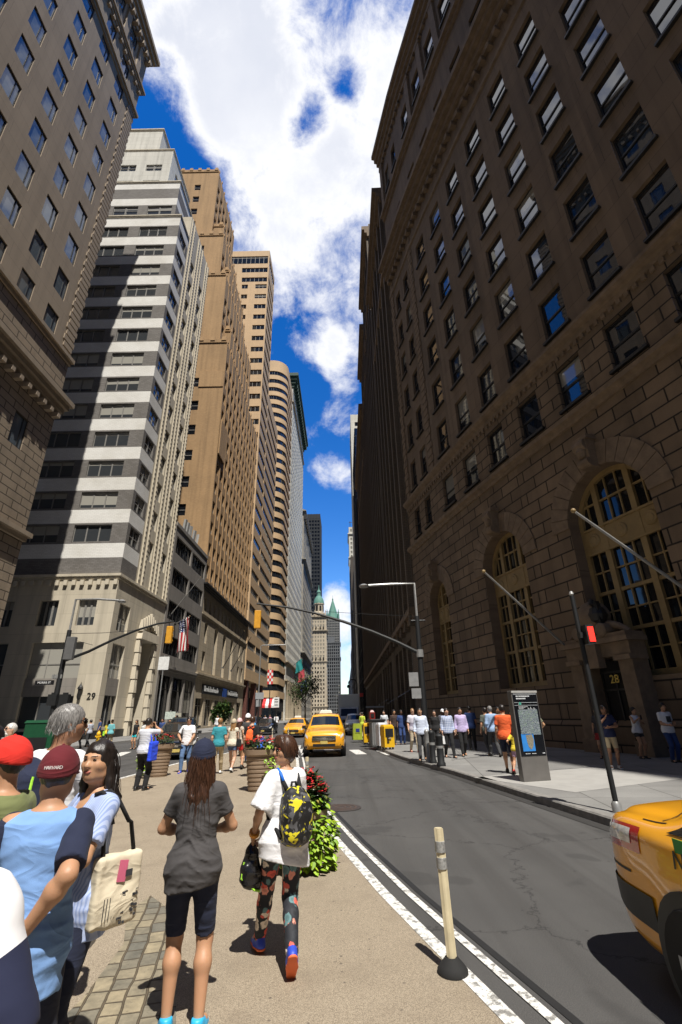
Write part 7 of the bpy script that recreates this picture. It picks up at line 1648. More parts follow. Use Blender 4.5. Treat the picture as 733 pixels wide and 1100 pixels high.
def dontwalk():
    g = gnd(664, 873, SWZ); top = atY(615, 640, g[1]); e = empty('pedestrian_signal', tuple(g), label='slim black pole with a lit red pedestrian signal on the right sidewalk corner', cat='pedestrian signal')
    m = MB(); H = top[2]-SWZ; m.lathe([(.075, 0), (.075, .12), (.05, .16)], (0, 0, 0), 12); m.build('pole_base', M_galv, e, smooth=40); m = MB(); m.tube([(0, 0, .1), (0, 0, H)], .042, 10); m.build('pole', M_pole, e, smooth=40); m = MB(); m.lathe([(.03, H), (.045, H+.03), (.03, H+.08), (0, H+.09)], (0, 0, 0), 10); m.build('pole_cap', M_galv, e, smooth=True)
    q = atY(627.5, 683, g[1])-np.array(g); b = MB(); b.box((q[0]+.02, -.09, q[2]), (.13, .24, .33)); b.box((-.0, -.05, q[2]), (.1, .12, .1)); o = bevel(b.build('signal_box', M_pole, e, merge=False), .015)
    k = NT('red_signal_light'); k.p.inputs['Base Color'].default_value = (.5, .02, .01, 1); k.p.inputs['Emission Color'].default_value = (1, .03, .02, 1); k.p.inputs['Emission Strength'].default_value = 1.4
    f = MB(); f.box((q[0]+.035, -.215, q[2]), (.10, .012, .26)); f.box((q[0]+.092, -.1, q[2]), (.012, .19, .27)); f.build('lit_face', k.m, o, merge=False)
    h = MB(); h.box((q[0]+.1005, -.1, q[2]-.03), (.006, .07, .07)); [h.box((q[0]+.1005, -.128+.02*i, q[2]+.04), (.006, .012, .08 if i in (1, 2) else .06)) for i in range(4)]; h.box((q[0]+.1005, -.05, q[2]-.01), (.006, .03, .014)); h.build('hand_symbol', mat('dark_red', (.12, .01, .01), .5), o, merge=False)
dontwalk()
def kiosk():
    a = gnd(563.5, 840.5, SWZ); b = gnd(592.5, 838.5, SWZ); e = empty('map_kiosk', tuple(a), math.atan2(b[1]-a[1], b[0]-a[0]), label='tall map kiosk with a black map panel on a grey base on the right sidewalk', cat='kiosk'); w = math.dist(a, b); H = atY(550, 742, a[1])[2]-SWZ; t = .17
    m = MB(); m.box((w/2, t/2, H/2), (w, t, H)); bevel(m.build('body', mat('grey_brown_metal', (.17, .16, .15), .45, .1, 4, metal=.3), e), .012)
    zb = H*.27; p = MB(); p.box((w/2, -.004, (H*.975+zb)/2), (w*.93, .012, H*.975-zb)); o = p.build('map_panel', mat('panel_black', (.008, .009, .012), .25), e)
    Mw = mat('print_white', (.7, .72, .74), .6); s = MB(); y = -.0125
    def tl(x0, x1, z, h): 
        x = x0
        while x < x1: ww = random.uniform(.012, .05)*w; s.box((w*x+ww/2 if 0 else x*w+ww/2, y, z*H), (ww, .004, h)); x += ww/w+.012
    tl(.15, .68, .935, .028); tl(.15, .50, .908, .028)
    for z in (.965, .955, .862, .83): s.box((w*.5, y, z*H), (w*.9, .003, .005))
    for k in range(4): tl(.2, .2+.1*(k+1), .845-.0, .012) if k == 0 else None
    for k, x in enumerate((.56, .66, .78)): s.box((w*x, y, H*.79), (.012, .003, .05+.03*(k % 2))); s.box((w*x+.03, y, H*.785), (.01, .003, .03))
    for k in range(4): tl(.2, .5-.06*k, .815-.012*k, .01)
    tl(.2, .36, .295, .014); tl(.44, .56, .295, .01); tl(.84, .9, .295, .02); s.build('panel_print', Mw, o, merge=False)
    lg = MB(); lg.lathe([(.035, 0), (.035, .004)], (w*.27, y, H*.85), 14, 0, Matrix.Rotation(PI/2, 3, 'X')); lg.build('line_badge', mat('badge_green', (.05, .3, .22), .6), o)
    k = NT('street_map_print'); v = k.tc(); vo = k.n('ShaderNodeTexVoronoi', feature='DISTANCE_TO_EDGE'); vo.inputs['Scale'].default_value = 26; k.l(v, vo.inputs['Vector']); n = k.noise(v, 24, 4)
    cc = k.ramp(n.outputs[0], [(.35, (.05, .07, .1)), (.5, (.13, .16, .18)), (.62, (.12, .2, .14)), (.7, (.3, .26, .22))]).outputs[0]; cc = k.mix(k.ramp(vo.outputs['Distance'], [(.02, (1, 1, 1)), (.06, (0, 0, 0))]).outputs[0], cc, (.4, .42, .45)); k.l(cc, k.p.inputs['Base Color'])
    m = MB(); m.box((w*.52, y, H*.64), (w*.74, .006, w*.9*.84)); m.build('street_map', k.m, o)
    m = MB(); m.box((w*.36, y, H*.415), (w*.46, .006, w*.5)); q = m.build('area_map', mat('map_blue', (.03, .22, .62), .5), o); m = MB(); m.extrude([(-.08, .16), (.1, .17), (.13, .05), (.09, -.09), (.02, -.16), (-.04, -.09), (-.06, 0)], Matrix.Translation((w*.40, y-.007, H*.415)), .004); m.build('island_print', mat('map_land', (.22, .2, .15), .7, .4, 40), q, merge='fix')
    tr = MB(); tr.box((w/2, -.006, H-.025), (w, .02, .05)); tr.build('top_trim', mat('light_trim', (.4, .39, .37), .5), e)
kiosk()
def post(loc, label, lean=(0, 0), group='flexible lane posts', h=.84, bands=True):
    e = empty('lane_post', loc, label=label, cat='bollard', group=group); b = MB(); b.lathe([(.105, 0), (.105, .02), (.085, .045), (.055, .075), (.045, .085)], (0, 0, 0), 20); b.build('base', M_rubber, e, smooth=40)
    t = MB(); t.tube([(0, 0, .06), (lean[0]*.5, lean[1]*.5, h*.5), (lean[0], lean[1], h)], [.031, .030, .029], 14); 
    for sx in (-1, 1): t.tube([(sx*.025, -.008, .09), (sx*.025+lean[0]*.5, lean[1]*.5-.008, h*.5), (sx*.025+lean[0], lean[1]-.008, h*.995)], .010, 6)
    t.build('tube', mat('cream_plastic', (.60, .52, .34), .5, .15, 7, dirt=.35), e, smooth=40, merge=False)
    for z in (.86, .74): q = MB(); q.lathe([(.037, h*z-.035), (.038, h*z-.034), (.038, h*z+.034), (.037, h*z+.035)], (lean[0]*z, lean[1]*z, 0), 16); q.build('reflective_band', mat('grey_reflector', (.27, .27, .26), .35, .35, 60), e, smooth=40)
    return e
post((.705, 4.24, .006), 'cream flexible lane post nearest the camera, standing on the white line', (-.015, .02))
post((-.82, 11.2, .006), 'cream flexible lane post beyond the red begonias, its top showing', (0, 0))
for i, (x, y) in enumerate(((-4.9, 29.0), (-4.15, 29.6), (-3.4, 31.0))): post((x, y, .006), ('left', 'middle', 'right')[i]+' one of three pale lane posts at the far tip of the plaza', (0, 0), h=1.0)

# planters ------------------------------------------------------------
M_pot = mat('tan_resin', (.25, .175, .115), .7, .12, 3, dirt=.2); 
def leafmat(name, lo, hi, rough=.45):
    k = NT(name); g = k.n('ShaderNodeNewGeometry'); r = k.ramp(g.outputs['Random Per Island'], [(0, lo), (.55, tuple((a+b)/2 for a, b in zip(lo, hi))), (.93, hi), (1, (.30, .22, .05))]); k.l(r.outputs[0], k.p.inputs['Base Color']); k.p.inputs['Roughness'].default_value = rough; k.p.inputs['Transmission Weight'].default_value = 0; _mats[name] = k.m; return k.m
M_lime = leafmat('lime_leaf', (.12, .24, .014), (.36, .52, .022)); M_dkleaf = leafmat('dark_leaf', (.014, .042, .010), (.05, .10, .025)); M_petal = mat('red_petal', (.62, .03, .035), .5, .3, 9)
def leaf(mb, p, d, up, L, W, mi):
    d = Vector(d).normalized(); s = d.cross(Vector(up)).normalized(); n = s.cross(d); p = Vector(p); a = p; m1 = p+d*L*.35+n*L*.06; t = p+d*L-n*L*.12
    w1, w2 = p+d*L*.18+n*L*.03, p+d*L*.62+n*L*.03
    for q in (1, -1): f = [a, w1+s*q*W*.46-n*W*.08, w2+s*q*W*.40-n*W*.12, t, m1]; mb.face(f if q > 0 else f[::-1], mi)
def planter(x, y, h, r, label, seed, vine=(0, 2*PI), lush=1.0, flower=40, hang=.7, spread=1.0, fh=.3):
    g = np.random.default_rng(seed); e = empty('planter', (x, y, .006), label=label, cat='planter'); m = MB(); pr = [(r*.68, 0)]; 
    for i in range(8): z = h*(.04+.1*i); rr = r*(.68+.26*z/h); pr += [(rr, z), (rr+.012, z+.015), (rr+.012, z+h*.07), (rr, z+h*.085)]
    pr += [(r*.96, h*.86), (r*1.03, h*.88), (r*1.05, h), (r*.95, h), (r*.92, h*.93), (0, h*.92)]; m.lathe(pr, (0, 0, 0), 36); m.build('pot', M_pot, e, smooth=30)
    f = MB()
    for i in range(int(520*lush)):      # trailing vine
        a = g.uniform(*vine); t = g.uniform(0, 1)**.8; rr = r*(1.0+.28*math.sin(t*PI)*spread+.22*t*spread)+g.normal()*.035; z = h+.06-hang*t*h+g.normal()*.03+.12*(1-t)*g.uniform(0, 1)
        if t < .3: rr = r*g.uniform(.45, 1.1); z = h+g.uniform(.0, .14)
        d = (math.cos(a+g.normal()*.5), math.sin(a+g.normal()*.5), g.uniform(-.9, .1)); leaf(f, (rr*math.cos(a), rr*math.sin(a), max(.02, z)), d, (d[0]*.6, d[1]*.6, 1), *(lambda q: (q, q*g.uniform(.7, .95)))(g.uniform(.035, .105)), 0)
    f.build('vine', M_lime, e, merge=False); q = MB(); fl = MB()
    for i in range(int(330*lush)):
        a = g.uniform(0, 2*PI); rr = r*.95*math.sqrt(g.uniform(0, 1)); z = h+fh*g.uniform(.1, 1)*(1-.55*(rr/r)**2); d = (math.cos(a)+g.normal()*.6, math.sin(a)+g.normal()*.6, g.uniform(-.3, .9)); leaf(q, (rr*math.cos(a), rr*math.sin(a), z), d, (d[0]*.3, d[1]*.3, 1), g.uniform(.06, .11), g.uniform(.05, .075), 0)
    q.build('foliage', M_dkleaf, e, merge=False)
    for i in range(flower):
        a = g.uniform(0, 2*PI); rr = r*1.0*math.sqrt(g.uniform(.05, 1)); z = h+fh*(1.06-.5*(rr/r)**2)*g.uniform(.75, 1.05); c0 = Vector((rr*math.cos(a), rr*math.sin(a), z))
        for k in range(7): th = k*2*PI/7; d = Vector((math.cos(th), math.sin(th), g.uniform(-.1, .7))); leaf(fl, c0+Vector((g.normal(), g.normal(), g.normal()))*.008, d, (0, 0, 1), .045, .04, 0)
    fl.build('flowers', M_petal, e, merge=False); return e
planter(-.52, 6.75, .60, .27, 'planter overflowing with lime green vine and red begonias, nearest, beside the white line', 1, (0, 2*PI), 2.3, 70, .95, .65, .42)
planter(-2.1, 13.1, .90, .40, 'ribbed tan planter with red flowers, half hidden behind the sunglasses woman\'s head', 2, (-1.2, 2.4), .6, 40, .75, .6)
planter(-5.85, 16.6, .90, .41, 'ribbed tan planter with lime vine beside the man in black trousers', 3, (2.2, 4.6), .8, 34, .95, 1.0)
planter(-4.6, 24.2, .8, .42, 'small planter with green shrubs past the child in blue', 4, (0, 6.28), .7, 12, .3, .6, .5)

# right sidewalk furniture ---------------------------------------------
def bollard(px, py, label, m, h=.95, r=.11, top=True):
    g = gnd(px, py, SWZ); e = empty('bollard', tuple(g), label=label, cat='bollard'); b = MB(); b.lathe([(r*1.25, 0), (r*1.25, .08), (r, .12), (r, h-.12), (r*1.1, h-.1), (r*1.1, h-.05), (r*.7, h), (0, h+.02)], (0, 0, 0), 16); b.build('post', m, e, smooth=40); q = MB(); q.lathe([(r*1.04, h*.55), (r*1.06, h*.56), (r*1.06, h*.62), (r*1.04, h*.63)], (0, 0, 0), 16); q.build('ring', M_galv, e)
bollard(466, 820, 'black bollard left of the plaid-shirt man\'s white bag', M_pole, .98, .09); bollard(474.5, 823, 'shorter black bollard nearest the kerb among the office walkers', M_pole, .9, .11); bollard(461, 819, 'slim silver bollard right beside the balding man', M_galv, 1.0, .08)
def newsbox(px, py, m, label, w=.5, d=.45, h=1.05, rot=.25, extra=None):
    g = gnd(px, py, SWZ); e = empty('newspaper_box', tuple(g), rot, label=label, cat='newspaper box'); b = MB(); b.box((0, 0, h*.55), (w, d, h*.9)); b.box((0, d*.08, h*1.02), (w*1.02, d*.86, h*.1), 0, 0, .85); bevel(b.build('cabinet', m, e, merge=False), .025); q = MB(); q.box((0, -d/2-.004, h*.72), (w*.8, .02, h*.36)); q.build('window', M_plastic, e); q = MB(); [q.box((sx*w*.35, sy*d*.35, h*.05), (.07, .07, h*.1)) for sx in (1, -1) for sy in (1, -1)]; q.build('foot', M_plastic, e, merge=False); q = MB(); q.box((0, -d/2-.03, h*.48), (w*.3, .04, .04)); q.build('handle', M_galv, e); return e, d, h
M_yel = mat('newsbox_yellow', (.72, .42, .01), .45, .08, 3, dirt=.2)
e, d, h = newsbox(417, 805, M_yel, 'big yellow newspaper box next to the white-sided box', .5, .45, .98, .35); q = MB(); [q.box((-.08, -d/2-.018, h*(.3+.07*i)), (.12, .004, .04)) for i in range(7)]; q.build('print', M_plastic, e, merge=False)
newsbox(410.5, 803.5, mat('newsbox_white', (.62, .63, .66), .5, .08, 3, dirt=.3), 'white newspaper box beside the big yellow one', .4, .45, 1.05, .3)
newsbox(395, 799.5, M_yel, 'slim yellow newspaper box by the red post', .42, .42, 1.0, .1)
def simple(name, px, py, label, cat, fn): g = gnd(px, py, SWZ); e = empty(name, tuple(g), .15, label=label, cat=cat); fn(e); return e
M_redp = mat('red_post_paint', (.62, .03, .015), .4, .06, 3)
def f(e): m = MB(); m.box((0, 0, .62), (.26, .26, 1.24), 0, 0, .9); bevel(m.build('pedestal', M_redp, e), .03); m = MB(); m.box((0, 0, 1.43), (.3, .3, .38)); m.box((0, 0, 1.67), (.24, .24, .1), 0, 0, .5); bevel(m.build('call_box', mat('dark_red_paint', (.2, .015, .01), .4), e, merge=False), .03); m = MB(); m.box((0, -.155, 1.45), (.17, .03, .2)); m.build('door_panel', M_plastic, e)
simple('alarm_box', 401, 800, 'tall red street alarm post beside the slim yellow newspaper box', 'alarm box', f)
def f(e): m = MB(); m.box((0, 0, .6), (.7, .7, 1.2)); bevel(m.build('bin_body', mat('grey_bin', (.13, .13, .13), .5), e), .04); m = MB(); m.box((0, 0, 1.23), (.78, .78, .1)); bevel(m.build('lid', M_plastic, e), .02); m = MB(); [m.box((-.3+.1*i, -.36, .6), (.03, .02, 1.0)) for i in range(7)]; m.build('slat', M_galv, e, merge=False)
simple('litter_bin', 406, 802, 'square grey litter bin with black lid behind the newspaper boxes', 'bin', f)
def f(e): m = MB(); m.box((0, 0, .5), (.6, .5, .95), 0, 0, .9); m.box((0, -.25, .6), (.34, .02, .36)); bevel(m.build('sack', mat('lime_sack', (.3, .36, .03), .5, .2, 5), e, merge=False), .08); m = MB(); m.box((0, -.265, .58), (.24, .02, .2)); m.build('label_patch', mat('blue_patch', (.02, .03, .2), .5), e)
simple('utility_cart', 384, 795, 'lime green cart standing by the far kerb near the worker', 'cart', f)
# left corner furniture -------------------------------------------------
def at(px, Y, z=.0): p = atY(px, 790, Y); return (p[0], Y, z)
def box_thing(name, loc, size, m, label, cat, fn=None):
    e = empty(name, loc, label=label, cat=cat); b = MB(); b.box((0, 0, size[2]/2+.05), size); bevel(b.build('cabinet', m, e), .03); q = MB(); q.box((0, 0, size[2]+.08), (size[0]*1.06, size[1]*1.06, .08), 0, 0, .9); q.build('lid', m, e); q = MB(); [q.box((sx*size[0]*.4, sy*size[1]*.4, .04), (.06, .06, .1)) for sx in (1, -1) for sy in (1, -1)]; q.build('foot', M_plastic, e, merge=False); q = MB(); q.box((0, -size[1]/2-.01, size[2]*.6), (size[0]*.7, .02, size[2]*.3)); q.build('door_panel', M_plastic if m is not M_plastic else M_galv, e); return e
box_thing('storage_box', at(47, 17), (.95, .7, 1.55), mat('dark_green_paint', (.008, .07, .03), .4), 'tall dark green street box left of the grey-haired man\'s head', 'street box')
box_thing('newspaper_box', at(37.5, 17.5), (.5, .45, 1.15), mat('newsbox_blue', (.01, .09, .5), .4), 'bright blue newspaper box beside the dark green street box', 'newspaper box')
def hydrant(loc, label): e = empty('hydrant', loc, label=label, cat='hydrant'); m = MB(); m.lathe([(.16, 0), (.16, .06), (.11, .08), (.11, .55), (.14, .57), (.14, .62), (.1, .72), (.03, .78), (.03, .84), (0, .84)], (0, 0, 0), 14); m.build('barrel', M_yel, e, smooth=40); m = MB(); m.lathe([(.06, -.2), (.06, .2)], (0, 0, .45), 10, 0, Matrix.Rotation(PI/2, 3, 'Y')); m.lathe([(.07, 0), (.07, .18)], (0, 0, .42), 10, 0, Matrix.Rotation(PI/2, 3, 'X')); m.build('outlet', M_yel, e, smooth=40, merge=False)
hydrant(at(106, 36, SWZ), 'yellow hydrant at the foot of the pier numbered 29')
def sign(name, px, Y, ytop, ybot, w, m, label, pole=M_galv, z0=SWZ, extra=None, cat='sign', ground=True):
    p = atY(px, (ytop+ybot)/2, Y); zt, zb = atY(px, ytop, Y)[2], atY(px, ybot, Y)[2]; e = empty(name, (p[0], Y, z0), label=label, cat=cat); t = MB(); t.tube([(0, .04, 0), (0, .04, zt-z0+.1)], .045, 8); t.build('pole', pole, e, smooth=40); b = MB(); b.box((0, 0, (zt+zb)/2-z0), (w, .03, zt-zb)); o = b.build('sign_plate', m, e); 
    if extra: extra(e, o, (zt+zb)/2-z0, w, zt-zb)
    return e
M_sgw = mat('sign_face_white', (.72, .72, .7), .5); M_sgg = mat('sign_face_grey', (.3, .31, .32), .5)
sign('street_sign', 176, 40, 705.5, 719.5, .85, M_sgw, 'white sign on a grey pole in front of the low grey block')
def ow(e, o, z, w, h):
    for dz in (-.25*h, .05*h, .3*h): q = MB(); q.box((0, -.02, z+dz), (w*.6, .01, h*.07)); q.build('print', M_plastic, o)
sign('street_sign', 297, 50, 749, 760, .55, M_sgw, 'white parking sign on a black pole near the second taxi', M_pole, extra=ow)
sign('street_sign', 279, 49, 744, 751, .8, M_sgg, 'grey signs seen from behind on a tall pole by the lobby', M_pole)
def lampx(e, o, z, w, h):
    t = MB(); t.tube([(0, .04, z), (0, .04, 8.4), (.2, .04, 8.5), (2.6, .04, 8.5)], .06, 8); t.build('lamp_arm', M_galv, e, smooth=40)
sign('street_sign', 277.5, 52, 752, 759, .45, M_sgg, 'small grey sign under a tall square street lamp by the lobby', M_pole, extra=lampx)
def ck(e, o, z, w, h):
    for i in range(5):
        for j in range(3):
            if (i+j) % 2 == 0: q = MB(); q.box((-w/2+w*(j+.5)/3, -.02, z-h/2+h*(i+.5)/5), (w/3, .012, h/5)); q.build('check', mat('sign_red', (.6, .03, .03), .5), o)
sign('banner_sign', 290.5, 56, 719.5, 735, .62, M_sgw, 'red and white checkered banner hung high on a street pole', M_pole, extra=ck, cat='banner')
sign('map_board', 183, 40, 764.5, 772.5, .8, mat('pale_map', (.5, .56, .5), .5, .3, 6), 'pale blue and green map board behind the black sedan'); sign('map_board', 190, 42, 766, 774, .7, mat('beige_map', (.4, .38, .3), .5, .3, 6), 'beige notice board behind the black sedan', cat='notice board')
def f2():
    p = atY(291, 765, 60); e = empty('shop_awning', (p[0], 60, 3.0), label='red and white striped awning by the far lobby', cat='awning'); 
    for i in range(5): q = MB(); q.face([(-.9+.36*i, 0, .55), (-.9+.36*(i+1), 0, .55), (-.9+.36*(i+1), -1.0, -.2), (-.9+.36*i, -1.0, -.2)][::-1]); q.box((-.9+.36*(i+.5), -1.0, -.33), (.36, .02, .26)); q.build('awning_strip', mat('sign_red', (.6, .03, .03), .5) if i % 2 == 0 else M_sgw, e, merge=False)
    q = MB(); q.tube([(-.85, -.95, -.3), (-.85, -.95, -3)], .04, 6); q.tube([(.85, -.95, -.3), (.85, -.95, -3)], .04, 6); q.build('awning_post', M_pole, e, merge=False)
f2()
# flags -----------------------------------------------------------------
def m_flag():
    k = NT('stars_and_stripes'); uv = k.tc('UV'); s = k.n('ShaderNodeSeparateXYZ'); k.l(uv, s.inputs[0]); st = k.math('LESS_THAN', k.math('FRACT', k.math('MULTIPLY', s.outputs[1], 6.5)), .5); c = k.mix(st, (.75, .73, .7), (.45, .012, .02))
    can = k.math('MULTIPLY', k.math('LESS_THAN', s.outputs[0], .4), k.math('GREATER_THAN', s.outputs[1], .4615)); mp = k.n('ShaderNodeMapping'); mp.inputs['Scale'].default_value = (15, 9.3, 1); k.l(uv, mp.inputs[0]); fr = k.n('ShaderNodeVectorMath', operation='FRACTION'); k.l(mp.outputs[0], fr.inputs[0]); ds = k.n('ShaderNodeVectorMath', operation='DISTANCE'); ds.inputs[1].default_value = (.5, .5, 0); k.l(fr.outputs[0], ds.inputs[0])
    blue = k.mix(k.math('LESS_THAN', ds.outputs['Value'], .27), (.012, .02, .11), (.75, .75, .75)); k.l(k.mix(can, c, blue), k.p.inputs['Base Color']); k.p.inputs['Roughness'].default_value = .8; return k.m
def flag(name, at_, d, L, H, m, label, droop=1.0, seed=1):
    """cloth hanging from a raking pole: at_ start on the pole, d pole direction"""
    g = np.random.default_rng(seed); mb = MB(); n, q = 22, 22; d = Vector(d).normalized(); P = []
    for i in range(n+1):
        u = i/n; row = []
        for j in range(q+1):
            v = j/q; base = d*(u*H); fall = Vector((.10*v*L*math.sin(u*3+1), .04*L*v, -v*L)); w = .16*math.sin(u*9+v*2.2+seed)*min(1, v*2.5)+.07*math.sin(u*17-v*4); row.append(base+fall+Vector((.55*w, w, .05*w))*.9)
        P.append(row)
    for i in range(n):
        for j in range(q): mb.face([P[i][j], P[i+1][j], P[i+1][j+1], P[i][j+1]], 0, [(j/q, i/n), (j/q, (i+1)/n), ((j+1)/q, (i+1)/n), ((j+1)/q, i/n)])
    o = mb.build(name, m, smooth='all', label=label, cat='flag'); o.location = at_; so_ = o.modifiers.new('cloth', 'SOLIDIFY'); so_.thickness = .008; return o
tip = P3(204, 656, 57.5); bs = Vector((-21.3, 60.5, P3(166, 680, 60.5).z)); bs.z = 12.6
tip = Vector((-18.75, 58.0, P3(200, 662, 58.0).z)); flagpole('flagpole', tuple(bs), tuple(tip), .06, M_whitepole, 'white flagpole carrying the striped national flag on the low grey block', 'flagpoles on the low grey block')
flag('flag', tuple(tip+(bs-tip)*.02), tuple((bs-tip).normalized()), 3.9, 2.2, m_flag(), 'red and white striped flag with a starry blue corner hanging from the low grey block', 1, 3)
b2 = bs+Vector((0, -2.2, .6)); t2 = b2+Vector((3.9, -2.0, 4.2)); flagpole('flagpole', tuple(b2), tuple(t2), .06, M_whitepole, 'white flagpole without flag, left of the striped flag', 'flagpoles on the low grey block')
for i, y in enumerate((86, 92.5)): b3 = Vector((-21.1, y, 9.5)); flagpole('flagpole', tuple(b3), tuple(b3+Vector((3.6, -1.0, 6.0))), .07, M_pole, ('left', 'right')[i]+' one of two dark flagpoles raking out over the black shop signs', 'dark flagpoles on the sandy base')
for i, (y, z, col) in enumerate(((200, 20, (.02, .25, .25)), (212, 17, (.45, .06, .08)), (225, 14, (.02, .03, .12)))):
    b3 = Vector((-21.0, y, z)); t3 = b3+Vector((4.0, -1.0, 3.0)); flagpole('flagpole', tuple(b3), tuple(t3), .08, M_pole, 'dark flagpole holding the far '+('teal', 'red', 'navy')[i]+' flag on the pale tower', 'far flagpoles'); flag('flag', tuple(t3), tuple((b3-t3).normalized()), 4.2, 3.0, mat('flag_%d' % i, col, .8), 'far '+('teal', 'red', 'navy')[i]+' flag hanging over the sidewalk by the pale tower', 1, i+5)
# far street tree ---------------------------------------------------------
def tree(loc, h, r, label, seed):
    g = np.random.default_rng(seed); e = empty('street_tree', loc, label=label, cat='tree'); t = MB(); t.tube([(0, 0, 0), (.05, 0, h*.2), (0, .1, h*.45), (.1, 0, h*.8)], [.22, .17, .12, .04], 8); br = []
    for i in range(9):
        a = g.uniform(0, 6.28); z = h*g.uniform(.3, .6); q = Vector((math.cos(a)*r*.7, math.sin(a)*r*.7, z+h*.25)); t.tube([(0, 0, z), q*.5+Vector((0, 0, z*.5)), q], [.08, .05, .02], 6); br.append(q)
    t.build('trunk', mat('bark', (.06, .045, .03), .9), e, smooth=40, merge=False); f = MB()
    for i in range(1500):
        c0 = br[g.integers(len(br))] if g.random() < .75 else Vector((0, 0, h*.75)); p = c0+Vector(g.normal(size=3)*np.array([r*.3, r*.3, h*.11])); d = g.normal(size=3); leaf(f, p, d, (.1, .2, 1), .42, .3, 0)
    f.build('crown', leafmat('street_tree_leaf', (.022, .05, .010), (.06, .11, .025)), e, merge=False)
tree((-9.2, 118, .13), 10.2, 3.0, 'small green street tree in front of the cream cupola tower', 5); tree((-16, 66, .13), 3.0, .9, 'small potted shrub tree in front of the dark lobby', 6)
def lampold(loc, label):
    e = empty('street_lamp', loc, label=label, cat='street lamp'); m = MB(); m.tube([(0, 0, 0), (0, 0, 7.4)]+[(-.9+.9*math.cos(a), 0, 7.4+.9*math.sin(a)) for a in np.linspace(.2, PI, 8)], .1, 8); m.build('pole', M_pole, e, smooth=40); m = MB(); m.lathe([(0, .3), (.15, .25), (.34, -.1), (.3, -.3), (0, -.42)], (-1.8, 0, 7.0), 12); m.build('lamp_head', M_pole, e, smooth=True)
lampold((2.6, 105, SWZ), 'old fashioned curved black street lamp at the far right kerb')
sign('street_sign', 403, 45, 758.5, 760.2, 1.6, M_sgg, 'narrow pale bracket sign projecting by the shops on the right', M_pole)
sign('stop_signal', 388.5, 60, 744.5, 748.5, .42, M_redp, 'small red sign high on a dark pole on the right', M_pole)
SKY_SAT, SKY_VAL, SKY_STR, EXPO = 1.42, 2.4, .062, .40
CLOUD_LIT, CLOUD_GREY = (12.8, 12.9, 13.3), (9.6, 10.0, 11.2)
CLOUDS = [(300, 230, 620, 1.5), (195, 25, 100, .9), (245, 130, 60, .6),(330, 70, 190, .9), (250, 60, 90, .9), (420, 130, 120, 1.0), (280, 200, 110, .8), (340, 260, 110, .8), (370, 330, 60, .9), (340, 378, 45, 1.3), (375, 385, 45, 1.3), (370, 440, 40, 1.0), (352, 505, 32, .95), (378, 515, 30, .9), (364, 655, 45, 2.5), (372, 705, 50, 2.4), (300, 300, 60, .6),
          (176, 115, 50, -1.0), (203, 195, 50, -1.1), (207, 250, 45, -.9), (230, 235, 20, -.8), (330, 130, 30, -1.6), (372, 90, 22, -1.2), (310, 420, 55, -1.3), (350, 570, 60, -1.3), (335, 350, 22, -.7)]
# ------------------------------------------------------------------ sun, sky, clouds
EL, AZ = math.radians(61.5), math.radians(20.0)       # azimuth: to the right of straight behind the camera
sv = Vector((math.sin(AZ)*math.cos(EL), -math.cos(AZ)*math.cos(EL), math.sin(EL)))
sun = bpy.data.lights.new('sun', 'SUN'); sun.energy = 5.0; sun.angle = math.radians(.53); sun.color = (1.0, .955, .88)
so = bpy.data.objects.new('sun', sun); COL.objects.link(so); so.rotation_euler = sv.to_track_quat('Z', 'Y').to_euler(); so.location = (0, -20, 60)
W = bpy.data.worlds.new('World'); SC.world = W; W.use_nodes = True; t = W.node_tree; bg = t.nodes['Background']
N = lambda typ, **k: [setattr(n, a, v) or n for n in [t.nodes.new(typ)] for a, v in k.items()][-1] if k else t.nodes.new(typ)
sky = t.nodes.new('ShaderNodeTexSky'); sky.sky_type = 'NISHITA'; sky.sun_disc = False; sky.sun_elevation = EL
sky.sun_rotation = math.atan2(sv.x, sv.y); sky.air_density = 1.0; sky.dust_density = .25; sky.ozone_density = 2.4
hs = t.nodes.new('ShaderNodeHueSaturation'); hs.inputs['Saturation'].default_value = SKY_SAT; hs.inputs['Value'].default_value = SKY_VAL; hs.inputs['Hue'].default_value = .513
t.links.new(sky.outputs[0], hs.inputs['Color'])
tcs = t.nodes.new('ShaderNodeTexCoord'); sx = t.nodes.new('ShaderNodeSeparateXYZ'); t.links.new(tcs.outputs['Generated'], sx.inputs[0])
gr = t.nodes.new('ShaderNodeMapRange'); gr.interpolation_type = 'SMOOTHSTEP'; gr.inputs[1].default_value = -.45; gr.inputs[2].default_value = .35; gr.inputs[3].default_value = .35; gr.inputs[4].default_value = SKY_VAL; t.links.new(sx.outputs[1], gr.inputs[0]); t.links.new(gr.outputs[0], hs.inputs['Value'])  # sky dimmed behind the camera to weaken fill on shaded walls facing it
tc = t.nodes.new('ShaderNodeTexCoord')
def M(op, a, b=None, c=None, clamp=False):
    n = t.nodes.new('ShaderNodeMath'); n.operation = op; n.use_clamp = clamp
    for s, v in zip(n.inputs, (a, b, c)):
        if v is None: continue
        if hasattr(v, 'links'): t.links.new(v, s)
        else: s.default_value = v
    return n.outputs[0]
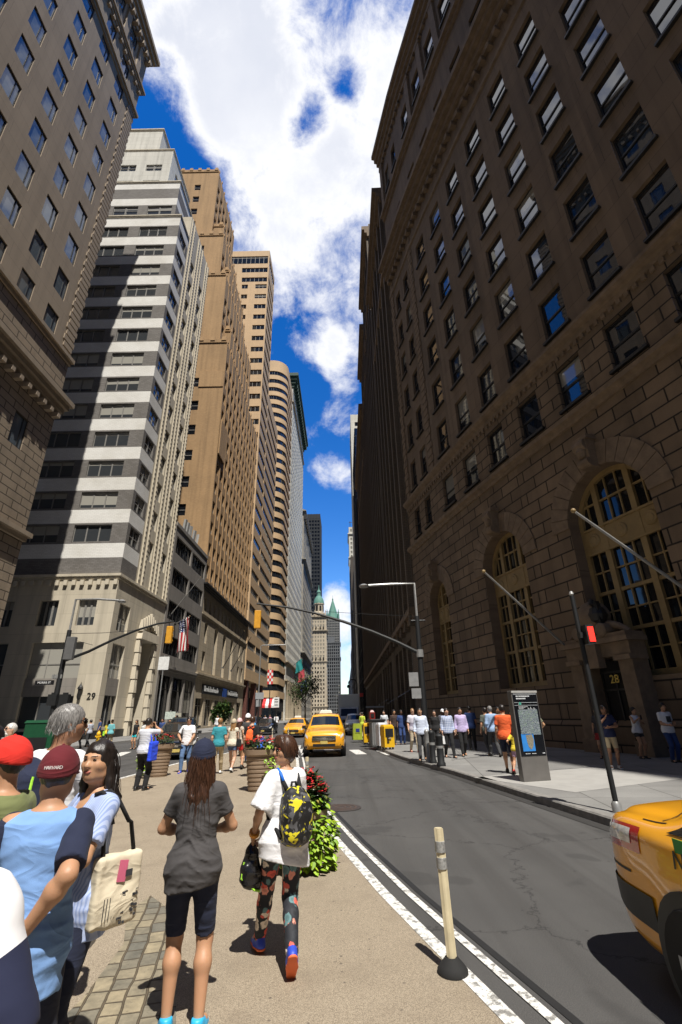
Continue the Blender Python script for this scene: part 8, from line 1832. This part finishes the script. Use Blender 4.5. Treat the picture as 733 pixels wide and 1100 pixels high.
# domain-warped direction for ragged cloud edges
def noise(sc, det, ro, vec, dist=0.0):
    n = t.nodes.new('ShaderNodeTexNoise'); n.inputs['Scale'].default_value = sc; n.inputs['Detail'].default_value = det; n.inputs['Roughness'].default_value = ro; n.inputs['Distortion'].default_value = dist
    t.links.new(vec, n.inputs['Vector']); return n
D = tc.outputs['Generated']
n1 = noise(3.6, 10, .64, D, .35); n2 = noise(11, 10, .68, D, .3); n3 = noise(2.0, 3, .5, D)
def blob(px, py, rad, amp):
    d = ray(px, py); d = d/np.linalg.norm(d)
    v = t.nodes.new('ShaderNodeVectorMath'); v.operation = 'DISTANCE'; t.links.new(D, v.inputs[0]); v.inputs[1].default_value = tuple(d)
    r = rad/F*.8
    return M('MULTIPLY', M('SMOOTHSTEP' if False else 'MAXIMUM', M('SUBTRACT', 1.0, M('POWER', M('DIVIDE', v.outputs['Value'], r), 2.0)), 0.0), amp)
acc = M('ADD', -2.05, 0.0)
def dirblob(d, r, amp):
    d = np.array(d)/np.linalg.norm(d); v = t.nodes.new('ShaderNodeVectorMath'); v.operation = 'DISTANCE'; t.links.new(D, v.inputs[0]); v.inputs[1].default_value = tuple(d)
    return M('MULTIPLY', M('MAXIMUM', M('SUBTRACT', 1.0, M('POWER', M('DIVIDE', v.outputs['Value'], r), 2.0)), 0.0), amp)
for b in (((-.56, .06, .82), .42, 2.3), ((.44, .40, .8), .3, 1.5)): acc = M('ADD', acc, dirblob(*b))
for b in CLOUDS: acc = M('ADD', acc, blob(*b))
den = M('ADD', acc, M('ADD', M('MULTIPLY', M('SUBTRACT', n1.outputs[0], .5), 4.2), M('MULTIPLY', M('SUBTRACT', n2.outputs[0], .5), 3.4)))
cov = t.nodes.new('ShaderNodeMapRange'); cov.interpolation_type = 'SMOOTHSTEP'; cov.inputs[1].default_value = -.4; cov.inputs[2].default_value = 1.15; t.links.new(den, cov.inputs[0])
thick = t.nodes.new('ShaderNodeMapRange'); thick.interpolation_type = 'SMOOTHSTEP'; thick.inputs[1].default_value = .75; thick.inputs[2].default_value = 2.0; t.links.new(den, thick.inputs[0])
n4 = noise(5.5, 6, .55, D)
r = t.nodes.new('ShaderNodeValToRGB'); e = r.color_ramp.elements; e[0].position = 0.0; e[0].color = (*CLOUD_LIT, 1); e[1].position = 1.0; e[1].color = (*CLOUD_GREY, 1)
t.links.new(M('MULTIPLY', thick.outputs[0], M('MULTIPLY', n4.outputs[0], 1.7), None, True), r.inputs[0])
mx = t.nodes.new('ShaderNodeMix'); mx.data_type = 'RGBA'; t.links.new(cov.outputs[0], mx.inputs[0]); t.links.new(hs.outputs[0], mx.inputs[6]); t.links.new(r.outputs[0], mx.inputs[7])
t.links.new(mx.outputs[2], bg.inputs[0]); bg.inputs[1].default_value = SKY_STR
SC.view_settings.view_transform = 'Standard'; SC.view_settings.look = 'None'; SC.view_settings.exposure = EXPO; SC.view_settings.gamma = 1.0
SC.cycles.max_bounces = 6; SC.cycles.diffuse_bounces = 2; SC.cycles.glossy_bounces = 4; SC.cycles.use_denoising = True
SC.cycles.sample_clamp_indirect = 6.0
